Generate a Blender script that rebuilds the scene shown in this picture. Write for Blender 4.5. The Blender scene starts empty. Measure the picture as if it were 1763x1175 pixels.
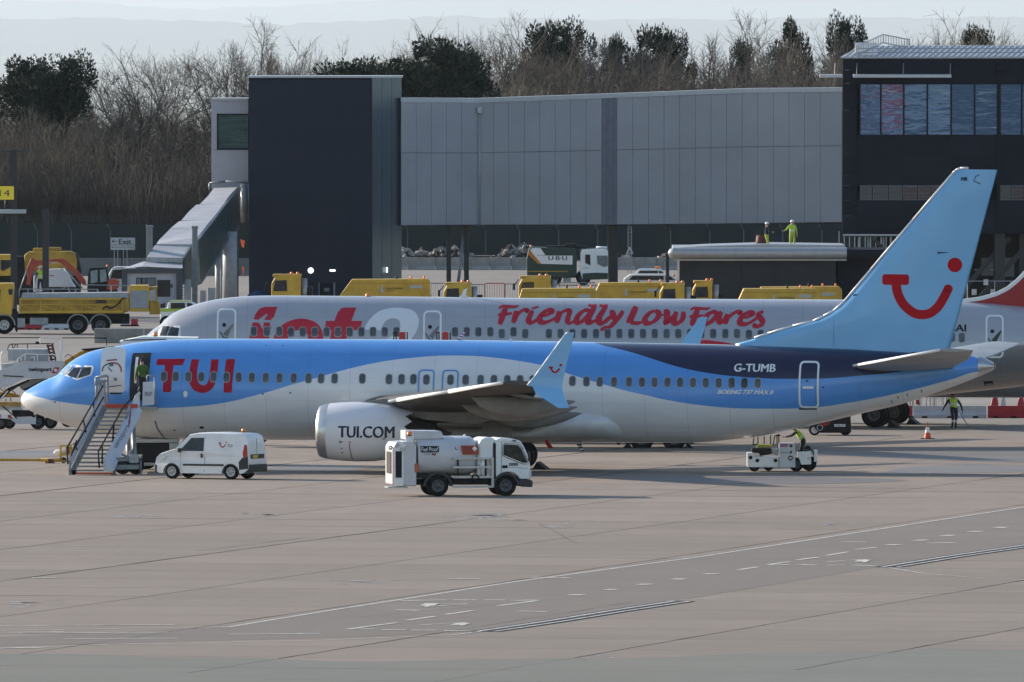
import bpy, bmesh, math, random
from mathutils import Vector, Matrix
from mathutils.bvhtree import BVHTree
from mathutils.geometry import tessellate_polygon
R = math.radians
SC = bpy.context.scene
COL = SC.collection
# ------------------------------------------------------------------ camera
H, F, YH, PW, PH = 18.35, 29400.0, 20.0, 1763.0, 1175.0
cd = bpy.data.cameras.new("camera")
cam = bpy.data.objects.new("camera", cd); COL.objects.link(cam)
cd.sensor_width = 36.0; cd.lens = F*36.0/PW
cd.clip_start = 5.0; cd.clip_end = 500000.0
TILT = math.atan((PH/2-YH)/F)
cam.location = (0, 0, H); cam.rotation_euler = (R(90)-TILT, 0, 0)
SC.camera = cam
# ------------------------------------------------------------------ sky, sun, exposure
SUN_EL, SUN_AZ = R(19.5), math.atan2(0.50, -0.865)     # azimuth as math angle of the direction TO the sun
world = bpy.data.worlds.new("World"); SC.world = world; world.use_nodes = True
wn = world.node_tree; wn.nodes.clear()
wo = wn.nodes.new("ShaderNodeOutputWorld"); wb = wn.nodes.new("ShaderNodeBackground")
sk = wn.nodes.new("ShaderNodeTexSky"); sk.sky_type = 'NISHITA'; sk.sun_disc = False
sk.sun_elevation = SUN_EL; sk.sun_rotation = R(90)-SUN_AZ
sk.air_density = 1.0; sk.dust_density = 0.7; sk.ozone_density = 1.0
wb.inputs[1].default_value = 0.135
wn.links.new(sk.outputs[0], wb.inputs[0]); wn.links.new(wb.outputs[0], wo.inputs[0])
sd = bpy.data.lights.new("sun", 'SUN'); sd.energy = 5.0; sd.angle = R(0.6); sd.color = (1.0, 0.90, 0.78)
sun = bpy.data.objects.new("sun", sd); COL.objects.link(sun)
sdir = Vector((math.cos(SUN_EL)*math.cos(SUN_AZ), math.cos(SUN_EL)*math.sin(SUN_AZ), math.sin(SUN_EL)))
sun.rotation_euler = sdir.to_track_quat('Z', 'Y').to_euler(); sun.location = sdir*200
SC.view_settings.view_transform = 'Standard'; SC.view_settings.look = 'None'
SC.view_settings.exposure = 0.63; SC.view_settings.gamma = 1.0; SC.view_settings.use_curve_mapping = False
SC.render.engine = 'CYCLES'
SC.cycles.max_bounces = 6; SC.cycles.diffuse_bounces = 3; SC.cycles.glossy_bounces = 3
SC.cycles.transmission_bounces = 4; SC.cycles.volume_bounces = 0; SC.cycles.caustics_reflective = False
SC.cycles.caustics_refractive = False
# ------------------------------------------------------------------ measuring
def ray(px, py):
    v = Vector(((px-PW/2)/F, (PH/2-py)/F, -1.0)); v.rotate(cam.rotation_euler); return v
def atd(px, py, d):                       # the point seen at px,py lying d metres out
    v = ray(px, py); return Vector((0, 0, H)) + v*(d/v.y)
def ground(px, py, z=0.0):
    v = ray(px, py); return Vector((0, 0, H)) + v*((z-H)/v.z)
def gd(py): return ground(PW/2, py).y
def mpp(d): return d/F                    # metres per photograph pixel
# ------------------------------------------------------------------ materials
MATS = {}
def mat(name, col, rough=0.6, metal=0.0, spec=0.5, noise=0.0, nscale=3.0, coat=0.0, emis=None, bump=0.0, stretch=None, col2=None, trans=0.0):
    if name in MATS: return MATS[name]
    m = bpy.data.materials.new(name); m.use_nodes = True; MATS[name] = m
    nt = m.node_tree; b = nt.nodes["Principled BSDF"]
    b.inputs["Base Color"].default_value = (*col, 1); b.inputs["Roughness"].default_value = rough
    b.inputs["Metallic"].default_value = metal; b.inputs["Specular IOR Level"].default_value = spec
    b.inputs["Coat Weight"].default_value = coat; b.inputs["Coat Roughness"].default_value = 0.12
    if trans: b.inputs["Transmission Weight"].default_value = trans
    if emis: b.inputs["Emission Color"].default_value = (*emis[0], 1); b.inputs["Emission Strength"].default_value = emis[1]
    if noise > 0 or bump > 0:
        tc = nt.nodes.new("ShaderNodeTexCoord"); mp = nt.nodes.new("ShaderNodeMapping")
        if stretch: mp.inputs["Scale"].default_value = stretch
        nz = nt.nodes.new("ShaderNodeTexNoise"); nz.inputs["Scale"].default_value = nscale; nz.inputs["Detail"].default_value = 6
        nz.inputs["Roughness"].default_value = 0.62
        nt.links.new(tc.outputs["Object"], mp.inputs[0]); nt.links.new(mp.outputs[0], nz.inputs["Vector"])
        if noise > 0:
            mx = nt.nodes.new("ShaderNodeMix"); mx.data_type = 'RGBA'
            c2 = col2 or tuple(max(0, c*(1-noise)) for c in col)
            c1 = tuple(min(1, c*(1+noise*0.35)) for c in col)
            mx.inputs[6].default_value = (*c2, 1); mx.inputs[7].default_value = (*c1, 1)
            rp = nt.nodes.new("ShaderNodeMapRange"); rp.inputs[1].default_value = 0.34; rp.inputs[2].default_value = 0.66
            nt.links.new(nz.outputs[0], rp.inputs[0]); nt.links.new(rp.outputs[0], mx.inputs[0])
            nt.links.new(mx.outputs[2], b.inputs["Base Color"])
        if bump > 0:
            bp = nt.nodes.new("ShaderNodeBump"); bp.inputs["Strength"].default_value = bump; bp.inputs["Distance"].default_value = 0.05
            nt.links.new(nz.outputs[0], bp.inputs["Height"]); nt.links.new(bp.outputs[0], b.inputs["Normal"])
    return m
def srgb(r, g, b):
    f = lambda c: (c/255)/12.92 if c/255 <= 0.04045 else (((c/255)+0.055)/1.055)**2.4
    return (f(r), f(g), f(b))
WHITE = mat('white_paint', (0.80, 0.80, 0.79), 0.35, noise=0.10, nscale=1.5, coat=0.3)
DIRTY = mat('weathered_white_paint', (0.55, 0.55, 0.53), 0.5, noise=0.25, nscale=2.0)
TYRE = mat('tyre_rubber', (0.012, 0.012, 0.013), 0.9, spec=.15, noise=0.3)
BLACK = mat('black_plastic', (0.012, 0.012, 0.014), 0.6, spec=.25, noise=0.3)
DARK = mat('dark_chassis', (0.022, 0.023, 0.026), 0.7, spec=.2, noise=0.4)
STEEL = mat('galvanised_steel', (0.32, 0.34, 0.36), 0.45, 0.5, noise=0.25)
RIM = mat('wheel_steel', (0.50, 0.51, 0.52), 0.4, 0.4, noise=0.2)
DRIM = mat('dark_wheel_steel', (0.10, 0.10, 0.11), 0.5, 0.3, noise=0.2)
GLASS = mat('vehicle_glass', (0.010, 0.013, 0.017), 0.08, spec=0.4, noise=0.6, nscale=1.6, col2=(0.035, 0.04, 0.045))
YEL = mat('airport_yellow_paint', (0.62, 0.36, 0.025), 0.4, noise=0.22, nscale=1.3, coat=0.2)
YELD = mat('dirty_yellow_paint', (0.46, 0.27, 0.03), 0.6, noise=0.45, nscale=1.0)
ORG = mat('orange_paint', (0.60, 0.07, 0.02), 0.5, noise=0.2)
AMBER = mat('amber_lens', (0.80, 0.22, 0.03), 0.25, noise=0.1)
RED = mat('red_paint', (0.45, 0.015, 0.015), 0.45, noise=0.2)
HIVIS = mat('hi_vis_cloth', (0.42, 0.60, 0.05), 0.8, noise=0.15, nscale=9)
NAVYC = mat('navy_workwear', (0.015, 0.018, 0.03), 0.9, noise=0.3, nscale=9)
SKIN = mat('skin', (0.42, 0.24, 0.17), 0.6, noise=0.1)
HAIR = mat('dark_hair', (0.03, 0.02, 0.015), 0.8, noise=0.2)
CONC = mat('concrete_block', (0.30, 0.285, 0.27), 0.9, noise=0.4, nscale=0.8, bump=0.2)
# ------------------------------------------------------------------ mesh builder
class MB:
    def __init__(s): s.v = []; s.f = []; s.mi = []; s.mats = []; s.m = 0; s.sm = []; s.smooth = False
    def use(s, m, smooth=None):
        if m not in s.mats: s.mats.append(m)
        s.m = s.mats.index(m)
        if smooth is not None: s.smooth = smooth
        return s
    def add(s, vs, fs, smooth=None):
        o = len(s.v); s.v += [tuple(v) for v in vs]
        for f in fs: s.f.append([i+o for i in f]); s.mi.append(s.m); s.sm.append(s.smooth if smooth is None else smooth)
        return s
    def box(s, x0, x1, y0, y1, z0, z1):
        return s.add([(x0,y0,z0),(x1,y0,z0),(x1,y1,z0),(x0,y1,z0),(x0,y0,z1),(x1,y0,z1),(x1,y1,z1),(x0,y1,z1)],
                     [(0,3,2,1),(4,5,6,7),(0,1,5,4),(1,2,6,5),(2,3,7,6),(3,0,4,7)], False)
    def bbox(s, x0, x1, y0, y1, z0, z1, r=0.03):      # box with bevelled edges
        c = [(x0,x1),(y0,y1),(z0,z1)]; bm = bmesh.new(); bmesh.ops.create_cube(bm, size=1)
        for v in bm.verts: v.co = Vector((x0 if v.co.x<0 else x1, y0 if v.co.y<0 else y1, z0 if v.co.z<0 else z1))
        r = min(r, (x1-x0)*.45, (y1-y0)*.45, (z1-z0)*.45)
        bmesh.ops.bevel(bm, geom=list(bm.edges), offset=r, segments=2, profile=0.5, affect='EDGES', clamp_overlap=True)
        s.bm(bm); return s
    def bm(s, bm, smooth=False):
        bm.verts.index_update(); s.add([v.co[:] for v in bm.verts], [[v.index for v in f.verts] for f in bm.faces], smooth); bm.free()
    def tube(s, p, q, r, n=6, r2=None, caps=True):
        p, q = Vector(p), Vector(q); d = (q-p)
        if d.length < 1e-6: return s
        d.normalize(); a = d.orthogonal().normalized(); b = d.cross(a); r2 = r if r2 is None else r2
        vs = []
        for (c, rr) in ((p, r), (q, r2)):
            for i in range(n):
                t = 2*math.pi*i/n; vs.append(c + (a*math.cos(t)+b*math.sin(t))*rr)
        fs = [(i, (i+1)%n, n+(i+1)%n, n+i) for i in range(n)]
        if caps: fs += [tuple(range(n-1,-1,-1)), tuple(range(n,2*n))]
        return s.add(vs, fs, n > 5)
    def pipe(s, pts, r, n=6):
        for a, b in zip(pts, pts[1:]): s.tube(a, b, r, n)
        return s
    def bar(s, p, q, w, h=None):                        # square section bar
        p, q = Vector(p), Vector(q); h = h or w; d = (q-p).normalized()
        up = Vector((0,0,1)) if abs(d.z) < 0.95 else Vector((0,1,0)); a = d.cross(up).normalized(); b = a.cross(d).normalized()
        vs = [c + a*(i*w/2) + b*(j*h/2) for c in (p, q) for (i, j) in ((-1,-1),(1,-1),(1,1),(-1,1))]
        return s.add(vs, [(0,1,5,4),(1,2,6,5),(2,3,7,6),(3,0,4,7),(3,2,1,0),(4,5,6,7)], False)
    def prism(s, poly, t0, t1, axis='y', bevel=0.0):    # poly in the other two axes, extruded along axis
        def P(a, b, t): return {'y': (a, t, b), 'x': (t, a, b), 'z': (a, b, t)}[axis]
        n = len(poly)
        if bevel > 0:
            bm = bmesh.new(); lo = [bm.verts.new(P(a, b, t0)) for a, b in poly]; hi = [bm.verts.new(P(a, b, t1)) for a, b in poly]
            bm.faces.new(lo); bm.faces.new(hi[::-1])
            for i in range(n): bm.faces.new((lo[i], hi[i], hi[(i+1)%n], lo[(i+1)%n]))
            bmesh.ops.recalc_face_normals(bm, faces=bm.faces)
            bmesh.ops.bevel(bm, geom=[e for e in bm.edges], offset=bevel, segments=2, profile=0.5, affect='EDGES', clamp_overlap=True)
            s.bm(bm); return s
        vs = [P(a, b, t0) for a, b in poly] + [P(a, b, t1) for a, b in poly]
        tr = tessellate_polygon([[Vector((a, b, 0)) for a, b in poly]])
        fs = [tuple(t) for t in tr] + [tuple(x+n for x in t[::-1]) for t in tr] + [(i, (i+1)%n, n+(i+1)%n, n+i) for i in range(n)]
        return s.add(vs, fs, False)
    def loft(s, rings, closed=True, caps=True, smooth=True):
        n = len(rings[0]); vs = [v for r in rings for v in r]; fs = []
        for k in range(len(rings)-1):
            for i in range(n if closed else n-1):
                j = (i+1) % n; fs.append((k*n+i, k*n+j, (k+1)*n+j, (k+1)*n+i))
        s.add(vs, fs, smooth)
        if caps and closed:
            s.add(rings[0], [tuple(range(n-1,-1,-1))], False); s.add(rings[-1], [tuple(range(n))], False)
        return s
    def lathe(s, prof, c=(0,0,0), axis='x', n=24, smooth=True, caps=False, a0=0.0, a1=2*math.pi):
        rings = []
        full = abs(a1-a0-2*math.pi) < 1e-6
        for (t, r) in prof:
            ring = []
            for i in range(n if full else n+1):
                a = a0 + (a1-a0)*i/n; u, w = r*math.cos(a), r*math.sin(a)
                ring.append({'x': (c[0]+t, c[1]+u, c[2]+w), 'y': (c[0]+u, c[1]+t, c[2]+w), 'z': (c[0]+u, c[1]+w, c[2]+t)}[axis])
            rings.append(ring)
        return s.loft(rings, full, caps and full, smooth)
    def cyl(s, c, r, t0, t1, axis='y', n=20):
        return s.lathe([(t0, r), (t1, r)], c, axis, n, True, True)
    def quad(s, a, b, c, d): return s.add([a, b, c, d], [(0,1,2,3)], False)
    def build(s, name, m=None, parent=None, **kw):
        me = bpy.data.meshes.new(name); me.from_pydata(s.v, [], s.f)
        ms = s.mats or [m or WHITE]
        for x in ms: me.materials.append(x)
        if s.mats: me.polygons.foreach_set('material_index', s.mi)
        me.polygons.foreach_set('use_smooth', s.sm)
        bm = bmesh.new(); bm.from_mesh(me); bmesh.ops.recalc_face_normals(bm, faces=bm.faces); bm.to_mesh(me); bm.free()
        me.update()
        return link(name, me, parent, **kw)
def link(name, me, parent=None, loc=None, **kw):
    o = bpy.data.objects.new(name, me); COL.objects.link(o)
    if parent is not None: o.parent = parent
    if loc is not None: o.location = loc
    for k, v in kw.items(): o[k] = v
    return o
def thing(name, label, cat, loc=(0,0,0), rz=0.0, group=None):
    o = bpy.data.objects.new(name, None); COL.objects.link(o); o.empty_display_size = 0.3
    o.location = loc; o.rotation_euler = (0, 0, rz); o['label'] = label; o['category'] = cat
    if group: o['group'] = group
    return o
def tag(o, label, cat, group=None):
    o['label'] = label; o['category'] = cat
    if group: o['group'] = group
    return o
def copy_tree(o, loc=None, rz=None, label=None, parent=None, scale=None):
    c = o.copy(); COL.objects.link(c); c.parent = parent
    if loc is not None: c.location = loc
    if rz is not None: c.rotation_euler = (0, 0, rz)
    if scale is not None: c.scale = (scale,)*3
    if label: c['label'] = label
    for ch in list(o.children): copy_tree(ch, parent=c)
    return c
def one(mb_fn, name, m=None, parent=None, **kw):
    b = MB(); mb_fn(b); return b.build(name, m, parent, **kw)
def interp(pts, x):
    if x <= pts[0][0]: return pts[0][1]
    for (a, b), (c, d) in zip(pts, pts[1:]):
        if x <= c: return b + (d-b)*(x-a)/(c-a)
    return pts[-1][1]
def smooth_interp(pts, x):                              # monotone-ish cubic
    n = len(pts)
    if x <= pts[0][0]: return pts[0][1]
    if x >= pts[-1][0]: return pts[-1][1]
    for i in range(n-1):
        if x <= pts[i+1][0]:
            x0, y0 = pts[i]; x1, y1 = pts[i+1]; h = x1-x0; d = (y1-y0)/h
            def sl(k):
                if k == 0: return (pts[1][1]-pts[0][1])/(pts[1][0]-pts[0][0])
                if k == n-1: return (pts[-1][1]-pts[-2][1])/(pts[-1][0]-pts[-2][0])
                a = (pts[k][1]-pts[k-1][1])/(pts[k][0]-pts[k-1][0]); b = (pts[k+1][1]-pts[k][1])/(pts[k+1][0]-pts[k][0])
                return 0 if a*b <= 0 else 2*a*b/(a+b)
            m0, m1 = sl(i), sl(i+1); t = (x-x0)/h
            return (2*t**3-3*t*t+1)*y0 + (t**3-2*t*t+t)*h*m0 + (-2*t**3+3*t*t)*y1 + (t**3-t*t)*h*m1
def spline(pts, n=8):                                   # Catmull-Rom through 2D/3D points
    P = [Vector(p) for p in pts]; P = [P[0]*2-P[1]] + P + [P[-1]*2-P[-2]]; out = []
    for i in range(1, len(P)-2):
        for k in range(n):
            t = k/n; a, b, c, d = P[i-1], P[i], P[i+1], P[i+2]
            out.append(0.5*((2*b)+(c-a)*t+(2*a-5*b+4*c-d)*t*t+(3*b-a-3*c+d)*t**3))
    out.append(P[-2]); return out
# ------------------------------------------------------------------ flat print: text and shapes as thin meshes
def text_polys(txt, size=1.0, bold=0.0, shear=0.0, align='LEFT', sx=1.0):
    cu = bpy.data.curves.new('lettering', 'FONT'); cu.body = txt; cu.size = size; cu.offset = bold; cu.shear = shear
    cu.align_x = align; cu.resolution_u = 3; cu.fill_mode = 'FRONT'
    o = bpy.data.objects.new('lettering', cu); COL.objects.link(o)
    me = bpy.data.meshes.new_from_object(o)
    vs = [(v.co.x*sx, v.co.y) for v in me.vertices]; fs = [tuple(p.vertices) for p in me.polygons]
    bpy.data.objects.remove(o); bpy.data.meshes.remove(me); bpy.data.curves.remove(cu)
    return vs, fs
def fit(vf, x0, x1, y0, y1):                            # scale a flat figure into a box
    vs, fs = vf; a = min(v[0] for v in vs); b = max(v[0] for v in vs); c = min(v[1] for v in vs); d = max(v[1] for v in vs)
    return [(x0+(v[0]-a)/(b-a)*(x1-x0), y0+(v[1]-c)/(d-c)*(y1-y0)) for v in vs], fs
def stroke(pts, w, nib=None, closed=False):
    """a stroke as a ribbon; w a number or a function of t; nib = (angle, thin/thick) for a broad pen"""
    P = [Vector((p[0], p[1])) for p in pts]; n = len(P); L, Rr = [], []
    for i in range(n):
        if closed: t = P[(i+1)%n]-P[i-1]
        else: t = P[min(i+1, n-1)]-P[max(i-1, 0)]
        t = t.normalized() if t.length > 1e-9 else Vector((1, 0)); nn = Vector((-t.y, t.x))
        ww = w(i/(n-1)) if callable(w) else w
        if nib: ww *= nib[1] + (1-nib[1])*abs(math.sin(math.atan2(t.y, t.x)-nib[0]))
        L.append(P[i]+nn*ww/2); Rr.append(P[i]-nn*ww/2)
    vs = [tuple(v) for v in L+Rr]; m = n if closed else n-1
    return vs, [(i, (i+1)%n, n+(i+1)%n, n+i) for i in range(m)]
def poly(pts):
    tr = tessellate_polygon([[Vector((a, b, 0)) for a, b in pts]]); return list(pts), [tuple(t) for t in tr]
def disc(cx, cy, r, n=20, ry=None):
    ry = ry or r; return [(cx+r*math.cos(2*math.pi*i/n), cy+ry*math.sin(2*math.pi*i/n)) for i in range(n)], [tuple(range(n))]
def rrect(x0, x1, y0, y1, r, n=4):
    out = []
    for (cx, cy, a0) in ((x1-r, y1-r, 0), (x0+r, y1-r, 90), (x0+r, y0+r, 180), (x1-r, y0+r, 270)):
        for k in range(n+1): a = R(a0+90*k/n); out.append((cx+r*math.cos(a), cy+r*math.sin(a)))
    return out
def merge(*figs):
    V, Fc = [], []
    for vs, fs in figs:
        o = len(V); V += vs; Fc += [tuple(i+o for i in f) for f in fs]
    return V, Fc
def flat(name, fig, m, parent, y=0.0, plane='xz', at=0.0, face=-1, **kw):
    """flat figure set on a vertical (xz) face at y, or 'yz' face at x"""
    vs, fs = fig
    if plane == 'xz': V = [(a, y, b) for a, b in vs]
    elif plane == 'yz': V = [(y, a, b) for a, b in vs]
    else: V = [(a, b, y) for a, b in vs]
    me = bpy.data.meshes.new(name); me.from_pydata(V, [], fs); me.materials.append(m); me.update()
    return link(name, me, parent, **kw)
# ------------------------------------------------------------------ wheels shared by many vehicles
def wheel_parts(parent, x, y, r, w, rimmat=RIM, out=-1, hub=0.62, loc=True):
    """a tyre with its rim as sub-part, axle along y; out = side the rim faces"""
    t = MB().use(TYRE)
    t.lathe([(-w/2+.03, r*hub), (-w/2, r*hub+.03), (-w/2, r*.93), (-w/2+.035, r), (w/2-.035, r), (w/2, r*.93), (w/2, r*hub+.03), (w/2-.03, r*hub)], axis='y', n=28)
    o = t.build('tyre', None, parent, loc=(x, y, r))
    b = MB().use(rimmat); f = out*w/2
    b.lathe([(f*0.85, r*hub+.005), (f*0.9, r*hub*0.93), (f*0.35, r*hub*0.80), (f*0.45, r*hub*.35), (f*0.75, r*hub*.30), (f*0.8, 0.001)], axis='y', n=20)
    b.use(BLACK)
    for k in range(6):
        a = 2*math.pi*k/6+.3; c = (math.cos(a)*r*hub*.6, 0, math.sin(a)*r*hub*.6)
        b.lathe([(f*0.42, r*hub*.13), (f*0.46, 0.001)], c=c, axis='y', n=6)
    b.build('rim', None, o)
    return o
def beacon(parent, x, y, z, r=0.09, h=0.16, name='beacon'):
    b = MB().use(BLACK); b.cyl((x, y, z), r*.9, 0, h*.25, 'z', 10)
    b.use(AMBER, True); b.lathe([(h*.25, r), (h*.8, r*.95), (h, r*.55), (h, .001)], (x, y, z), 'z', 10)
    return b.build(name, None, parent)
# ------------------------------------------------------------------ the setting: ground, apron, hills, water, haze
def apron_mat(name, base, dark, random_tone=0.10, stains=True):
    m = bpy.data.materials.new(name); m.use_nodes = True; nt = m.node_tree; N = nt.nodes; Lk = nt.links
    b = N["Principled BSDF"]; b.inputs["Roughness"].default_value = 0.88; b.inputs["Specular IOR Level"].default_value = 0.25
    geo = N.new("ShaderNodeNewGeometry")
    def noise(scale, sc=(1,1,1), det=6, ro=.6):
        mp = N.new("ShaderNodeMapping"); mp.inputs["Scale"].default_value = sc
        nz = N.new("ShaderNodeTexNoise"); nz.inputs["Scale"].default_value = scale; nz.inputs["Detail"].default_value = det; nz.inputs["Roughness"].default_value = ro
        Lk.new(geo.outputs["Position"], mp.inputs[0]); Lk.new(mp.outputs[0], nz.inputs["Vector"]); return nz.outputs[0]
    def rng(s, a, c, lo=0., hi=1.):
        r = N.new("ShaderNodeMapRange"); r.inputs[1].default_value = a; r.inputs[2].default_value = c; r.inputs[3].default_value = lo; r.inputs[4].default_value = hi
        Lk.new(s, r.inputs[0]); return r.outputs[0]
    def mix(fac, c1, c2):
        x = N.new("ShaderNodeMix"); x.data_type = 'RGBA'
        if isinstance(fac, float): x.inputs[0].default_value = fac
        else: Lk.new(fac, x.inputs[0])
        for i, c in ((6, c1), (7, c2)):
            if isinstance(c, tuple): x.inputs[i].default_value = (*c, 1)
            else: Lk.new(c, x.inputs[i])
        return x.outputs[2]
    c = mix(rng(noise(0.05, (1, .16, 1)), .35, .65), base, tuple(x*.80 for x in base))
    c = mix(rng(noise(0.6, (1, .10, 1), 8, .7), .42, .70, 0, .55), c, tuple(x*.62 for x in base))
    c = mix(rng(noise(0.13, (1, .25, 1), 4, .5), .52, .72, 0, .35), c, (base[0]*1.18, base[1]*1.05, base[2]*.95))
    c = mix(rng(noise(0.22, (1, .8, 1), 5, .7), .40, .64, 0, .72), c, tuple(x*.72 for x in base)); c = mix(rng(noise(0.55, (.5, 1, 1), 3, .6), .55, .70, 0, .35), c, tuple(x*1.25 for x in base)); c = mix(rng(noise(0.09, (.35, 1, 1), 5, .65), .46, .64, 0, .35), c, tuple(x*.70 for x in base))
    c = mix(rng(noise(2.2, (1, .35, 1), 4, .75), .42, .66, 0, .30), c, tuple(x*.66 for x in base)); c = mix(rng(noise(.8, (.35, .5, 1), 6, .75), .60, .74, 0, .45), c, tuple(x*1.35 for x in base))
    if stains:                                       # oil and rubber marks drawn out along the stands
        c = mix(rng(noise(0.045, (.35, 1.1, 1), 5, .62), .60, .72, 0, .75), c, dark)
        c = mix(rng(noise(0.28, (.22, .9, 1), 5, .6), .66, .78, 0, .6), c, dark)
        c = mix(rng(noise(1.2, (.2, .5, 1), 3, .6), .70, .80, 0, .5), c, tuple(min(1, x*1.9) for x in base))
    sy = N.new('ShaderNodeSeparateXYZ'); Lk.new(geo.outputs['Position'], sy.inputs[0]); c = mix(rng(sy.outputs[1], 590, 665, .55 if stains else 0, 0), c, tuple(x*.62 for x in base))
    oi = N.new("ShaderNodeObjectInfo")
    hsv = N.new("ShaderNodeHueSaturation"); Lk.new(c, hsv.inputs["Color"]); Lk.new(rng(oi.outputs["Random"], 0, 1, 1-random_tone, 1+random_tone), hsv.inputs["Value"])
    Lk.new(hsv.outputs[0], b.inputs["Base Color"])
    return m
CONCRETE = apron_mat('apron_concrete', (0.300, 0.250, 0.212), (0.105, 0.096, 0.094), 0.07)
ASPHALT = apron_mat('apron_asphalt', (0.235, 0.204, 0.180), (0.10, 0.095, 0.09), 0.0)
GREENASPH = apron_mat('taxiway_asphalt', (0.225, 0.224, 0.198), (0.10, 0.10, 0.09), 0.0)
BACKAPRON = apron_mat('back_apron_concrete', (0.275, 0.25, 0.228), (0.12, 0.115, 0.11), 0.0)
JOINT = mat('joint_sealant', (0.035, 0.033, 0.032), 0.9, noise=0.3)
MARK = mat('worn_white_marking', (0.56, 0.54, 0.51), 0.8, noise=0.5, nscale=2.5)
FIELD = mat('far_fields', (0.10, 0.12, 0.06), 0.95, noise=0.5, nscale=0.00009, stretch=(1, .3, 1), col2=(0.20, 0.19, 0.13))
def sheet(name, pts, z, m, kind='structure'):
    me = bpy.data.meshes.new(name); me.from_pydata([(p[0], p[1], z) for p in pts], [], [tuple(range(len(pts)))]); me.materials.append(m)
    o = link(name, me); o['kind'] = kind; return o
# the airfield stands on a shelf above a broad plain
b = MB().use(FIELD); xs = (-70000, 70000)
prof = [(-400, -.06), (1500, -.06), (2000, -40), (4200, -350), (420000, -350)]
for (y0, z0), (y1, z1) in zip(prof, prof[1:]): b.add([(xs[0], y0, z0), (xs[1], y0, z0), (xs[1], y1, z1), (xs[0], y1, z1)], [(0,1,2,3)])
o = b.build('ground'); o['kind'] = 'structure'
# slabs of the concrete apron, rows turned the way the joints run
ang = R(12.6); ca, sa = math.cos(ang), math.sin(ang); SL = 8.0; G2 = 0.035
def ab(a, b): return (a*ca + b*sa, -a*sa + b*ca)
def gxy(px, py): p = ground(px, py); return (p.x, p.y)
apron = sheet('apron', [ab(-260, 420), ab(80, 420), ab(80, 728), ab(-260, 728)], -0.03, JOINT)
slab_me = None; n_slab = 0
for i in range(-30, 6):
    for j in range(56, 91):
        cx, cy = ab((i+.5)*SL, (j+.5)*SL)
        if cy < 470: continue
        if abs(cx) > cy*0.0305 + 9: continue
        if slab_me is None:
            b = MB(); h = SL/2-G2
            b.add([(-h,-h,-.03),(h,-h,-.03),(h,h,-.03),(-h,h,-.03),(-h,-h,0),(h,-h,0),(h,h,0),(-h,h,0)], [(4,5,6,7),(0,1,5,4),(1,2,6,5),(2,3,7,6),(3,0,4,7)])
            o = b.build('concrete_slab', CONCRETE, apron, loc=(cx, cy, 0)); slab_me = o.data
        else: o = link('concrete_slab', slab_me, apron, loc=(cx, cy, 0))
        o.rotation_euler = (0, 0, -ang); n_slab += 1
SLAB_N = n_slab
sheet('back_apron', [ab(-330, 728), ab(100, 728), (200, 1275), (-330, 1275)], 0.0, BACKAPRON)
for s_, e_ in (((-330, 728), (-166, 728)),):
    pass
sheet('side_apron', [ab(-420, 200), ab(120, 200), ab(120, 470), ab(-420, 470)], -0.032, GREENASPH)
TX = gxy(0, 1128), gxy(1763, 1128)
sheet('taxiway', [(-60, 150), (60, 150)]+[gxy(*p) for p in ((2700,1116),(1900,1116),(1763,1119),(1600,1117),(1500,1122),(1300,1124),(1180,1131),(1060,1134),(980,1133),(800,1136),(640,1140),(560,1139),(420,1132),(300,1133),(120,1126),(0,1127),(-300,1124),(-1400,1124))], 0.004, GREENASPH)
# the darker service lane between the white edge line and the drain
lane = [(-200, 1106), (395, 1080), (890, 1002), (1200, 958), (1763, 876), (1963, 848), (2000, 905), (1763, 939), (1530, 974), (1170, 1034), (840, 1086), (600, 1098), (-200, 1118)]
sheet('service_lane', [gxy(*p) for p in lane], 0.004, ASPHALT)
ZC = [0]
def strip(b, pts, w):
    ZC[0] += .00005
    P = [Vector((*gxy(*p), ZC[0])) for p in pts]
    for p, q in zip(P, P[1:]):
        d = (q-p).normalized(); n = Vector((-d.y, d.x, 0))*w/2; ZC[0] += .00005; p = p+Vector((0,0,ZC[0]-p.z)); q = q+Vector((0,0,ZC[0]-q.z))
        b.add([p+n, p-n, q-n, q+n], [(0,1,2,3)])
b = MB().use(MARK)
strip(b, [(-160, 1089), (0, 1086), (395, 1080), (560, 1053), (890, 1002), (1200, 960), (1480, 917), (1763, 874), (1900, 853)], 0.15)
strip(b, [(-100, 1121), (0, 1117), (200, 1110), (560, 1103), (780, 1094), (835, 1087)], 0.12)
strip(b, [(1170, 1034), (1290, 1027), (1420, 1024), (1600, 1021), (1763, 1019), (1900, 1018)], 0.10)
strip(b, [(1530, 978), (1590, 988), (1660, 994), (1763, 999), (1850, 1002)], 0.10)
strip(b, [(0, 948), (300, 950), (700, 954), (1180, 961)], 0.06)
strip(b, [(170, 1027), (450, 1030), (780, 1033)], 0.05)
for (y, x0, x1) in ((1078, 0, 300), (1091, 30, 290), (1101, 110, 305), (1093, 395, 550), (1090, 0, 110), (1117, 0, 80)): strip(b, [(x0, y), (x1, y-1.5)], 0.30)
o = b.build('line_marking', None, None); o.location.z = 0.010; o['kind'] = 'structure'
b = MB().use(MARK)
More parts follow.
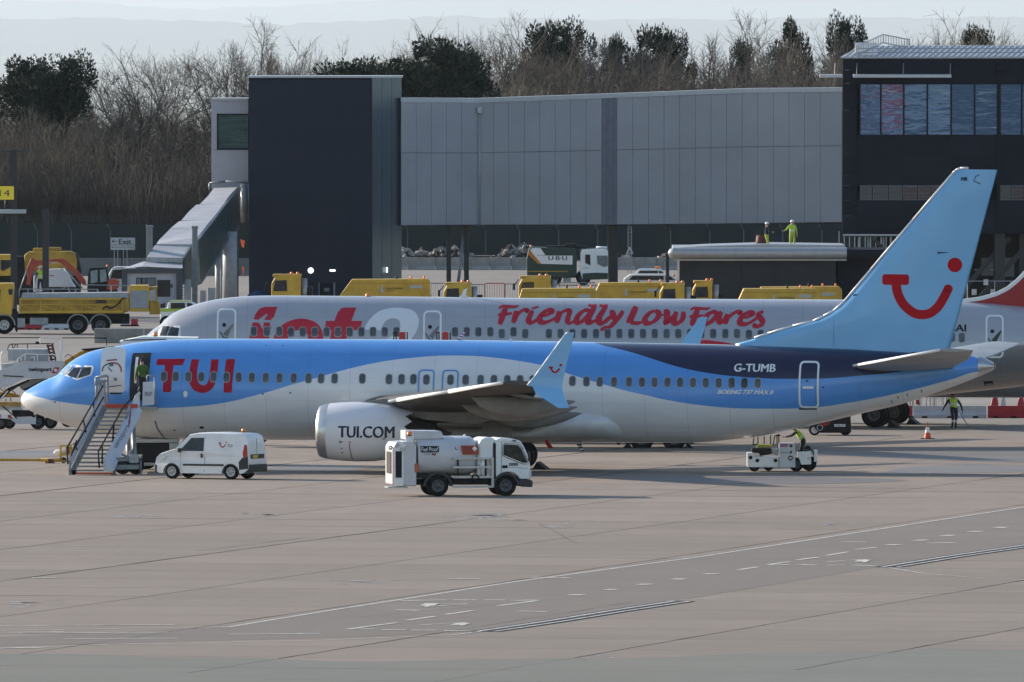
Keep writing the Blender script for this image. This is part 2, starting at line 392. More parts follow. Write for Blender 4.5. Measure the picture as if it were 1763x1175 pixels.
dash = [((1448, 934), (1490, 934)), ((1473, 947), (1510, 943)), ((1424, 957), (1461, 951)), ((1371, 965), (1411, 960)), ((1322, 973), (1359, 968)), ((1270, 982), (1304, 977)), ((1600, 936), (1645, 935)),
        ((1323, 973), (1360, 973)), ((1375, 973), (1405, 974)), ((1425, 974), (1455, 974)), ((1470, 974), (1506, 975)),
        ((690, 1035), (768, 1034)), ((780, 1034), (820, 1034)), ((834, 1034), (870, 1034)), ((883, 1035), (925, 1034)), ((858, 1044), (926, 1035)),
        ((682, 1051), (722, 1052)), ((768, 1059), (815, 1052)), ((700, 1069), (750, 1062)), ((598, 1084), (684, 1073)), ((892, 1053), (942, 1054)),
        ((605, 1084), (645, 1084)), ((658, 1085), (700, 1085)), ((708, 1086), (752, 1086)), ((765, 1087), (805, 1087)), ((770, 998), (824, 997)), ((55, 996), (98, 996)), ((915, 995), (980, 996))]
for d_ in dash: strip(b, d_, 0.42 if abs(d_[0][1]-d_[1][1]) < 2.5 else 0.20)
for (x, y) in ((993, 1025), (1053, 1016), (1110, 1007), (1169, 998), (1225, 989), (1585, 931), (1538, 939), (1632, 923), (1680, 916), (1724, 909)): strip(b, [(x-7, y+.7), (x+7, y-.7)], 0.45)
def tri(b, pts):
    for p, q in zip(pts, pts[1:]+pts[:1]): strip(b, [p, q], 0.13)
tri(b, [(733, 1046), (745, 1040), (806, 1041)]); tri(b, [(724, 1077), (796, 1078), (799, 1073)]); tri(b, [(1424, 968), (1489, 969), (1490, 964)])
strip(b, [(788, 1077), (798, 1074)], .45); strip(b, [(735, 1044), (744, 1040)], .45); strip(b, [(1481, 968), (1489, 965)], .45)
o = b.build('dash_marking', None, None); o.location.z = 0.010; o['kind'] = 'structure'
# slot drain: two dark slots with a pale kerb between them
b = MB()
for pts in ([(835, 1088), (950, 1071), (1060, 1053), (1172, 1036)], [(1530, 977), (1640, 959), (1763, 941), (1860, 927)]):
    P = [Vector((*gxy(*p), 0)) for p in pts]
    for k, (off, w, m_, z) in enumerate(((0, 0.95, DARK, 0.012), (.22, .16, MARK, .016), (-.28, .12, MARK, .016))):
        b.use(m_)
        for p, q in zip(P, P[1:]):
            d = (q-p).normalized(); n = Vector((-d.y, d.x, 0)); c = n*off
            b.add([p+c+n*w/2+Vector((0,0,z)), p+c-n*w/2+Vector((0,0,z)), q+c-n*w/2+Vector((0,0,z)), q+c+n*w/2+Vector((0,0,z))], [(0,1,2,3)])
o = b.build('slot_drain', None, None); o['kind'] = 'structure'
# wet and oily bands across the stands, and two bands painted as shadow
STAIN_SHADOW = mat('oil_and_shadow', (0.105, 0.10, 0.10), 0.55, noise=0.6, nscale=0.25, stretch=(.3, 1, 1), col2=(0.19, 0.165, 0.145))
WETM = mat('damp_patch', (0.30, 0.27, 0.25), 0.45, noise=0.5, nscale=0.5, stretch=(.25, 1, 1), col2=(0.21, 0.18, 0.16))
def patch(b, pts):
    P = spline([gxy(*p)for p in pts]+[gxy(*pts[0])], 6)
    vs = [(p.x, p.y, 0) for p in P[:-1]]
    b.add(vs, [tuple(t) for t in tessellate_polygon([[Vector(v) for v in vs]])])
b = MB().use(STAIN_SHADOW)
patch(b, [(1180, 779), (1320, 776), (1450, 779), (1560, 777), (1700, 776), (1830, 778), (1850, 797), (1700, 795), (1560, 790), (1440, 785), (1300, 784)])
patch(b, [(-40, 779), (60, 776), (135, 777), (150, 783), (60, 787), (-40, 786)])
patch(b, [(440, 807), (520, 802), (600, 803), (690, 806), (600, 811), (500, 812)])
patch(b, [(1060, 824), (1200, 823), (1330, 820), (1460, 823), (1560, 828), (1400, 834), (1220, 831)])  # painted dark along the front jet's fuselage shadow
patch(b, [(1560, 805), (1660, 801), (1790, 803), (1790, 812), (1650, 815), (1520, 816)])  # painted dark where the front jet's tail casts its shadow
o = b.build('oil_and_shadow', None, None); o.location.z = 0.006; o['kind'] = 'structure'
b = MB().use(WETM)
rnd = random.Random(21)
for (cx, cy, w, h, n) in ((825, 890, 85, 6, 16), (590, 1003, 70, 3, 9), (465, 887, 60, 4, 8), (1535, 976, 30, 4, 8), (1440, 903, 40, 2, 4), (60, 1040, 60, 4, 8), (1040, 1130, 30, 2, 4), (980, 905, 60, 6, 6), (230, 890, 50, 3, 8)):
    for k in range(n):
        x = cx+rnd.gauss(0, w*.45); y = cy+rnd.gauss(0, h*.6); l = rnd.uniform(6, w*.35); t = rnd.uniform(.25, .8)
        patch(b, [(x-l, y+rnd.uniform(-.3, .3)), (x-l*.4, y-t), (x+l*.3, y-t*.6), (x+l, y), (x+l*.2, y+t), (x-l*.5, y+t*.7)])
o = b.build('damp_patch', None, None); o.location.z = 0.0065; o['kind'] = 'structure'
# hills on the horizon, low ridges of the plain, and lakes
HILLM = mat('hill_pasture', (0.055, 0.065, 0.045), 0.95, noise=0.5, nscale=0.0002, col2=(0.02, 0.028, 0.02))
def ridge(name, d, depth, prof, seed, rough, foot=-350):
    rnd = random.Random(seed); b = MB(); n = 240; x0, x1 = -d*0.075, d*0.075; rows = 7
    vs, fs = [], []
    for i in range(n+1):
        x = x0+(x1-x0)*i/n; px = x/mpp(d)+PW/2
        hh = max(foot+2, H-(interp(prof, px)-YH)*mpp(d) + rough*math.sin(i*1.7)+rough*.8*math.sin(i*.61+2)+rnd.uniform(-rough, rough))
        for k in range(rows):
            t = k/(rows-1); vs.append((x, d-depth*(1-t), foot-1+(hh-foot+1)*math.sin(t*math.pi/2)))
        vs.append((x, d+depth*2, foot-2.0))
    m_ = rows+1
    for i in range(n):
        for k in range(m_-1): fs.append((i*m_+k, (i+1)*m_+k, (i+1)*m_+k+1, i*m_+k+1))
    b.add(vs, fs, True); o = b.build(name, HILLM); o['kind'] = 'structure'
ridge('hill', 245000, 12000, [(-900, 4), (0, 2), (130, 3), (190, 8), (270, 12), (345, 17), (400, 13), (480, 11), (580, 5), (650, 1), (760, -3), (900, -1), (1100, 1), (1240, 0), (1500, -4), (1763, -2), (2600, -6)], 3, 8)
ridge('hill', 150000, 9000, [(-900, 24), (0, 34), (130, 31), (330, 36), (500, 42), (620, 36), (780, 28), (1000, 34), (1763, 30), (2600, 30)], 5, 6)
# the hazy air
hz = MB().box(-69000, 69000, -380, 410000, -356, 260)
HZ = bpy.data.materials.new('hazy_air'); HZ.use_nodes = True; nt = HZ.node_tree
for n_ in list(nt.nodes):
    if n_.type == 'BSDF_PRINCIPLED': nt.nodes.remove(n_)
pv = nt.nodes.new("ShaderNodeVolumePrincipled"); pv.inputs["Density"].default_value = 0.0000105; pv.inputs["Color"].default_value = (0.68, 0.77, 0.86, 1); pv.inputs["Anisotropy"].default_value = 0.35
nt.links.new(pv.outputs[0], nt.nodes["Material Output"].inputs["Volume"])
if not globals().get('NOHAZE'):
    o = hz.build('haze', HZ); o['kind'] = 'stuff'

# tar-sealed joints and cracks along the slab rows
rnd = random.Random(9); b = MB().use(JOINT)
def tar(a0, b0, a1, b1, w):
    n = max(2, int(math.hypot(a1-a0, b1-b0)/3)); P = [Vector((*ab(a0+(a1-a0)*k/n+rnd.uniform(-.06, .06), b0+(b1-b0)*k/n+rnd.uniform(-.06, .06)), 0)) for k in range(n+1)]
    for p, q in zip(P, P[1:]):
        d = (q-p).normalized(); m = Vector((-d.y, d.x, 0))*w*rnd.uniform(.3, 1)/2; b.add([p+m, p-m, q-m, q+m], [(0,1,2,3)])
for i in range(-26, 4):
    for k in range(3):
        j0 = rnd.uniform(445, 700); tar(i*SL, j0, i*SL, j0+rnd.uniform(15, 90), rnd.uniform(.05, .14))
for j in range(54, 91):
    for k in range(3 if j < 61 else 1):
        a0 = rnd.uniform(-180, -60); tar(a0, j*SL, a0+rnd.uniform(6, 40), j*SL, rnd.uniform(.08, .22))
for k in range(26): a0, b0 = rnd.uniform(-190, -40), rnd.uniform(480, 700); tar(a0, b0, a0+rnd.uniform(-8, 8), b0+rnd.uniform(5, 22), rnd.uniform(.03, .08))
o = b.build('joint_tar'); o.location.z = .005; o['kind'] = 'structure'
# ------------------------------------------------------------------ airliners
PI = math.pi
def fuselage_loft(mb, secs, n=48):
    """secs: (x, ztop, zbot, halfwidth); egg-shaped sections"""
    rings = []
    for (x, zt, zb, w) in secs:
        zc = (zt+zb)/2; h = (zt-zb)/2; ring = []
        for i in range(n):
            a = 2*PI*i/n; ring.append((x, w*math.cos(a), zc+h*math.sin(a)))
        rings.append(ring)
    mb.loft(rings, True, True, True)
class Skin:
    """surface look-up on a finished hull, so print and panes sit on it"""
    def __init__(s, o):
        me = o.data; s.t = BVHTree.FromPolygons([v.co.copy() for v in me.vertices], [tuple(p.vertices) for p in me.polygons])
    def hit(s, x, z, side=-1):
        r = s.t.ray_cast(Vector((x, side*20, z)), Vector((0, -side, 0)))
        return (r[0], r[1]) if r[0] is not None else (None, None)
def wrap(name, fig, skin, m, parent, off=0.010, side=-1, step=0.12, thick=0.0, **kw):
    """lay a flat (x, z) figure on the hull"""
    vs, fs = fig
    bm = bmesh.new(); V = [bm.verts.new((a, 0, b)) for a, b in vs]
    for f in fs:
        try: bm.faces.new([V[i] for i in f])
        except ValueError: pass
    if step:
        zs = [v[1] for v in vs]; z = math.floor(min(zs)/step)*step+step
        while z < max(zs):
            bmesh.ops.bisect_plane(bm, geom=list(bm.verts)+list(bm.edges)+list(bm.faces), plane_co=(0,0,z), plane_no=(0,0,1)); z += step
        xs = [v[0] for v in vs]; st = step*4; x = math.floor(min(xs)/st)*st+st
        while x < max(xs):
            bmesh.ops.bisect_plane(bm, geom=list(bm.verts)+list(bm.edges)+list(bm.faces), plane_co=(x,0,0), plane_no=(1,0,0)); x += st
    for v in list(bm.verts):
        p, n = skin.hit(v.co.x, v.co.z, side)
        if p is None: bm.verts.remove(v); continue
        if n.y*side < 0: n = -n
        v.co = p + n*off
    if thick:
        bmesh.ops.recalc_face_normals(bm, faces=bm.faces)
        ex = bmesh.ops.extrude_face_region(bm, geom=list(bm.faces)); 
        for v in [g for g in ex['geom'] if isinstance(g, bmesh.types.BMVert)]: v.co.y += -side*thick
    me = bpy.data.meshes.new(name); bm.to_mesh(me); bm.free()
    me.materials.append(m)
    return link(name, me, parent, **kw)
def boldwrap(name, f, sk, m, parent, off, step, w):
    for k in (-1, 1, 0): o = wrap(name, ([(x+k*w, z+k*w*.4) for x, z in f[0]], f[1]), sk, m, parent, off+.003*k, step=step)
    return o
def livery_mat(name, zmin, zmax, x0, x1, curves, colors, rough=0.28, metal=0.0, coat=0.5, bands=()):
    """colour fields parted by curves z = c(x) in the hull's own coordinates; colors from bottom to top"""
    m = bpy.data.materials.new(name); m.use_nodes = True; nt = m.node_tree; N = nt.nodes; Lk = nt.links
    b = N["Principled BSDF"]; b.inputs["Roughness"].default_value = rough; b.inputs["Metallic"].default_value = metal
    b.inputs["Coat Weight"].default_value = coat; b.inputs["Coat Roughness"].default_value = 0.08
    tc = N.new("ShaderNodeTexCoord"); sp = N.new("ShaderNodeSeparateXYZ"); Lk.new(tc.outputs["Object"], sp.inputs[0])
    mr = N.new("ShaderNodeMapRange"); mr.inputs[1].default_value = x0; mr.inputs[2].default_value = x1; Lk.new(sp.outputs[0], mr.inputs[0])
    mz = N.new("ShaderNodeMapRange"); mz.inputs[1].default_value = zmin; mz.inputs[2].default_value = zmax; Lk.new(sp.outputs[2], mz.inputs[0])
    prev = None
    def soft(c):                                     # paint is never one flat tone
        nz = N.new("ShaderNodeTexNoise"); nz.inputs["Scale"].default_value = 0.9; nz.inputs["Detail"].default_value = 5
        mp = N.new("ShaderNodeMapping"); mp.inputs["Scale"].default_value = (1, 1, 3); Lk.new(tc.outputs["Object"], mp.inputs[0]); Lk.new(mp.outputs[0], nz.inputs["Vector"])
        r = N.new("ShaderNodeMapRange"); r.inputs[3].default_value = 0.86; r.inputs[4].default_value = 1.08; Lk.new(nz.outputs[0], r.inputs[0])
        h = N.new("ShaderNodeHueSaturation"); Lk.new(c, h.inputs["Color"]); Lk.new(r.outputs[0], h.inputs["Value"]); return h.outputs[0]
    rgb = N.new("ShaderNodeRGB"); rgb.outputs[0].default_value = (*colors[0], 1); prev = rgb.outputs[0]
    for cv, col in zip(curves, colors[1:]):
        fc = N.new("ShaderNodeFloatCurve"); cm = fc.mapping; c = cm.curves[0]
        pts = [((x-x0)/(x1-x0), (z-zmin)/(zmax-zmin)) for x, z in cv]
        pts = [p for p in pts if 0 <= p[0] <= 1]
        c.points[0].location = (0, pts[0][1]); c.points[1].location = (1, pts[-1][1])
        for p in pts:
            if 0.001 < p[0] < 0.999: q = c.points.new(*p); q.handle_type = 'AUTO'
        cm.update(); Lk.new(mr.outputs[0], fc.inputs["Value"])
        gt = N.new("ShaderNodeMath"); gt.operation = 'GREATER_THAN'; Lk.new(mz.outputs[0], gt.inputs[0]); Lk.new(fc.outputs[0], gt.inputs[1])
        mx = N.new("ShaderNodeMix"); mx.data_type = 'RGBA'; Lk.new(gt.outputs[0], mx.inputs[0]); Lk.new(prev, mx.inputs[6]); mx.inputs[7].default_value = (*col, 1); prev = mx.outputs[2]
    for (xa, xb, col) in bands:
        a = N.new("ShaderNodeMath"); a.operation = 'COMPARE'; a.inputs[1].default_value = (xa+xb)/2; a.inputs[2].default_value = (xb-xa)/2; Lk.new(sp.outputs[0], a.inputs[0])
        mx = N.new("ShaderNodeMix"); mx.data_type = 'RGBA'; Lk.new(a.outputs[0], mx.inputs[0]); Lk.new(prev, mx.inputs[6]); mx.inputs[7].default_value = (*col, 1); prev = mx.outputs[2]
    # skin joints every 1.7 m, very faint
    wv = N.new("ShaderNodeMath"); wv.operation = 'PINGPONG'; wv.inputs[1].default_value = 0.85; Lk.new(sp.outputs[0], wv.inputs[0])
    lt = N.new("ShaderNodeMath"); lt.operation = 'LESS_THAN'; lt.inputs[1].default_value = 0.012; Lk.new(wv.outputs[0], lt.inputs[0])
    wz_ = N.new("ShaderNodeMath"); wz_.operation = 'PINGPONG'; wz_.inputs[1].default_value = 0.46; Lk.new(sp.outputs[2], wz_.inputs[0])
    l2 = N.new("ShaderNodeMath"); l2.operation = 'LESS_THAN'; l2.inputs[1].default_value = 0.007; Lk.new(wz_.outputs[0], l2.inputs[0])
    mxx = N.new("ShaderNodeMath"); mxx.operation = 'MAXIMUM'; Lk.new(lt.outputs[0], mxx.inputs[0]); Lk.new(l2.outputs[0], mxx.inputs[1])
    ml = N.new("ShaderNodeMath"); ml.operation = 'MULTIPLY'; ml.inputs[1].default_value = 0.22; Lk.new(mxx.outputs[0], ml.inputs[0])
    mx = N.new("ShaderNodeMix"); mx.data_type = 'RGBA'; Lk.new(ml.outputs[0], mx.inputs[0]); Lk.new(soft(prev), mx.inputs[6]); mx.inputs[7].default_value = (.05, .05, .06, 1)
    Lk.new(mx.outputs[2], b.inputs["Base Color"])
    nz = N.new("ShaderNodeTexNoise"); nz.inputs["Scale"].default_value = 1.1; nz.inputs["Detail"].default_value = 3; Lk.new(tc.outputs["Object"], nz.inputs["Vector"])
    bp = N.new("ShaderNodeBump"); bp.inputs["Strength"].default_value = 0.25; bp.inputs["Distance"].default_value = 0.03; Lk.new(nz.outputs[0], bp.inputs["Height"]); Lk.new(bp.outputs[0], b.inputs["Normal"])
    return m
def airfoil(chord, t, n=9):
    """closed outline, x from 0 (leading edge) to chord, z"""
    up, lo = [], []
    for i in range(n+1):
        x = 0.5*(1-math.cos(PI*i/n)); y = 5*t*(0.2969*math.sqrt(x)-0.126*x-0.3516*x*x+0.2843*x**3-0.1015*x**4)
        up.append((x*chord, y*chord*1.05)); lo.append((x*chord, -y*chord*0.95))
    return up + lo[-2:0:-1]
def wing(mb, secs, n=9):
    """secs: (xle, y, z, chord, thickness ratio, incidence rad)"""
    rings = []
    for (x, y, z, c, t, inc) in secs:
        rings.append([(x+a*math.cos(inc)+b*math.sin(inc), y, z-a*math.sin(inc)+b) for a, b in airfoil(c, t, n)])
    mb.loft(rings, True, True, True)
def pane_outline(cx, cz, w, h, r=None): return rrect(cx-w/2, cx+w/2, cz-h/2, cz+h/2, r or w*.42, 4)
def ring_fig(outer, inner):
    n = len(outer); return list(outer)+list(inner), [(i, (i+1)%n, n+(i+1)%n, n+i) for i in range(n)]
PANE = mat('cabin_window_pane', (0.035, 0.038, 0.042), 0.12, spec=0.7, noise=0.5, nscale=1.7, col2=(0.10, 0.105, 0.11))
PFRAME = mat('window_surround', (0.34, 0.36, 0.38), 0.35, 0.3)
DOORW = mat('door_outline_white', (0.80, 0.80, 0.80), 0.4)
ALU = mat('polished_aluminium', (0.60, 0.60, 0.60), 0.33, 0.85, noise=0.15)
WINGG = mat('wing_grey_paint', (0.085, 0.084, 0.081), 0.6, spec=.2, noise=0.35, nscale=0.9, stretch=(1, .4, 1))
FAIRG = mat('flap_fairing_grey', (0.20, 0.20, 0.195), 0.5, spec=.3, noise=0.25, nscale=1.2)
HOTM = mat('exhaust_metal', (0.07, 0.068, 0.065), 0.45, 0.6, noise=0.3)
def local_map(root):
    """pixel -> the aeroplane's own (x, z) on the plane y = yl"""
    inv = (Matrix.Translation(root.location) @ root.rotation_euler.to_matrix().to_4x4() @ Matrix.Diagonal((*root.scale, 1))).inverted()
    def f(px, py, yl=-1.75):
        o = inv @ Vector((0, 0, H)); d = (inv.to_3x3() @ ray(px, py)); t = (yl-o.y)/d.y; p = o+d*t
        return p.x, p.z
    return f
# ================================================================== the blue and white airliner in front
TH = R(9.3)
plane = thing('airliner', 'blue and white passenger jet with a red smile on its tail, stairs at its nose', 'airliner')
dref = 682.0; s0 = F/dref
plane.location = ((36-PW/2)/s0*1.0, dref+3.0, 0.0)
plane.rotation_euler = (0, R(0.43), -TH); 
# raise the nose so that the main wheels stand on the apron
plane.location.z = 20.8*math.sin(R(0.43))
L = local_map(plane)
top = [(36,690),(37.5,683),(41,677),(45,673.5),(60,664.5),(80,654),(100,645.5),(104,642),(114,630),(131,617.5),(155,606),(172,601.5),(207,595.5),(238,590),(300,585),(400,583.5),(800,586),(1000,589),(1200,592.5),(1320,596),(1450,600.5),(1575,607.5),(1640,611),(1686,613.5),(1711,625)]
bot = [(36,690),(37.5,695),(41,699),(46,703),(60,711.5),(80,719),(100,726),(130,737),(160,744),(200,750),(250,755),(300,757),(600,758.5),(1000,762),(1200,762.5),(1260,757),(1310,751),(1352,742.5),(1400,732),(1454,719.5),(1500,708.5),(1550,697),(1600,680.5),(1685,649),(1711,637)]
tp = [L(x, y, 0) for x, y in top]; bt = [L(x, y, 0) for x, y in bot]
NX = tp[0][0]; wprof = [(0, .03), (.12, .30), (.35, .52), (.8, .82), (1.5, 1.17), (2.4, 1.47), (3.5, 1.72), (4.8, 1.86), (6, 1.88), (25.5, 1.88), (28.5, 1.80), (31.5, 1.50), (34.5, 1.05), (37, .66), (38.9, .40), (39.5, .30)]
xs = sorted(set([NX+.0, NX+.04, NX+.12, NX+.25, NX+.4, NX+.6, NX+.8] + [NX+1+.25*i for i in range(24)] + [NX+7+.8*i for i in range(23)] + [NX+25+.5*i for i in range(28)] + [tp[-1][0]]))
xs = [x for x in xs if x <= tp[-1][0]]
secs = [(x, smooth_interp(tp, x), smooth_interp(bt, x), smooth_interp(wprof, x-NX)) for x in xs]
secs[0] = (secs[0][0], secs[0][1]+.01, secs[0][2]-.01, .03)
TB, TN, TW = (0.085, 0.30, 0.72), (0.006, 0.008, 0.045), (0.76, 0.76, 0.77)
lower = [(36,673),(42,675.6),(59.6,681.5),(95,690),(152,698),(200,701.5),(268,703),(330,700.5),(390,693),(429,684),(467,673.6),(505,662),(546,650.7),(595,636.6),(633,627.7),(671,620.8),(710,616.5),(760,613),(810,613.5),(850,616.7),(901,623.8),(934,630),(971,641.7),(1003,651.4),(1039,662),(1080,673.6),(1105,679),(1151,689.5),(1207,698),(1258,703),(1308,704.3),(1372,704),(1407,701.7),(1454,695),(1512,684.5),(1570,671),(1628,655.4),(1686,640)]
navy = [(900,560),(960,577),(1000,588),(1029,595.7),(1054,601),(1080,607),(1105,614),(1131,622),(1156,629.5),(1194,638.5),(1233,645),(1284,650),(1325,652.4),(1372,653),(1424,652),(1483,647.3),(1520,644),(1580,636),(1640,624),(1700,605)]
finb = [(1100,560),(1200,585),(1267,592.5),(1357,595.5),(1436,599),(1506,603.5),(1575,607.5),(1634,611),(1660,608),(1700,590)]
cv = [[L(x, y, -.2 if x < 50 else -.5 if x < 70 else -1.0 if x < 110 else -1.5 if x < 180 else -1.8) for x, y in c] for c in (lower, navy)]
LIV = livery_mat('blue_white_livery', -1.0, 8.0, NX, NX+39.6, cv, [TW, TB, TN])
mb = MB().use(LIV); fuselage_loft(mb, secs, 56); fus = mb.build('fuselage', None, plane)
skin = Skin(fus)
TBm = mat('light_blue_paint', (0.20, 0.47, 0.76), 0.30, noise=0.06, nscale=0.8, coat=0.4)
TREDm = mat('red_lettering', (0.42, 0.008, 0.03), 0.5, spec=.2, noise=0.10)
TREDB = mat('deep_red_emblem', (0.46, 0.003, 0.012), 0.5, spec=.15, noise=0.08)
NAVYP = mat('navy_lettering', TN, 0.4); WLET = mat('white_lettering', (0.80, 0.80, 0.80), 0.5)
PBLUE = mat('mid_blue_paint', TB, 0.3, coat=0.4, noise=0.05)
# radome cap and tail cone
sec2 = [(x, smooth_interp(tp, x)+.006, smooth_interp(bt, x)-.006, smooth_interp(wprof, x-NX)+.006) for x in [L(1686, 620, 0)[0]+k*.1 for k in range(6)] + [tp[-1][0]+.02]]
mb = MB().use(ALU); fuselage_loft(mb, sec2, 28); mb.use(BLACK); e = sec2[-1]; mb.lathe([(0, .20), (.01, .001)], (e[0], 0, (e[1]+e[2])/2), 'x', 14); mb.build('tail_cone', None, plane)
# cabin windows, each a pane in its surround
wx = [(250+a/3.916, 560+c/3.916) for a, c in ((124,348),(205,348),(290,350),(376,350),(460,350),(546,352),(629,353),(717,355),(812,356),(904,357),(1000,358),(1100,359),(1185,360),(1276,361),(1463,362),(1643,364),(1725,365))]
wx = [w for w in wx if w[0] < 665] + [(640+a/5.877, 620+c/5.877) for a, c in ((173,196),(300,196),(421,196),(552,200),(796,202),(949,203),(1100,204),(1235,205),(1369,206),(1500,207),(1628,208))]
wx += [(940, 656.0), (962, 656.4)] + [(850+a/3.918, 560+c/3.918) for a, c in ((530,378),(625,380),(715,382),(811,384),(911,384),(999,386),(1084,386),(1171,387),(1256,388),(1342,389),(1428,390),(1514,391),(1600,391),(1687,392))]
wx += [(1250+a/3.437, 560+c/3.437) for a, c in ((30,343),(105,344),(182,345))]
for k, (px, py) in enumerate(wx):
    x, z = L(px, py, -1.86)
    fr = wrap('window_surround', ring_fig(pane_outline(x, z, .285, .43), pane_outline(x, z, .235, .375)), skin, PFRAME, plane, .012, step=0)
    wrap('pane', poly(pane_outline(x, z, .235, .375)), skin, PANE, fr, .014, step=0.09)
# flight-deck windows
def hullfig(name, pts, m, off=.012, parent=plane, step=.1, yl=-1.3): return wrap(name, poly([L(x, y, yl) for x, y in pts]), skin, m, parent, off, step=step)
CWS = mat('cockpit_glass', (0.012, 0.016, 0.022), 0.1, spec=0.35, noise=0.7, nscale=2.5, col2=(0.05, 0.06, 0.07)); 
hullfig('cockpit_frame', [(100,645),(117,630.5),(124,629),(160,630.5),(162,635),(159.5,646),(134,655),(110,647)], DOORW, .006)
hullfig('cockpit_window', [(102,643.5),(114.5,631.5),(123,631.5),(112.5,646)], mat('windscreen_glass', (.30,.35,.40), .06, spec=.8, noise=.3), .014)
hullfig('cockpit_window', [(114.5,646.5),(125.5,633.5),(139.5,633),(132,652)], CWS, .014)
hullfig('cockpit_window', [(134.5,652),(142.5,633),(158,632.5),(157.5,643.5),(155,646)], CWS, .014)
# doors
def outline(pts, w, m, name, parent=plane, yl=-1.8, off=.012, r=.18):
    (xa, za), (xb, zb) = L(*pts[0], yl), L(*pts[1], yl); x0, x1 = sorted((xa, xb)); z0, z1 = sorted((za, zb))
    return wrap(name, ring_fig(rrect(x0, x1, z0, z1, r), rrect(x0+w, x1-w, z0+w, z1-w, r-w*.8)), skin, m, parent, off, step=.12)
d_ = outline(((1373,622.5),(1406.5,703.5)), .075, DOORW, 'rear_door_outline')
hullfig('door_handle', [(1383,665.5),(1401,665.5),(1401,669.5),(1383,669.5)], DOORW, .016, d_); hullfig('door_sill', [(1375,703),(1405,703),(1405,705.5),(1375,705.5)], DARK, .02, d_)
hullfig('door_window', [(1388,654),(1392,654),(1392,658),(1388,658)], PANE, .016, d_)
for (a, c) in (((720,636.5),(748,683)), ((761,637),(789.5,683))): outline((a, c), .06, PBLUE, 'overwing_exit_outline', r=.16)
for px in (754, 800.5): hullfig('vent_slot', [(px-1.8,675),(px+1.8,675),(px+1.8,677),(px-1.8,677)], BLACK)
for (px, py) in ((457.5,678),(94.6,692.5),(268,670),(1418,667),(1036,741),(300,741),(505,676)): hullfig('sensor_port', [(px-1.4,py-1.2),(px+1.4,py-1.2),(px+1.4,py+1.2),(px-1.4,py+1.2)], BLACK, .015, yl=-1.2)
hullfig('static_port_plate', [(320,676),(322,673),(326,673),(327.5,676),(327,682),(324,684),(321,683)], WLET, .014)
for (px, py) in ((1544,684.5),(1560,680),(1584,674),(1533,692)): hullfig('drain_slot', [(px-1,py-2.5),(px+.5,py-2.5),(px+1.5,py+2.5),(px,py+2.5)], BLACK, .012, yl=-.9)
hullfig('outlet_valve', [(345,735),(349,733.5),(354,735),(352,738),(347,738)], DARK, .012, yl=-1.0)
wrap('drain_hose', stroke(spline([L(*p, -1.4) for p in ((268,724),(270,738),(274,748),(277,756))], 5), .035), skin, BLACK, plane, .03)
# open forward doorway: near-black patch on the hull painting the unlit inside, a pale galley strip over it, and the door swung forward
dw = [L(x, y, -1.75) for x, y in ((223.5,611),(226,608.5),(256,608),(258,610.5),(257,690),(223,690))]
DOORF = mat('doorway_dark', (.015,.016,.02), .8, noise=.2)
o = wrap('doorway', poly(dw), skin, DOORF, plane, .014, step=.1)
wrap('galley_panel', poly([L(x, y, -1.75) for x, y in ((231,616),(236,616),(236,660),(232,660))]), skin, WLET, o, .022, step=.1)
wrap('doorway_frame', stroke([L(x, y, -1.75) for x, y in ((222.5,690),(223,611),(226,608),(256,607.3),(258.5,610),(258,690))], .06), skin, PBLUE, o, .02, step=.1)
mb = MB().use(DOORW)
(xa, za), (xb, zb) = L(172.5, 676, -2.5), L(214.5, 598.5, -2.5)
def bulge(z): t = (z-za)/(zb-za); return -2.05-.34*math.sin(PI*min(1, max(0, t*.9+.1)))
pr = rrect(xa, xb, za, zb, .22, 5); bm = bmesh.new(); vv = [bm.verts.new((a, 0, b)) for a, b in pr]; bm.faces.new(vv)
for k in range(1, 16):
    z = za+(zb-za)*k/16; bmesh.ops.bisect_plane(bm, geom=list(bm.verts)+list(bm.edges)+list(bm.faces), plane_co=(0,0,z), plane_no=(0,0,1))
for v in bm.verts: v.co.y = bulge(v.co.z)-.10
ex = bmesh.ops.extrude_face_region(bm, geom=list(bm.faces))
for v in [g for g in ex['geom'] if isinstance(g, bmesh.types.BMVert)]: v.co.y += .14
mb.bm(bm); dr = mb.build('forward_door', None, plane)
def ond(fig, m, name):
    vs, fs = fig; me = bpy.data.meshes.new(name); me.from_pydata([(a, bulge(b)-.125, b) for a, b in vs], [], fs); me.materials.append(m); return link(name, me, dr)
LD = lambda x, y: L(x, y, -2.5)
ond(stroke([LD(183, 621), LD(201, 619.5)], .05), TREDm, 'arming_strap'); ond(stroke(spline([LD(*p) for p in ((176,640),(178,632),(185,627),(193,625))]), .04), DARK, 'door_seam')
ond(stroke(spline([LD(*p) for p in ((193,625),(203,627),(208,634),(209,641))]), .05), TREDm, 'handle_arc'); ond(poly([LD(*p) for p in ((188,625),(195,625),(195,631),(188,631))]), FAIRG, 'door_pane')
ond(poly([LD(*p) for p in ((196,651),(201,651),(201,656),(196,656))]), FAIRG, 'latch_plate'); ond(stroke([LD(186,633), LD(193,640)], .05), FAIRG, 'door_lever')
ond(stroke([LD(175,668), LD(208,664)], .03), DARK, 'door_seam')
one(lambda b: b.bar((*LD(188, 677)[:1], -2.2, LD(188, 677)[1]), (LD(206, 676)[0], -1.7, LD(206, 676)[1]), .12), 'door_hinge', DARK, dr)
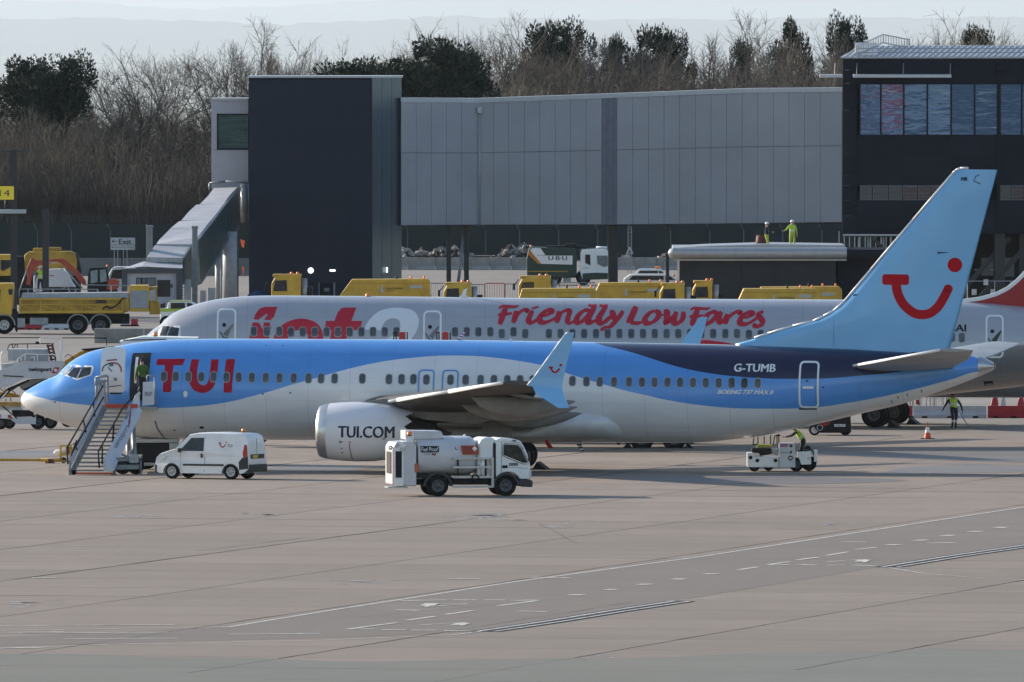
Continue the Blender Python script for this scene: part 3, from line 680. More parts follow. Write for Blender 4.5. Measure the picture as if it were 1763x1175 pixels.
# lettering along the hull
def U_(pts): return [L(x, y, -1.85) for x, y in pts]
T1 = poly(U_([(268,619),(316,618.5),(312.5,629.5),(297,629.5),(295,673),(292.5,675.5),(282,675.5),(280.5,673),(282.5,629.5),(267,629)]))
uo = spline([(327,619.5),(325,650),(331,669),(345,676.5),(358,675),(369,664),(373.5,645),(374,619.5)], 8); ui = spline([(340,619.5),(338.5,647),(342,659),(349,663.5),(356,661),(360,650),(361,635),(361,619.5)], 8)
U1 = (U_([tuple(p) for p in uo])+U_([tuple(p) for p in ui])); nu = len(uo); U1 = (U1, [(i, i+1, nu+i+1, nu+i) for i in range(nu-1)])
I1 = poly(U_([(388,619),(400.5,619),(402,620.5),(399.5,675),(398,676.5),(386,676),(385,674),(387,621)]))
wrap('name_lettering', merge(T1, U1, I1), skin, TREDm, plane, .009, step=.1)
def lettering(txt, x0, x1, y0, y1, m, sk=skin, yl=-1.85, parent=plane, bold=.0, shear=0., name='lettering', off=.012, step=.1, LL=None):
    LL = LL or L; a, c = LL(x0, y1, yl), LL(x1, y0, yl)
    f = fit(text_polys(txt, 1.0, bold, shear), a[0], c[0], a[1], c[1]); return boldwrap(name, f, sk, m, parent, off, step, .014)
lettering('G-TUMB', 1262, 1332, 628, 640.5, WLET, name='registration_lettering')
lettering('BOEING 737 MAX 8', 1235, 1330, 672.5, 678.5, WLET, shear=.35, name='type_lettering')
# the smile on the fin, the fin and its parts
def fin_fig(scale_pts): return scale_pts
finp = [(1267,592.3),(1300,583.5),(1323,576),(1366,563),(1401,554.6),(1419,546),(1436,537),(1454,521),(1500,466),(1573,380),(1641.6,299.6),(1646.5,295),(1654,291.7),(1668,291.3),(1717,293.4),(1634,606)]
fl = [L(x, y, 0) for x, y in finp]
ztop = fl[13][1]; zroot = fl[0][1]
def fin_le(z): return interp(sorted([(b, a) for a, b in fl[:14]]), z)
def fin_te(z): (a, b), (c, d) = fl[14], fl[15]; return a+(c-a)*(z-b)/(d-b)
mb = MB().use(TBm); rings = []
zz = [zroot-.35, zroot, zroot+.15, zroot+.4, zroot+.7, zroot+.95, zroot+1.2, zroot+1.5, zroot+1.8, zroot+2.4, zroot+3.5, zroot+4.6, zroot+5.8, ztop-.3, ztop-.12, ztop-.02]
for z in zz:
    a = fin_le(max(z, zroot)); c = fin_te(z)-a; th = .115 if z > zroot+1.6 else .115*5.0/max(5.0, c)
    if z > ztop-.15: th *= .6
    rings.append([(a+p, q*th/.115*(1 if c < 6 else 6/c), z) for p, q in airfoil(c, .10, 10)])
mb.loft(rings, True, True, True); fin = mb.build('vertical_fin', None, plane)
fskin = Skin(fin)
lev = spline([(p[0]+.0, p[1]) for p in fl[3:13]], 3)
mb = MB().use(DOORW)
for p, q in zip(fl[1:13], fl[2:14]): mb.tube((p[0]-.02, 0, p[1]+.035), (q[0]-.02, 0, q[1]+.035), .05, 6)
mb.build('fin_leading_edge', None, fin)
def F_(pts): return [L(x, y, -.15) for x, y in pts]
Z5 = lambda x, y: (1380+x/4.052, 270+y/4.052)
bar_ = poly(rrect(*(lambda a, c: (a[0], c[0], a[1], c[1]))(L(1519.2, 490.6, -.15), L(1565.3, 472.8, -.15)), .11))
smile = stroke([tuple(p) for p in spline([L(*Z5(*p), -.15) for p in ((660,885),(672,950),(705,1020),(760,1075),(805,1098),(850,1102),(900,1090),(950,1048),(990,985),(1020,926))], 8)], lambda t: .375-.02*t)
dc = L(*Z5(1068, 756), -.15); ec = L(*Z5(1021, 924), -.15)
wrap('smile_emblem', merge(smile, disc(ec[0], ec[1], .183)), fskin, TREDB, fin, .008, step=.3)
wrap('smile_emblem', bar_, fskin, TREDB, fin, .014, step=.3); wrap('smile_emblem', disc(dc[0], dc[1], .29, 28), fskin, TREDB, fin, .008, step=.3)
lettering('MB', 1655, 1665, 305.5, 311.5, NAVYP, sk=fskin, yl=-.1, parent=fin, name='fin_code_lettering', step=0)
wrap('rudder_tab_seam', stroke([L(x, y, -.1) for x, y in ((1716,301.5),(1686,301.5),(1680,304),(1676,312),(1688,317))], .035), fskin, NAVYP, fin, .01, step=0)
wrap('rudder_seam', stroke([L(x, y, -.1) for x, y in ((1436,536),(1436,598))], .02), fskin, PBLUE, fin, .01, step=.3)
for (px, py, w) in ((1624,435.5,20),(1474,508.5,9)): wrap('fin_sensor', stroke([L(px-w/2, py, -.1), L(px+w/2, py-.4, -.1)], lambda t: .07*(1-t)+.01), fskin, NAVYP, fin, .01, step=0)
one(lambda b: b.prism([L(1571,606,0), L(1590,607,0), L(1640,609.5,0), L(1640,612,0), L(1571,611,0)], -.14, .14), 'fin_root_fairing', mat('navy_paint', TN, .3, coat=.4), plane)
# wings, with their panels below, fairings, winglets
def wsecs(side, ox, root_y, root_z, tipy, kinky, le0, slope, dih, croot, ckink, ctip):
    out = []
    for (y, c) in ((root_y, croot), (kinky, ckink), ((kinky+tipy)/2, (ckink+ctip)/2), (tipy, ctip)):
        out.append((ox+le0+(y-root_y)*slope, side*y, root_z+(y-root_y)*dih, c, .135 if y < kinky+.1 else .115, R(1.8)-R(2.2)*(y-root_y)/(tipy-root_y)))
    return out
U0 = NX
def wz(y): return 2.55+(abs(y)-1.7)*.089
for side, nm in ((-1, 'wing'), (1, 'wing')):
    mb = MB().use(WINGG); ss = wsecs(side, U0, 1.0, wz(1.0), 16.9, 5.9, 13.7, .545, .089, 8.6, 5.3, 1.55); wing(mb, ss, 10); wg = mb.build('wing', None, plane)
    mb = MB().use(DOORW)                           # bright slat edge
    for (a, c) in zip(ss, ss[1:]): mb.tube((a[0]-.02, a[1], a[2]), (c[0]-.02, c[1], c[2]), .085, 8, .065)
    mb.build('leading_edge_slat', None, wg)
    for fy, ln in ((4.2, 3.6), (7.9, 4.1), (11.4, 3.6)):          # canoe fairings under the flaps
        fx = interp([(1.0, U0+22.3), (5.9, U0+21.7), (16.9, U0+23.9)], fy); zc = wz(fy)-.30
        rg = []
        for k in range(13):
            t = k/12; r = math.sin(PI*min(1, t**.75))**.8*.5 if t < 1 else 0
            r = max(.02, .42*(math.sin(PI*t**.8))**.75) if 0 < t < 1 else .02
            rg.append([(fx-ln*.72+ln*1.15*t, side*fy+r*.42*math.cos(a), zc-.12*t+.10-r*.75+ r*.95*math.sin(a)) for a in [2*PI*j/12 for j in range(12)]])
        mb = MB().use(FAIRG); mb.loft(rg, True, True, True); mb.build('flap_track_fairing', None, wg)
    # trailing flap, slightly drooped
    for (ya, yb) in ((2.2, 5.6), (6.2, 11.9)):
        mb = MB().use(FAIRG); r2 = []
        for y in (ya, yb):
            tx = interp([(1.0, U0+22.3), (5.9, U0+21.75), (16.9, U0+23.95)], y)
            r2.append([(tx-1.15+a*1.0, side*y, wz(y)-.10-a*.16+b) for a, b in airfoil(1.35, .10, 6)])
        mb.loft(r2, True, True, True); mb.build('flap', None, wg)
    # split winglet
    yt = side*17.0
    if side < 0: WL = lambda x, y, yl=yt: L(x, y, yl)
    upp = [(908,664),(921,649),(934,631.5),(955,603),(976,575),(980,572.8),(990,573),(984,598),(977,624),(972.5,641.7),(969,654),(968,668),(971,676)]
    lop = [(917,664.5),(930,667),(970,672),(976,687),(983.5,702),(966,702.5),(945,690),(924,677)]
    UL = [L(x, y, -17.0) for x, y in upp]; LO = [L(x, y, -17.0) for x, y in lop]
    zb = wz(17.0)
    def wl_mesh(pts, cant, m, name, t=.07):
        mb = MB().use(m); vs = []
        z0 = wz(17.0)
        for s_ in (-1, 1):
            for a, b in pts: vs.append((a, side*(17.0+abs(b-z0)*cant)+s_*t/2*(1 if s_ else 1), b))
        n = len(pts); tr = tessellate_polygon([[Vector((a, b, 0)) for a, b in pts]])
        mb.add(vs, [tuple(t_) for t_ in tr]+[tuple(x+n for x in t_[::-1]) for t_ in tr]+[(i, (i+1)%n, n+(i+1)%n, n+i) for i in range(n)]); return mb.build(name, None, wg)
    w1 = wl_mesh(UL, .12, TBm, 'upper_winglet', .09); w2 = wl_mesh(LO, .55, TBm, 'lower_winglet', .08)
    if side < 0:
        kx = lambda x, y: L(850+x/3.918, 560+y/3.918, -17.2)
        fg = merge(stroke([kx(370, 287), kx(398, 287)], .08), stroke([tuple(p) for p in spline([kx(*p) for p in ((384,290),(390,305),(402,318),(416,318),(430,308),(442,293))], 5)], .07), disc(*kx(450, 271), .055, 12))
        vs, fs = fg; me = bpy.data.meshes.new('smile_emblem'); me.from_pydata([(a, -(17.0+abs(b-zb)*.12)-.055, b) for a, b in vs], [], fs); me.materials.append(TREDB); link('smile_emblem', me, w1)
        mb = MB().use(DOORW); 
        for p, q in zip(UL[:5], UL[1:6]): mb.tube((p[0], -(17+abs(p[1]-zb)*.12), p[1]), (q[0], -(17+abs(q[1]-zb)*.12), q[1]), .045, 6)
        mb.build('winglet_edge', None, w1)
# belly fairing
ax = [(12.6, 2.3, .05), (13.5, 2.1, 1.0), (15, 1.9, 1.85), (17, 1.75, 2.15), (21, 1.75, 2.2), (22, 2.45, 2.15), (23, 2.6, 2.02), (23.9, 2.55, 1.85), (24.7, 2.4, 1.3), (25.2, 2.2, .05)]
mb = MB().use(mat('belly_white', (.60,.61,.62), .35, noise=.12, coat=.3)); rg = []
zb0 = 1.02
for (u, zt, w) in ax:
    d0 = interp([(12.6, 1.55), (15, 1.15), (17, 1.0), (22, .98), (24.5, 1.12), (26, 1.4), (27.2, 1.8)], u); ht = max(.05, (zt-d0))*1.0
    rg.append([(U0+u, w*math.cos(a)*(1 if math.sin(a) < 0 else 1), d0+ht/2*1.0+ (ht/2)*math.sin(a)*1.0+0.15) for a in [2*PI*j/24 for j in range(24)]])
mb.loft(rg, True, True, True); mb.build('belly_fairing', None, plane)
# engines
ENGW = mat('nacelle_paint', (.75,.75,.78), .30, noise=.08, nscale=.8, coat=.5)
def engine(side):
    cy = side*4.83; cz = 1.62; ex = U0+13.02
    mb = MB().use(ENGW)
    prof = [(.42, 1.115), (.9, 1.165), (1.5, 1.19), (2.2, 1.17), (2.8, 1.09), (3.2, 1.0), (3.55, .925)]
    mb.lathe(prof, (ex, cy, cz), 'x', 48)
    ch = []                                        # saw-tooth nozzle edge
    n = 48; v = []
    for i in range(n):
        a = 2*PI*i/n; v.append((ex+3.55, cy+.925*math.cos(a), cz+.925*math.sin(a)))
    for i in range(n):
        a = 2*PI*i/n; t = abs(((i % 4)/4)*2-1); v.append((ex+3.55+.30*t, cy+(.925-.045*t)*math.cos(a), cz+(.925-.045*t)*math.sin(a)))
    mb.add(v, [(i, (i+1)%n, n+(i+1)%n, n+i) for i in range(n)], True)
    en = mb.build('engine', None, plane)
    mb = MB().use(ALU); mb.lathe([(.35, .84), (.10, .875), (.0, .94), (.02, 1.0), (.15, 1.06), (.42, 1.115)], (ex, cy, cz), 'x', 48); mb.build('inlet_lip', None, en)
    mb = MB().use(DARK); mb.lathe([(.35, .84), (1.2, .82), (1.25, .3), (.75, .001)], (ex, cy, cz), 'x', 32)
    for k in range(18):
        a = 2*PI*k/18; mb.quad((ex+1.15, cy+.3*math.cos(a), cz+.3*math.sin(a)), (ex+1.25, cy+.3*math.cos(a+.2), cz+.3*math.sin(a+.2)), (ex+1.25, cy+.8*math.cos(a+.3), cz+.8*math.sin(a+.3)), (ex+1.1, cy+.8*math.cos(a+.1), cz+.8*math.sin(a+.1)))
    mb.build('fan', None, en)
    mb = MB().use(HOTM); mb.lathe([(2.9, .80), (3.6, .60), (4.3, .47), (4.7, .42), (4.7, .33), (4.5, .32)], (ex, cy, cz-.03), 'x', 32); mb.lathe([(4.4, .28), (4.9, .2), (5.35, .01)], (ex, cy, cz-.03), 'x', 20); mb.build('core_exhaust', None, en)
    # pylon up into the wing
    mb = MB().use(FAIRG); mb.prism([(ex+1.3, cz+1.12), (ex+2.6, cz+1.32), (ex+4.2, cz+1.30), (ex+7.3, cz+.62), (ex+6.3, cz+.32), (ex+4.3, cz+.5), (ex+2.8, cz+.9)], cy-.16, cy+.16, 'y', .04); mb.build('pylon', None, en)
    sk_ = Skin(en); EL = lambda x, y: L(x, y, cy-1.15)
    if side < 0:
        a, c = EL(582.5, 753.5), EL(677.5, 735); f = fit(text_polys('TUI.COM', 1, 0), a[0], c[0], a[1], c[1]); boldwrap('engine_lettering', f, sk_, NAVYP, en, .012, .1, .02)
        wrap('drain_streak', stroke([EL(601, 765), EL(602, 790), EL(607, 799)], .03), sk_, BLACK, en, .008, step=.1)
        for (px, py, r_) in ((585.5,761.5,.055),(602,762,.05),(660,756,.05)): wrap('warning_mark', ring_fig(disc(*EL(px, py), r_, 12)[0], disc(*EL(px, py), r_*.6, 12)[0]), sk_, NAVYP if px != 602 else TREDB, en, .008, step=0)
        for (px, py) in ((587,772),(587,780),(588,761)): wrap('warning_mark', stroke([EL(px-2, py), EL(px+1.5, py)], .03), sk_, NAVYP, en, .008, step=0)
        # nacelle strake
        mb = MB().use(ENGW); mb.prism([EL(632, 700), EL(652, 696.5), EL(668, 700), EL(650, 703)], cy-.55, cy-.50, 'y'); mb.build('strake', None, en)
    return en
for s_ in (-1, 1): engine(s_)
# tailplanes
for side in (-1, 1):
    mb = MB().use(mat('tailplane_grey', (.33,.34,.34), .4, noise=.25, nscale=.9))
    rz_ = L(1496, 629, -1.0)[1]
    wing(mb, [(U0+33.4, side*.3, rz_-.12, 4.3, .10, 0), (U0+36.0, side*3.9, rz_+.34, 2.9, .10, 0), (U0+38.15, side*7.1, rz_+.76, 1.35, .10, 0)], 8)
    tpn = mb.build('tailplane', None, plane)
    one(lambda b: b.tube((U0+33.42, side*.3, rz_-.12), (U0+38.17, side*7.1, rz_+.76), .06, 8), 'tailplane_edge', DOORW, tpn)
# landing gear
def gear(parent, x, y, n_side, r, w, legtop, lean=0., spread=.43, legr=.11, doors=True):
    mb = MB().use(mat('gear_leg_paint', (.45,.46,.47), .4, noise=.3)); mb.tube((x, y, r), (x+lean, y, legtop), legr, 10); mb.tube((x-.1, y, r+.15), (x+.75, y+(.3 if y < 0 else -.3), legtop), .05, 8)
    mb.tube((x, y-spread-.1, r), (x, y+spread+.1, r), .08, 8); g = mb.build('landing_gear', None, parent)
    for k in n_side:
        o = wheel_parts(g, x, y+k*spread, r, w, DRIM, -1 if k < 0 else 1, .5)
    return g
pz = lambda x: -(plane.location.z - 0) + x*math.sin(R(.43))    # local height of the apron under x
for y in (-2.86, 2.86):
    g = gear(plane, U0+19.9, y, (-1, 1), .565, .42, 2.4)
    one(lambda b: b.box(U0+19.3, U0+20.5, y*1.13-.03, y*1.13+.03, 1.2, 2.2), 'gear_door', FAIRG, g)
    one(lambda b: b.prism([(U0+20.42, .0), (U0+21.0, .0), (U0+20.6, .30)], y*1.0-.5, y*1.0+.5), 'wheel_chock', BLACK, g)
gear(plane, U0+5.15, 0, (-1, 1), .345, .2, 1.6, spread=.2, legr=.07).location.z = -.11
# red pin flags, tail skid, blade aerials and beacon
FLAGM = mat('red_flag_cloth', (.42,.012,.02), .8, noise=.2)
def flag(pts, y, name='remove_flag', m=FLAGM): return one(lambda b: b.prism([L(px, py, y) for px, py in pts], y-.01, y+.01), name, m, plane)
flag([(938,755),(944,759),(952,771),(945,773),(939,764)], -1.5); flag([(1413,730),(1430,727),(1427,731),(1418,735)], -.8); flag([(1577,689),(1582,688),(1583,698),(1577,696)], -.6)
mb = MB()
for k in range(7):
    mb.use(BLACK if k % 2 else WLET); a, c = L(990+k*2.0, 762+k*2.6, 0), L(1000+k*1.0, 762+k*2.6, 0); a2, c2 = L(992+k*2.0, 764.6+k*2.6, 0), L(1001+k*1.0, 764.6+k*2.6, 0)
    mb.prism([a, c, c2, a2], -.03, .03)
mb.build('striped_drain_mast', None, plane)
mb = MB().use(DARK); mb.prism([L(1060,763,0), L(1068,763,0), L(1066,767,0)], -.03, .03); mb.build('blade_aerial', None, plane)
for px in (874, 600): one(lambda b: b.prism([L(px,589,0), L(px+9,589,0), L(px+7,584,0), L(px+4,583.5,0)], -.02, .02), 'blade_aerial', WLET, plane)
mb = MB()
for k in range(4):
    for (m_, t0, t1) in ((WLET, 0, .5), (FLAGM, .5, 1)):
        mb.use(m_); a = lambda t: (784+4*(k+t), 587-4.2*(k+t)); p0, p1 = a(t0), a(t1)
        mb.prism([L(p0[0], p0[1], .3), L(p0[0]+6-k, p0[1]+.5, .3), L(p1[0]+6-k, p1[1]+.5, .3), L(p1[0], p1[1], .3)], .28, .33)
mb.build('striped_blade_aerial', None, plane)
for (px, py) in ((459, 595.5), (488, 595.5)): hullfig('roof_step', [(px-1.5,py-1),(px+1.5,py-.3),(px+1.5,py+.4),(px-1.5,py+.2)], BLACK, .012, yl=-.8)
# ================================================================== the silver airliner behind
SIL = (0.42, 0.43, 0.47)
jet = thing('airliner', 'silver grey passenger jet with red lettering, behind the blue and white jet', 'airliner')
K2 = 0.985
dj = 722.0; jet.scale = (K2, K2, K2); jet.location = ((222-PW/2)*mpp(dj), dj, 0.0); jet.rotation_euler = (0, R(0.16), R(-0.9)); jet.location.z = 23.5*math.sin(R(.16))
J = local_map(jet)
jt = [(222,652),(224,640),(230,622),(238,604),(250.6,579.4),(262,569),(280,557),(289.6,545),(315,532),(343,522.5),(372,516),(407,511.6),(443,509.6),(480,509.2),(700,511),(900,513.5),(1300,515.5),(1500,516.5),(1655,519.5),(1763,528),(1850,540),(1950,556),(2060,578)]
jb = [(222,652),(226,660),(236,670),(255,680),(290,691),(330,695),(480,680),(700,681),(900,683),(1300,686),(1480,690),(1555,690),(1590,684.5),(1763,665),(1850,652),(1950,632),(2060,602)]
jb = [(222,652),(226,662),(236,671),(255,680),(290,689),(340,693),(480,681),(700,681),(900,683),(1300,687),(1480,691),(1555,691),(1590,684.5),(1763,665),(1850,652),(1950,632),(2060,602)]
tp2 = [J(x, y, 0) for x, y in jt]; bt2 = [J(x, y, 0) for x, y in jb]; X0 = tp2[0][0]; XE = tp2[-1][0]
wp2 = [(0, .03), (.15, .40), (.5, .8), (1.2, 1.2), (2.2, 1.5), (3.6, 1.75), (5.2, 1.87), (6.5, 1.88), (33, 1.88), (37, 1.65), (41, 1.15), (44, .7), (48, .25)]
xs = sorted(set([X0, X0+.05, X0+.15, X0+.3, X0+.5]+[X0+.7+.3*i for i in range(24)]+[X0+8.2+1.0*i for i in range(36)])); xs = [x for x in xs if x < XE]+[XE]
sj = [(x, smooth_interp(tp2, x), smooth_interp(bt2, x), smooth_interp(wp2, x-X0)) for x in xs]; sj[0] = (sj[0][0], sj[0][1]+.02, sj[0][2]-.02, .04)
BELLY_SHADE = (0.19, 0.19, 0.20)  # darker grey paints the shade on the silver jet's underside
cvj = [J(x, y) for x, y in ((200,655),(260,668),(400,676),(900,678),(1300,676),(1500,655),(1560,622),(1640,600),(1700,598),(1763,594),(1900,580),(2060,560))]  # upper edge of the painted shade, rising towards the tail
SLIV = livery_mat('silver_livery_shaded', -1.0, 9.0, X0, XE+.1, [cvj], [BELLY_SHADE, SIL], rough=.30, metal=.12, coat=.4)
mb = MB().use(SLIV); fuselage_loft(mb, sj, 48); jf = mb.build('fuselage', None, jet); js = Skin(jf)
jw = [(250+a/3.916, 571) for a in (732,820,904)] + [(440+a/3.833, 572) for a in (78,157,234,311,391,468,543,621,698,775,852,930,1316,1393,1470,1549,1625,1702,1780)]
jw = [w for w in jw if w[0] < 905] + [(850+a/3.918, 575) for a in (54,213,372,451,531,610,690,769,848,928,1007,1086,1166,1245,1325,1400,1480,1563,1641,1722)] + [(1250+a/3.437, 576.5) for a in (65,135,205,275,345)] + [(1639,581),(1656,582)]
seen = []
for px, py in sorted(jw):
    if seen and px-seen[-1] < 12: continue
    seen.append(px); x, z = J(px, py, -1.86)
    fr = wrap('window_surround', ring_fig(pane_outline(x, z, .30, .44, .10), pane_outline(x, z, .25, .385, .085)), js, PFRAME, jet, .012, step=0)
    wrap('pane', poly(pane_outline(x, z, .25, .385, .085)), js, PANE, fr, .014, step=.1)
def jfig(name, pts, m, off=.012, yl=-1.8, parent=jet): return wrap(name, poly([J(x, y, yl) for x, y in pts]), js, m, parent, off, step=.1)
for (a, c) in (((373,532),(406.5,606)), ((728.5,535.5),(760,609)), ((1697,543),(1728,617))):
    (xa, za), (xb, zb) = J(*a, -1.75), J(*c, -1.75)
    d_ = wrap('door_outline', ring_fig(rrect(xa, xb, zb, za, .2), rrect(xa+.08, xb-.08, zb+.08, za-.08, .14)), js, DOORW, jet, .012, step=.1)
    mx, mz = (xa+xb)/2, za*.62+zb*.38
    wrap('door_window', poly(disc(mx-.1, mz, .085, 10)[0]), js, BLACK, d_, .016, step=0)
    wrap('door_handle', stroke([(mx+.28, mz+.02), (mx+.10, mz-.22), (mx-.05, mz-.45)], lambda t: .07+.16*t), js, FAIRG if a[0] < 1000 else WINGG, d_, .016, step=0)
    wrap('door_seam', stroke([tuple(p) for p in spline([(mx-.28, mz-.28), (mx-.12, mz-.52), (mx+.05, mz-.55)], 4)], .04), js, DARK, d_, .018, step=0)
jfig('cockpit_frame', [(246,584),(264,561),(310,561),(311.5,570),(311,590),(243,590)], DOORW, .006, yl=-1.2)
jfig('cockpit_window', [(251,580.5),(266,563.5),(276,563),(263,590),(246,590)], MATS['windscreen_glass'], .014, -1.1)
jfig('cockpit_window', [(272,586),(280,562.5),(292,562.5),(283,590),(270,590)], CWS, .014, -1.3)
jfig('cockpit_window', [(287,580),(294,563.5),(308.5,565.5),(305,585),(286,585)], CWS, .014, -1.4)
# big name: J with a cut-out aeroplane, e, t in red and the 2 in white, lower half reaches to the belly line
JR = mat('bright_red_lettering', (0.50, 0.012, 0.03), 0.4, noise=.06)
Z6 = lambda x, y: J(440+x/3.833, 380+y/3.833, -1.8)
z2 = lambda x, y: J(250+x/3.916, 560+y/3.916, -1.8); z9 = lambda x, y: J(230+x/7.052, 500+y/7.052, -1.8)
Z5j = lambda x, y: J(420+x/5.509, 515+y/5.509, -1.8)
Jtop = poly([Z5j(*p) for p in ((92,195),(105,150),(130,112),(160,88),(200,78),(314,78),(280,180),(262,185),(258,203),(190,200),(225,150),(210,143),(165,175),(135,200))])
Jbot = poly([Z5j(*p) for p in ((82,225),(140,225),(180,290),(187,225),(247,225),(243,260),(258,260),(230,420),(40,420),(60,320))])
e_out = spline([Z5j(*p) for p in ((270,420),(290,345),(340,270),(400,225),(470,198),(545,188),(620,200),(690,232),(735,290),(750,350),(752,420))], 6)
e_in = spline([Z5j(*p) for p in ((400,420),(430,355),(455,325),(480,305),(510,298),(540,297),(570,302),(590,320),(603,345),(608,380),(608,420))], 6)
def band(o, i): n = len(o); return [tuple(p) for p in o]+[tuple(p) for p in i], [(k, k+1, n+k+1, n+k) for k in range(n-1)]
tt = poly([Z5j(*p) for p in ((920,92),(960,85),(1063,85),(1018,210),(1122,210),(1100,297),(1000,297),(985,330),(960,420),(810,420),(830,297),(765,297),(778,210),(858,210),(885,135))])
two_o = spline([Z5j(*p) for p in ((1142,290),(1165,235),(1205,180),(1270,125),(1350,97),(1440,87),(1540,95),(1610,120),(1650,170),(1658,230),(1635,310),(1590,380),(1570,420))], 6)
two_i = spline([Z5j(*p) for p in ((1300,300),(1308,270),(1325,235),(1345,210),(1370,195),(1400,187),(1440,190),(1470,205),(1482,240),(1478,280),(1460,310),(1410,350),(1340,385))], 6)
wrap('name_lettering', merge(Jtop, Jbot, band(e_out, e_in), tt), js, JR, jet, .009, step=.12)
wrap('name_lettering', band(two_o, two_i), js, mat('white_numeral', (.72,.73,.76), .4), jet, .009, step=.12)
# the slogan in a broad-nib hand
def zz7(x, y): return J(850+x/3.918, 380+y/3.918, -1.8)
def zz8(x, y): return J(1250+x/3.437, 380+y/3.437, -1.8)
SL = [
 (0, 1.2, [(75,325),(100,250),(130,170),(155,105)]), (0, .75, [(62,125),(100,100),(180,102),(260,105),(310,93)]), (0, .75, [(52,212),(90,195),(160,195),(230,185)]),
 (0, 1.15, [(245,305),(270,230),(288,155)]), (0, .9, [(262,255),(310,190),(370,145),(425,150),(405,180)]),
 (0, 1.1, [(490,150),(460,210),(440,265),(460,300),(510,290),(565,250)]), (0, .6, [(480,128),(510,118),(565,103)]),
 (0, 1.15, [(600,220),(670,205),(735,170),(700,145),(640,170),(585,230),(590,290),(650,300),(720,275),(790,235)]),
 (0, 1.15, [(830,160),(815,230),(790,305)]), (0, 1.0, [(810,245),(860,175),(925,148),(960,165),(940,230),(935,290),(975,305),(1030,270)]),
 (0, 1.15, [(1220,155),(1150,150),(1080,200),(1045,270),(1070,305),(1130,275),(1190,215),(1225,160)]), (0, 1.25, [(1280,85),(1250,150),(1205,230),(1195,290),(1230,300),(1310,265)]), (0, .6, [(1195,82),(1235,92),(1298,80)]),
 (0, 1.25, [(1425,85),(1385,150),(1335,230),(1335,290),(1370,308),(1420,280),(1480,220)]), (0, .6, [(1337,85),(1380,95),(1438,82)]),
 (0, 1.1, [(1465,165),(1500,180),(1520,240),(1530,260)]), (0, 1.15, [(1635,155),(1600,210),(1530,295),(1460,360),(1385,375),(1390,400)]),
 (2, 1.35, [(110,100),(80,170),(35,270),(40,300)]), (2, .95, [(35,305),(90,308),(150,305),(190,290)]),
 (2, 1.15, [(350,155),(290,175),(230,240),(225,290),(270,312),(345,280),(395,220),(390,175),(350,155)]), (2, .6, [(390,200),(430,210),(480,195)]),
 (2, 1.15, [(460,160),(500,170),(500,240),(490,305),(540,270),(590,210)]), (2, 1.15, [(620,165),(600,230),(590,300),(640,310),(700,250),(710,165)]),
 (2, 1.2, [(815,340),(840,260),(870,190),(890,130)]), (2, .7, [(800,145),(840,122),(930,128),(1010,130),(1045,112)]), (2, .7, [(785,235),(820,218),(900,220),(965,208)]),
 (2, 1.2, [(1150,190),(1080,170),(1010,210),(975,280),(1000,315),(1060,290),(1130,220),(1190,165)]), (2, 1.2, [(1190,165),(1160,230),(1165,285),(1195,295),(1240,250)]),
 (2, 1.2, [(1270,195),(1250,260),(1230,320)]), (2, .95, [(1250,270),(1310,210),(1380,168),(1430,175),(1400,205)]),
 (2, 1.15, [(1480,245),(1540,225),(1585,195),(1550,175),(1480,200),(1430,260),(1430,310),(1500,320),(1580,285),(1650,235)]),
 (2, 1.05, [(1720,175),(1690,172),(1660,200),(1680,240),(1710,280),(1690,335),(1640,350),(1610,340),(1620,310)]),
]
figs = []
for (w8, k, pts) in SL:
    P = [J((1080 if w8 else 850)+x_/7.346, 515+y_/7.346, -1.8) for x_, y_ in pts]
    sp_ = spline(P, 6)
    figs.append(stroke([tuple(p) for p in sp_], lambda t, k=k: .245*k*(1-.35*abs(2*t-1)**3), nib=(R(25), .50)))
for q, fg in enumerate(figs): wrap('slogan_lettering', fg, js, JR, jet, .010+.002*(q % 3), step=.15)
a, c = J(1604, 571, -1.8), J(1663, 559.5, -1.8); boldwrap('registration_lettering', fit(text_polys('G-LSAI', 1, 0), a[0], c[0], a[1], c[1]), js, BLACK, jet, .012, 0, .015)
jfig('outlet_valve', [(1693,657),(1709,656),(1711,663),(1696,665)], BLACK, .012, -1.3); jfig('valve_door', [(1697,661),(1709,660.5),(1709,663),(1698,664)], FAIRG, .02, -1.3)
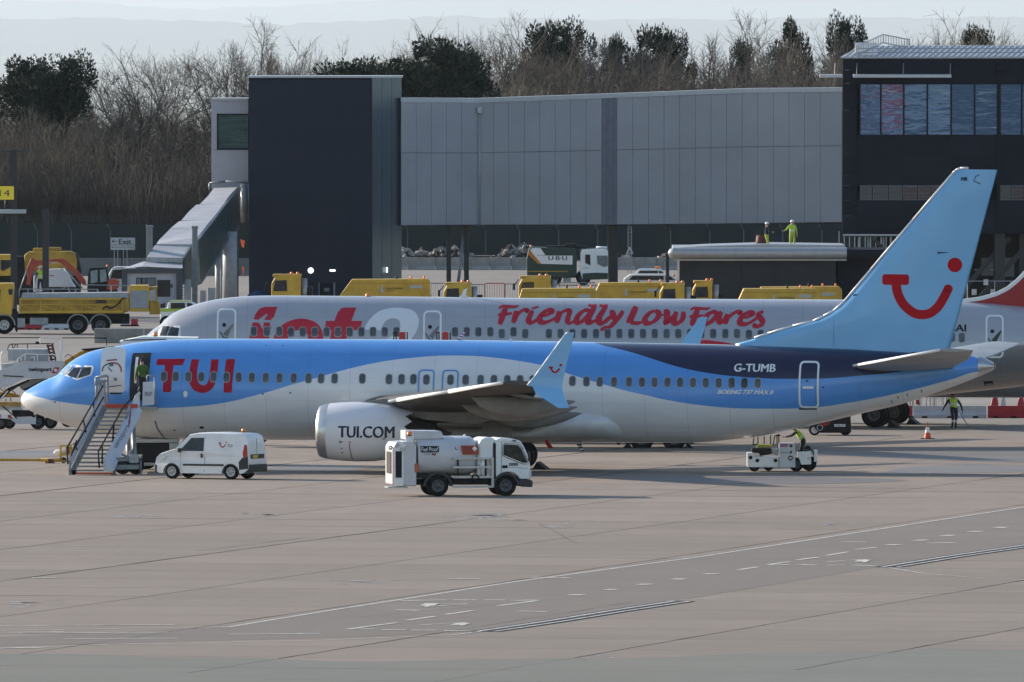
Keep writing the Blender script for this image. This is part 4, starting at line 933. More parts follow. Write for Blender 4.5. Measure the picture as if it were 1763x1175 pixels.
# dorsal fin and tail, white edge and red field
JRED = mat('fin_red_paint', (.34,.008,.014), .4, noise=.08)
fp = [(1655,519),(1690,514),(1715,507),(1735,497),(1750,485),(1763,472),(1850,380),(1900,300),(1990,296),(2035,560)]
fl2 = [J(x, y, 0) for x, y in fp]; mb = MB().use(JRED)
mb.prism(fl2+[(fl2[0][0], fl2[0][1]-.4)], -.14, .14); vf = mb.build('vertical_fin', None, jet)
mb = MB().use(DOORW)
for p, q in zip(fl2[:8], fl2[1:9]): mb.bar((p[0], 0, p[1]), (q[0], 0, q[1]), .30, .16)
mb.build('fin_leading_edge', None, vf)
for side in (-1, 1):
    mb = MB().use(WINGG)
    zr = bt2[8][1]+.75
    tipz = zr+1.75
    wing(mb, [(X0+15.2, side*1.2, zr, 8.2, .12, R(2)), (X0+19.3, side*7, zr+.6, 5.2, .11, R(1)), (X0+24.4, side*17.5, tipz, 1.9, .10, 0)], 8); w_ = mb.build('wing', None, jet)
    one(lambda b: b.tube((X0+15.2, side*1.2, zr), (X0+24.4, side*17.5, tipz), .08, 8), 'leading_edge_slat', DOORW, w_)
    rg = MB().use(JR); rg.lathe([(0, .05), (.25, .2), (.9, .27), (1.7, .16), (2.4, .02)], (X0+23.9, side*17.6, tipz+.05), 'x', 14); rg.build('wing_tip', None, w_)
    mb = MB().use(SLIV); cz = zr-.75; ex = X0+11.8
    mb.lathe([(0, 1.0), (-.05, 1.12), (.3, 1.24), (1.5, 1.32), (3.2, 1.2), (4.4, .95)], (ex, side*6.5, cz), 'x', 32); en = mb.build('engine', None, jet)
    one(lambda b: b.lathe([(.0, 1.0), (1.0, .95), (1.0, .01)], (ex, side*6.5, cz), 'x', 24), 'fan', DARK, en)
    one(lambda b: b.lathe([(4.2, .7), (5.4, .45), (6.2, .05)], (ex, side*6.5, cz), 'x', 20), 'core_exhaust', HOTM, en)
    one(lambda b: b.prism([(ex+1.3, cz+1.25), (ex+4.3, cz+1.5), (ex+6.5, cz+1.0), (ex+4, cz+.8)], side*6.5-.2, side*6.5+.2), 'pylon', FAIRG, en)
    mb = MB().use(SLIV); zt = J(1950, 590, 0)[1]; wing(mb, [(X0+39.5, side*.5, zt, 4.2, .1, 0), (X0+43.8, side*7.5, zt+.7, 1.6, .1, 0)], 6); mb.build('tailplane', None, jet)
# main bogies
jm = J(1133, 776, -3.65)
for y in (-3.65, 3.65):
    mb = MB().use(MATS['gear_leg_paint']); mb.tube((jm[0], y, .55), (jm[0], y, 2.6), .16, 10); mb.tube((jm[0]-.72, y, .55), (jm[0]+.72, y, .55), .1, 8); g = mb.build('landing_gear', None, jet)
    zg = lambda x: .0
    for dx in (-.69, .69):
        for k in (-.43, .43): wheel_parts(g, jm[0]+dx, y+k, .52, .36, DRIM, -1 if k < 0 else 1, .5)
    for dx in (-1.35, 1.35): one(lambda b: b.prism([(jm[0]+dx-.28, 0), (jm[0]+dx+.28, 0), (jm[0]+dx*.93, .36)], y-.45, y+.45), 'wheel_chock', BLACK, g)
    g.location.z = -jm[0]*0 + (jm[1] if abs(jm[1]) < .4 else 0)
gear(jet, X0+5.6, 0, (-1, 1), .39, .25, 2.4, spread=.25, legr=.09)
for (px, py, hh) in ((797, 505, 0), (1060, 513, 1)):
    if not hh: one(lambda b: b.prism([J(788,513,0), J(806,514.5,0), J(805,509.5,0), J(801.5,509,0), J(805,496,0), J(798,500,0), J(795,508,0)], -.02, .02), 'blade_aerial', WLET, jet)
mb = MB(); bb = J(634, 509, 0); mb.use(AMBER, True).lathe([(-.02, .14), (.06, .13), (.11, .001)], (bb[0], 0, bb[1]), 'z', 10); mb.build('beacon', None, jet)
# ================================================================== a third airliner, mostly hidden: belly and main wheels show
th = thing('airliner', 'plain white jet mostly hidden behind the silver one, its belly and black wheels showing', 'airliner')
d3 = 756.0; th.location = ((840-PW/2)*mpp(d3)*1.0, d3+3.4, 0); th.rotation_euler = (0, 0, -R(10))
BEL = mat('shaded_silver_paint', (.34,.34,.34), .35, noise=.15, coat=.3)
s3 = [(0, 3.0, 2.9, .04), (.3, 3.4, 2.5, .4), (1.2, 3.9, 2.0, .9), (2.6, 4.6, 1.7, 1.4), (4.5, 5.2, 1.4, 1.8), (6.5, 5.27, 1.3, 1.88), (24, 5.27, 1.26, 1.88), (27, 5.27, 1.5, 1.85), (31, 5.25, 2.2, 1.6), (35, 5.2, 3.3, 1.0), (39, 5.0, 4.2, .35)]
s3 = [(x, smooth_interp([(a, b) for a, b, c, d in s3], x), smooth_interp([(a, c) for a, b, c, d in s3], x), smooth_interp([(a, d) for a, b, c, d in s3], x)) for x in [0,.1,.3,.7,1.2,1.8,2.6,3.5,4.5,5.5,6.5,10,14,18,22,24,25.5,27,29,31,33,35,37,39]]
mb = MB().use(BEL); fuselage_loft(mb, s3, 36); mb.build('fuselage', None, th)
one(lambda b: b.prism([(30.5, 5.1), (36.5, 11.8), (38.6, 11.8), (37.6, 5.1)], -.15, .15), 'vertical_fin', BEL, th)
for side in (-1, 1):
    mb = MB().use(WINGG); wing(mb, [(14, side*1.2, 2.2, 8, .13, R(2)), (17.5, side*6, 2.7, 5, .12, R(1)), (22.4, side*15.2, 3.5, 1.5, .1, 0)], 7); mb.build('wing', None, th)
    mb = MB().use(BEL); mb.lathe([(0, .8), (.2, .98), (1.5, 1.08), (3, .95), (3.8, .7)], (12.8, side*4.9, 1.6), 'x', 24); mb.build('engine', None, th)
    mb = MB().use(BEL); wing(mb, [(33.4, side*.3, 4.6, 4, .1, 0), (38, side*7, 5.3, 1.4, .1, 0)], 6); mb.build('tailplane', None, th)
    g = gear(th, 17.9, side*2.86, (-1, 1), .56, .42, 2.2)
    one(lambda b: b.prism([(18.45, 0), (19.0, 0), (18.6, .30)], side*2.86-.5, side*2.86+.5), 'wheel_chock', BLACK, g)
gear(th, 4.5, 0, (-1, 1), .345, .2, 1.6, spread=.2, legr=.07)
# ------------------------------------------------------------------ terminal, link bridge, tower, canopy building, fence
CLADN = mat('dark_navy_cladding', (0.017, 0.023, 0.040), 0.55, spec=.2, noise=0.12, nscale=.5)
CLADD = mat('charcoal_cladding', (0.009, 0.012, 0.022), 0.6, spec=.15, noise=0.15, nscale=.5)
CLADS = mat('silver_blue_cladding', (0.10, 0.135, 0.17), 0.25, 0.5, noise=0.15, nscale=.3, stretch=(1, 1, .3))
GREYC = mat('grey_metal_cladding', (0.31, 0.32, 0.36), 0.42, 0.1, noise=0.10, nscale=.35)
PALEC = mat('pale_grey_cladding', (0.50, 0.49, 0.54), 0.5, noise=0.08, nscale=.4)
TRIMG = mat('roof_trim', (0.42, 0.44, 0.48), 0.4, 0.3, noise=.1)
SEAM = mat('panel_seam', (0.21, 0.22, 0.25), 0.7)
def colx(px, d): return (px-PW/2)*mpp(d)
def zh(py, d): return H-(py-YH)*mpp(d)
# --- stair tower
DT = 1075.0
tw = thing('stair_tower', 'tall windowless dark navy tower with a silvery side, left of the long grey bridge', 'tower', (colx(560, DT), DT, 0))
xo = tw.location.x; zt = zh(131, DT); xa, xb, xc = colx(428.5, DT)-xo, colx(640, DT)-xo, colx(690.5, DT)-xo
one(lambda b: b.prism([(xa, .03), (xb, .03), (xc-.03, 2.4), (xc-.03, 10), (xa, 10)], 0, zt-.02, 'z'), 'core', CLADD, tw)
n = 8
for i in range(6):
    for j in range(7):
        w = (xb-xa)/6; h = (zt-.25)/7
        if i == 0 and j == 0:
            o = one(lambda b: b.box(.006, w-.006, -.02, .03, .006, h-.006), 'cladding_panel', CLADN, tw, loc=(xa, 0, 0)); pm = o.data
        else: link('cladding_panel', pm, tw, loc=(xa+i*w, 0, j*h))
dx, dy = xc-xb, 2.4; ln = math.hypot(dx, dy); an = math.atan2(dy, dx)
for i in range(3):
    w = ln/3; o = one(lambda b: b.box(.02, w-.02, -.03, .02, 0, zt-.12), 'silver_panel', CLADS, tw, loc=(xb+dx*i/3, dy*i/3, 0)); o.rotation_euler = (0, 0, an)
one(lambda b: b.prism([(xa-.05, -.06), (xb+.02, -.06), (xc+.06, 2.38), (xc+.06, 10), (xa-.05, 10)], zt-.12, zt, 'z'), 'roof_edge', TRIMG, tw)
lamp = mat('lit_bulkhead', (.9,.9,.88), .4, emis=((1,.98,.92), 1.3))
for (px, py, w, h) in ((535, 466, .34, .34), (572.5, 466, .36, .12)):
    def f_(b, px=px, py=py, w=w, h=h):
        c = (colx(px, DT)-xo, zh(py, DT))
        if w == h: b.lathe([(-.14, .17), (-.10, .18), (-.06, .001)], (c[0], 0, c[1]), 'y', 14)
        else: b.bbox(c[0]-w/2, c[0]+w/2, -.12, -.02, c[1]-h/2, c[1]+h/2, .02)
    one(f_, 'wall_lamp', lamp, tw)
def f_(b): b.bbox(colx(666, DT)-xo-.05, colx(666, DT)-xo+.05, .9, 1.1, zh(470, DT), zh(461, DT), .02)
one(f_, 'wall_lamp', lamp, tw)
dd = one(lambda b: b.box(colx(550, DT)-xo, colx(574, DT)-xo, -.06, 0, 0, zh(488, DT)), 'door', CLADD, tw)
one(lambda b: b.box(colx(558, DT)-xo, colx(567, DT)-xo, -.08, -.06, zh(502, DT), zh(496, DT)), 'door_sign', FAIRG, dd)
one(lambda b: (b.box(colx(548.5, DT)-xo, colx(550, DT)-xo, -.09, 0, 0, zh(487, DT)), b.box(colx(574, DT)-xo, colx(577, DT)-xo, -.09, 0, 0, zh(487, DT))), 'door_frame', SEAM, tw)
# --- end of the corridor left of the tower
DE = 1079.0
en = thing('corridor_end', 'pale grey corridor end with one wide window, on the left side of the dark tower', 'building', (colx(398, DE), DE, 0)); xo = en.location.x
z0, z1 = zh(325, DE), zh(170, DE)
xl, xr = colx(364, DE)-xo, colx(428, DE)-xo-.02
wx0, wx1, wz0, wz1 = colx(375, DE)-xo, xr, zh(256, DE), zh(198, DE)
def f_(b):
    b.use(PALEC); b.box(xl, wx0, 0, 8, z0, z1-.14); b.box(wx0, xr, 0, 8, wz1, z1-.14); b.box(wx0, xr, 0, 8, z0, wz0); b.box(wx0, xr, .6, 8, wz0, wz1)
one(f_, 'wall', None, en)
one(lambda b: b.box(xl-.05, xr, -.08, 8, z1-.14, z1+.02), 'roof_edge', TRIMG, en)
WGL = mat('corridor_glass', (0.012, 0.045, 0.055), 0.10, spec=.25, noise=.8, nscale=1.4, stretch=(.5, 1, 3), col2=(0.07, 0.15, 0.16))
wf = one(lambda b: (b.box(wx0-.06, wx0+.03, -.05, .1, wz0-.07, wz1+.07), b.box(wx0, xr, -.05, .1, wz1-.02, wz1+.07), b.box(wx0, xr, -.05, .1, wz0-.07, wz0+.02)), 'window_frame', CLADD, en)
one(lambda b: b.box(wx0+.03, xr, .02, .06, wz0+.02, wz1-.02), 'pane', WGL, wf)
one(lambda b: b.box(xl+.1, xr, -.012, 0, zh(259, DE), zh(258, DE)), 'panel_joint', SEAM, en)
# legs beneath it
for px, w in ((398, 22), (372, 8)):
    one(lambda b: b.tube((colx(px, DE)-xo, 4, 0), (colx(px, DE)-xo, 4, z0+.05), w*mpp(DE)/2, 16), 'support_column', MATS.get('column_grey') or mat('column_grey', (.30,.32,.34), .5, noise=.2), en)
# --- long link bridge with fold seams, one panel each
BR = thing('link_bridge', 'long grey metal-clad link bridge on slim dark columns, from the navy tower to the terminal', 'bridge', (colx(1070, 1085), 1085, 0)); xo, yo = BR.location.x, BR.location.y
# plan line: px of corner, depth, top px, bottom px
nodes = [(690, 1077, 168.5, 388.5), (823, 1079.5, 169.5, 387.5), (1038, 1078.5, 162, 387), (1062, 1078.4, 161, 387), (1290, 1075.6, 152.5, 385), (1450, 1073, 151, 383)]
def npt(t_px):
    for a, c in zip(nodes, nodes[1:]):
        if t_px <= c[0]+.01:
            t = (t_px-a[0])/(c[0]-a[0]); return [a[k]+(c[k]-a[k])*t for k in range(4)]
    return list(nodes[-1])
def bpt(px):
    _, d, ty, by = npt(px); return colx(px, d)-xo, d-yo, zh(ty, d), zh(by, d)
joints = [690, 731, 772, 810, 823] + [823+26.2*k for k in range(1, 8)] + [1036]; joints = [690, 716, 742, 768, 794, 823]+[823+26.6*k for k in range(1, 8)]+[1036]
right = [1063]+[1063+26.9*k for k in range(1, 14)]+[1449.5]
def panel(pa, pb, ta, tb, m=GREYC, name='cladding_panel', proud=0.0, gap=.010):
    a, c = bpt(pa), bpt(pb); dvec = Vector((c[0]-a[0], c[1]-a[1], 0)); l = dvec.length; dvec.normalize(); nn = Vector((dvec.y, -dvec.x, 0))
    p0 = Vector((a[0], a[1], 0))+dvec*gap; p1 = Vector((c[0], c[1], 0))-dvec*gap
    b = MB().use(m); f = lambda q, o, t: q+nn*(o+proud)+Vector((0, 0, (a[3] if q is p0 else c[3])*(1-t)+(a[2] if q is p0 else c[2])*t))
    vs = [f(p0, 0, ta), f(p1, 0, ta), f(p1, 0, tb), f(p0, 0, tb), f(p0, .05, ta), f(p1, .05, ta), f(p1, .05, tb), f(p0, .05, tb)]
    b.add(vs, [(4,5,6,7),(0,1,5,4),(1,2,6,5),(2,3,7,6),(3,0,4,7)]); return b.build(name, None, BR)
for seg in (joints, right):
    for pa, pb in zip(seg, seg[1:]):
        for ta, tb in ((.004, .565), (.571, .965)): panel(pa, pb, ta, tb)
b = MB().use(SEAM); ks = [690, 823, 930, 1038, 1062, 1180, 1290, 1370, 1450]
for pa, pb in zip(ks, ks[1:]):
    a, c = bpt(pa), bpt(pb)
    b.add([(a[0], a[1], a[3]), (c[0], c[1], c[3]), (c[0], c[1], c[2]-.1), (a[0], a[1], a[2]-.1), (a[0], a[1]+3.4, a[3]), (c[0], c[1]+3.4, c[3]), (c[0], c[1]+3.4, c[2]-.1), (a[0], a[1]+3.4, a[2]-.1)], [(0,1,2,3),(4,7,6,5),(0,4,5,1),(3,2,6,7)])
b.build('core', None, BR)
b = MB().use(TRIMG)
for pa, pb in zip(ks, ks[1:]):
    a, c = bpt(pa), bpt(pb)
    b.add([(a[0], a[1]-.10, a[2]-.28), (c[0], c[1]-.10, c[2]-.28), (c[0], c[1]-.10, c[2]), (a[0], a[1]-.10, a[2]), (a[0], a[1]+3.5, a[2]-.28), (c[0], c[1]+3.5, c[2]-.28), (c[0], c[1]+3.5, c[2]), (a[0], a[1]+3.5, a[2])], [(0,1,2,3),(4,7,6,5),(0,4,5,1),(3,2,6,7)])
b.build('parapet', None, BR)
for k in range(4): panel(1038+k*6, 1044+k*6, 0.0, .965, mat('expansion_joint', (.15,.165,.21), .5, noise=.2), 'expansion_joint', -.04 if k % 2 else 0, .02)
x, y, zt_, zb_ = bpt(826)
one(lambda b: (b.tube((x, y-.12, zb_-.05), (x, y-.12, zt_-.7), .045, 8), b.bbox(x-.15, x+.15, y-.22, y-.06, zt_-.95, zt_-.55, .02)), 'downpipe', TRIMG, BR)
COLD = mat('dark_steel_column', (.018,.021,.028), .45, noise=.2)
for (px, w, py) in ((772.5, 8, 388), (803, 8.5, 388), (1055.5, 17, 388), (1149.5, 6, 386)):
    x, y, zt_, zb_ = bpt(px); w *= mpp(1078)
    def f_(b): b.bbox(x-w/2, x+w/2, y+1.5-w/2, y+1.5+w/2, 0, zb_+.02, .02); b.box(x-w, x+w, y+1.1, y+1.9, zb_-.12, zb_-.01)
    one(f_, 'column', COLD, BR)
x0_, y0_, _, z_ = bpt(785); x1_, y1_, _, z1_ = bpt(802)
one(lambda b: b.tube((x0_, y0_+1.5, .1), (x1_-.1, y1_+1.5, z1_-.6), .10, 8), 'brace', MATS['galvanised_steel'], BR)
# --- terminal block on the right
DB = 1040.0
tb = thing('terminal_building', 'dark navy terminal block with a band of tall mirror windows, right of the grey bridge', 'building', (colx(1600, DB), DB, 0)); xo = tb.location.x
xl = colx(1451, DB)-xo; xr = colx(1840, DB)-xo; zt = zh(98, DB); zb = zh(402, DB)
xsb = [xl, colx(1475, DB)-xo, colx(1556, DB)-xo, colx(1637, DB)-xo, colx(1718, DB)-xo, colx(1800, DB)-xo, xr]
wa, wb_ = zh(234, DB), zh(144, DB); la, lb = zh(345, DB), zh(319.5, DB)
one(lambda b: (b.box(xl+.4, xr, .08, 12, lb, wa), b.box(xl+.4, xr, .08, 12, wb_, zt-.02), b.box(xl+.4, xr, .08, 12, zb, la), b.box(xl+.4, xsb[1], .08, 12, la, wb_), b.box(xl+.43, xr, .9, 12, zb+.01, zt-.03)), 'core', CLADD, tb)
rows = [(zb, zh(372, DB)), (zh(372, DB), la), (lb, zh(302, DB)), (zh(302, DB), zh(270, DB)), (zh(270, DB), wa), (wb_, zh(121, DB)), (zh(121, DB), zt)]
for i, (a, c) in enumerate(zip(xsb, xsb[1:])):
    rr = rows if i else [(zb, zh(372, DB)), (zh(372, DB), la), (la, lb), (lb, zh(302, DB)), (zh(302, DB), zh(270, DB)), (zh(270, DB), zh(190, DB)), (zh(190, DB), wb_), (wb_, zh(121, DB)), (zh(121, DB), zt)]
    for z0, z1 in rr: one(lambda b: b.box(a+.008, c-.008, -.02, .07, z0+.008, z1-.008), 'cladding_panel', CLADD if (i+int(z0*7)) % 3 else mat('charcoal_cladding_light', (.012,.016,.027), .6, spec=.15, noise=.15, nscale=.5), tb)
# mirror glass: wavy panes that reflect the apron
def mirror_glass(name, tint, sc):
    m = bpy.data.materials.new(name); m.use_nodes = True; nt = m.node_tree; b = nt.nodes["Principled BSDF"]
    b.inputs["Base Color"].default_value = (*tint, 1); b.inputs["Metallic"].default_value = 0.75; b.inputs["Roughness"].default_value = 0.03
    tc = nt.nodes.new("ShaderNodeTexCoord"); mp = nt.nodes.new("ShaderNodeMapping"); mp.inputs["Scale"].default_value = (.6, 1, 2.2)
    oi = nt.nodes.new("ShaderNodeObjectInfo"); ad = nt.nodes.new("ShaderNodeVectorMath"); ad.operation = 'ADD'
    nz = nt.nodes.new("ShaderNodeTexNoise"); nz.inputs["Scale"].default_value = sc; nz.inputs["Detail"].default_value = 2
    nt.links.new(tc.outputs["Object"], mp.inputs[0]); nt.links.new(mp.outputs[0], ad.inputs[0]); nt.links.new(oi.outputs["Location"], ad.inputs[1]); nt.links.new(ad.outputs[0], nz.inputs["Vector"])
    bp = nt.nodes.new("ShaderNodeBump"); bp.inputs["Strength"].default_value = 0.16; bp.inputs["Distance"].default_value = 0.03
    nt.links.new(nz.outputs[0], bp.inputs["Height"]); nt.links.new(bp.outputs[0], b.inputs["Normal"]); return m
MIR = mirror_glass('mirror_glass', (.15, .26, .44), 1.2); MIR2 = mirror_glass('dim_mirror_glass', (.12, .14, .16), 2.2)
edges = [1480.5, 1516.5, 1556, 1596.5, 1637.5, 1678, 1717, 1722, 1759, 1799, 1838]
for a, c in zip(edges, edges[1:]):
    if c-a < 8: continue
    x0, x1 = colx(a, DB)-xo, colx(c, DB)-xo
    fr = one(lambda b: (b.box(x0-.05, x0+.035, -.04, .12, wa, wb_), b.box(x1-.035, x1+.05, -.045, .12, wa, wb_), b.box(x0, x1, -.03, .12, wb_-.06, wb_), b.box(x0, x1, -.03, .12, wa, wa+.06)), 'window_frame', CLADD, tb)
    w_, h_ = x1-x0-.07, wb_-wa-.12
    p = one(lambda b: b.box(-w_/2, w_/2, 0, .02, -h_/2, h_/2), 'pane', MIR, fr, loc=((x0+x1)/2, .03, (wa+wb_)/2))
    p.rotation_euler = (R(.62+random.Random(int(a)).uniform(-.22, .22)), 0, R(random.Random(int(a)+5).uniform(-.5, .5)))
for a, c in ((1481, 1502), (1503, 1530), (1531, 1554), (1555, 1580), (1581, 1604), (1605, 1640), (1641, 1680), (1720, 1742), (1743, 1763), (1764, 1800)):
    x0, x1 = colx(a, DB)-xo, colx(c, DB)-xo; h_ = lb-la-.08
    fr = one(lambda b: (b.box(x0, x1, -.03, .1, lb-.04, lb), b.box(x0, x1, -.03, .1, la, la+.04), b.box(x0-.015, x0+.02, -.02, .1, la, lb)), 'window_frame', mat('grey_frame', (.12,.13,.15), .5), tb)
    p = one(lambda b: b.box(-(x1-x0)/2+.02, (x1-x0)/2-.02, 0, .02, -h_/2, h_/2), 'pane', MIR2, fr, loc=((x0+x1)/2, .03, (la+lb)/2)); p.rotation_euler = (R(.9+random.Random(a).uniform(-.2, .1)), 0, R(random.Random(a+1).uniform(-.3, .3)))
    if 1550 < a < 1650 or a > 1735:
        for k in range(4): z_ = la+.08+k*h_/4; one(lambda b: b.box(x0+.02, x1-.02, -.01, .02, z_, z_+.05), 'blind_slat', mat('dull_red_blind', (.10,.02,.03), .6), fr)
one(lambda b: (b.box(colx(1717, DB)-xo, colx(1722, DB)-xo, -.16, .06, zb, zh(112, DB)), b.bbox(colx(1713, DB)-xo, colx(1730, DB)-xo, -.3, -.02, zh(122, DB), zh(114, DB), .03)), 'downpipe', CLADD, tb)
# sun shades on rods
for (p0, p1, py, rods, yy) in ((1468, 1637, 131, (1474, 1554, 1635), -1.3), (1410, 1450, 131, (1436,), -1.0)):
    aw = one(lambda b: b.prism([(yy, zh(134, DB)), (yy, zh(128.5, DB)), (yy+.9, zh(128, DB)), (yy+.9, zh(130, DB))], colx(p0, DB)-xo, colx(p1, DB)-xo, 'x', .02), 'sun_shade', mat('pale_aluminium', (.50,.51,.53), .4, .3, noise=.1), tb)
    for r_ in rods: one(lambda b: b.tube((colx(r_, DB)-xo, yy+.2, zh(129, DB)), (colx(r_+1.5, DB)-xo, .02 if p0 > 1450 else yy+.25, zh(109, DB)), .02, 5), 'tie_rod', TRIMG, aw)
# roof: standing seams sloping back, and the guard rail
RFM = mat('roof_sheet', (.42,.43,.45), .45, .35, noise=.2)
zr1, zr0 = zh(80, DB+6), zt; xl2 = xl-.15
rs = one(lambda b: b.add([(xl2, -.12, zr0), (xr, -.12, zr0), (xr, 7, zr0+.66), (xl2+1.5, 7, zr0+.66), (xl2, -.12, zr0-.1), (xr, -.12, zr0-.1), (xr, 7, zr0+.5), (xl2+1.5, 7, zr0+.5)], [(0,1,2,3),(4,5,1,0),(3,7,4,0),(3,2,6,7)]), 'roof_sheet', RFM, tb)
b = MB().use(TRIMG)
for k in range(44):
    x = xl2+.3+k*.36
    if x+2.0 > xr: break
    b.bar((x, -.10, zr0+.03), (x+1.0, 6.9, zr0+.69), .05, .05)
b.build('roof_seam', None, tb)
b = MB().use(mat('rail_grey', (.40,.41,.43), .5, .3))
zz_ = zr0
for k in range(10):
    x = colx(1475+k*26.8, DB)-xo; b.bar((x, .3, zz_), (x, .3, zz_+.50), .05)
for h_ in (.25, .5): b.tube((colx(1475, DB)-xo, .3, zz_+h_), (xr, .3, zz_+h_), .03, 5)
b.build('guard_rail', None, tb)
b = MB().use(MATS['rail_grey'])
A, Bp, C = (colx(1474, DB)-xo, .6, zh(95, DB)), (colx(1523, DB)-xo, 4.0, zh(74, DB)), (colx(1570, DB)-xo, 6.4, zh(83, DB))
for p, q, n in ((A, Bp, 11), (Bp, C, 10)):
    p, q = Vector(p), Vector(q); b.tube(p+Vector((0,0,.5)), q+Vector((0,0,.5)), .04, 5); b.tube(p, q, .05, 5)
    for k in range(n+1): c = p.lerp(q, k/n); b.bar(c, c+Vector((0,0,.5)), .05)
b.build('roof_stair_rail', None, tb)
one(lambda b: b.prism([(A[1], A[2]-.35), (A[1], A[2]), (Bp[1], Bp[2]), (Bp[1], Bp[2]-.35)], A[0], Bp[0]-.4, 'x'), 'roof_stair', RFM, tb)
# undercroft: columns and braces below the block
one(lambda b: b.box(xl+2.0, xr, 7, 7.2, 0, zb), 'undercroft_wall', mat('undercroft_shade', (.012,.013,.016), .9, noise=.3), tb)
for (px, w, dy) in ((1722, 18, .5), (1760, 8, 1.5), (1475, 6, 2), (1668, 8, 3)):
    x = colx(px, DB)-xo; w *= mpp(DB); one(lambda b: b.bbox(x-w/2, x+w/2, dy, dy+w, 0, zb+.02, .02), 'column', COLD, tb)
for (pa, pb) in (((1660, 498), (1740, 410)), ((1690, 512), (1763, 430)), ((1505, 405), (1540, 450)), ((1745, 510), (1800, 440))):
    one(lambda b: b.bar((colx(pa[0], DB)-xo, 1.2, max(0, zh(pa[1], DB))), (colx(pb[0], DB)-xo, 1.2, zh(pb[1], DB)), .42, .3), 'brace', COLD, tb)
one(lambda b: (b.box(colx(1695, DB)-xo, colx(1716, DB)-xo, 6.9, 6.95, zh(478, DB), zh(447, DB)), b.box(colx(1734, DB)-xo, colx(1752, DB)-xo, 6.9, 6.95, zh(480, DB), zh(447, DB))), 'undercroft_door', mat('dim_grey_door', (.16,.17,.19), .7, noise=.2), tb)
b = MB().use(MATS['rail_grey']); 
b.tube((colx(1665, DB)-xo, -.6, zh(484, DB)), (colx(1763, DB)-xo, -.6, zh(484, DB)), .025, 5)
for px in (1665, 1712, 1740): b.tube((colx(px, DB)-xo, -.6, 0), (colx(px, DB)-xo, -.6, zh(484, DB)), .025, 5)
for px, py in ((1685, 466), (1712, 466)): b.tube((colx(px-5, DB)-xo, 3, zh(py, DB)), (colx(px+6, DB)-xo, 3, zh(py, DB)), .035, 5)
b.build('service_rail', None, tb)
for (px, py) in ((1677, 503), (1709, 503), (1697, 486)): one(lambda b: b.box(colx(px-4, DB)-xo, colx(px+4, DB)-xo, -.7, -.5, zh(py+5, DB), zh(py-5, DB)), 'notice_board', DIRTY, tb)
# gantry under the block, left end
b = MB().use(COLD); zg = zh(404, DB); b.box(colx(1452, DB)-xo, colx(1560, DB)-xo, -1.2, 1.2, zg-.12, zg)
b.use(TRIMG)
b.box(colx(1452, DB)-xo, colx(1560, DB)-xo, -1.22, -1.2, zg-.06, zg+.03)
for k in range(13): x = colx(1444+k*9 if k else 1444, DB)-xo; b.bar((x, -1.1, zh(430, DB)), (x, -1.1, zh(405 if k else 398, DB)), .05)
for px in (1478, 1494, 1498, 1517, 1521, 1533): x = colx(px, DB)-xo; b.bar((x, -.6, zh(427, DB)), (x, -.6, zh(408, DB)), .09)
b.use(COLD); b.box(colx(1481, DB)-xo, colx(1500, DB)-xo, -.5, .5, zh(428, DB), zh(414, DB)); b.box(colx(1445, DB)-xo, colx(1560, DB)-xo, -1.3, 1.4, zh(433, DB), zh(430, DB)); b.bar((colx(1500, DB)-xo, -1, zh(406, DB)), (colx(1527, DB)-xo, -1, zh(436, DB)), .3, .2)
b.build('gantry', None, tb)
# --- low building with rounded pale roof, workers stand on it
DC = 1015.0
cb = thing('canopy_building', 'low dark building with a rounded pale metal roof edge, two workers on top', 'building', (colx(1330, DC), DC, 0)); xo = cb.location.x
zr = zh(446, DC); ra = colx(1150, DC)-xo; rb = colx(1458, DC)-xo; re = colx(1530, DC)-xo
one(lambda b: b.box(colx(1170, DC)-xo, colx(1440, DC)-xo, .9, 13, 0, zr+.02), 'wall', mat('dark_grey_wall', (.042,.045,.052), .7, spec=.2, noise=.2, nscale=.6), cb)
for k in range(5):
    a = colx(1170+k*54, DC)-xo; one(lambda b: b.box(a+.01, a+54*mpp(DC)-.01, .84, .9, 0.02, zr-.02), 'wall_panel', MATS['dark_grey_wall'], cb)
RW = mat('pale_roof_metal', (.40,.41,.43), .38, .3, noise=.12)
rf = MB().use(RW); r_ = (zh(428, DC)-zr)/2+.02
prof = [(.0+r_-r_*math.cos(t), zr+r_+r_*math.sin(t)) for t in [PI*(-.5+k/10) for k in range(11)]]
rf.add([p for x in (ra+.3, rb) for p in [(x, r_-r_*math.cos(PI*(-.5+k/10)), zr+r_+r_*math.sin(PI*(-.5+k/10))) for k in range(11)]], [(k, k+1, 11+k+1, 11+k) for k in range(10)], True)
rf.lathe([(0, r_), (-.2, r_*.75), (-.3, .01)], (ra+.3, r_, zr+r_), 'x', 16)
rf.build('roof_edge', None, cb)
one(lambda b: b.box(ra+.35, rb, r_, 13, zr+.02, zr+2*r_), 'roof_slab', RW, cb)
one(lambda b: b.prism([(ra+.8, zr+2*r_+.01), (colx(1220, DC)-xo, zh(424, DC)), (colx(1320, DC)-xo, zh(421, DC)), (rb-.1, zh(423, DC)), (rb-.1, zr+2*r_+.01)], 1.2, 10), 'roof_crown', RW, cb)
one(lambda b: (b.box(rb+.01, re, .1, 10, zh(444, DC), zh(430, DC)), b.box(rb-.5, re, 1.5, 10, 0, zh(444, DC)-.01)), 'dark_extension', CLADD, cb)
one(lambda b: b.box(ra+.4, rb, .5, .6, zr-.12, zr-.01), 'gutter', TRIMG, cb)
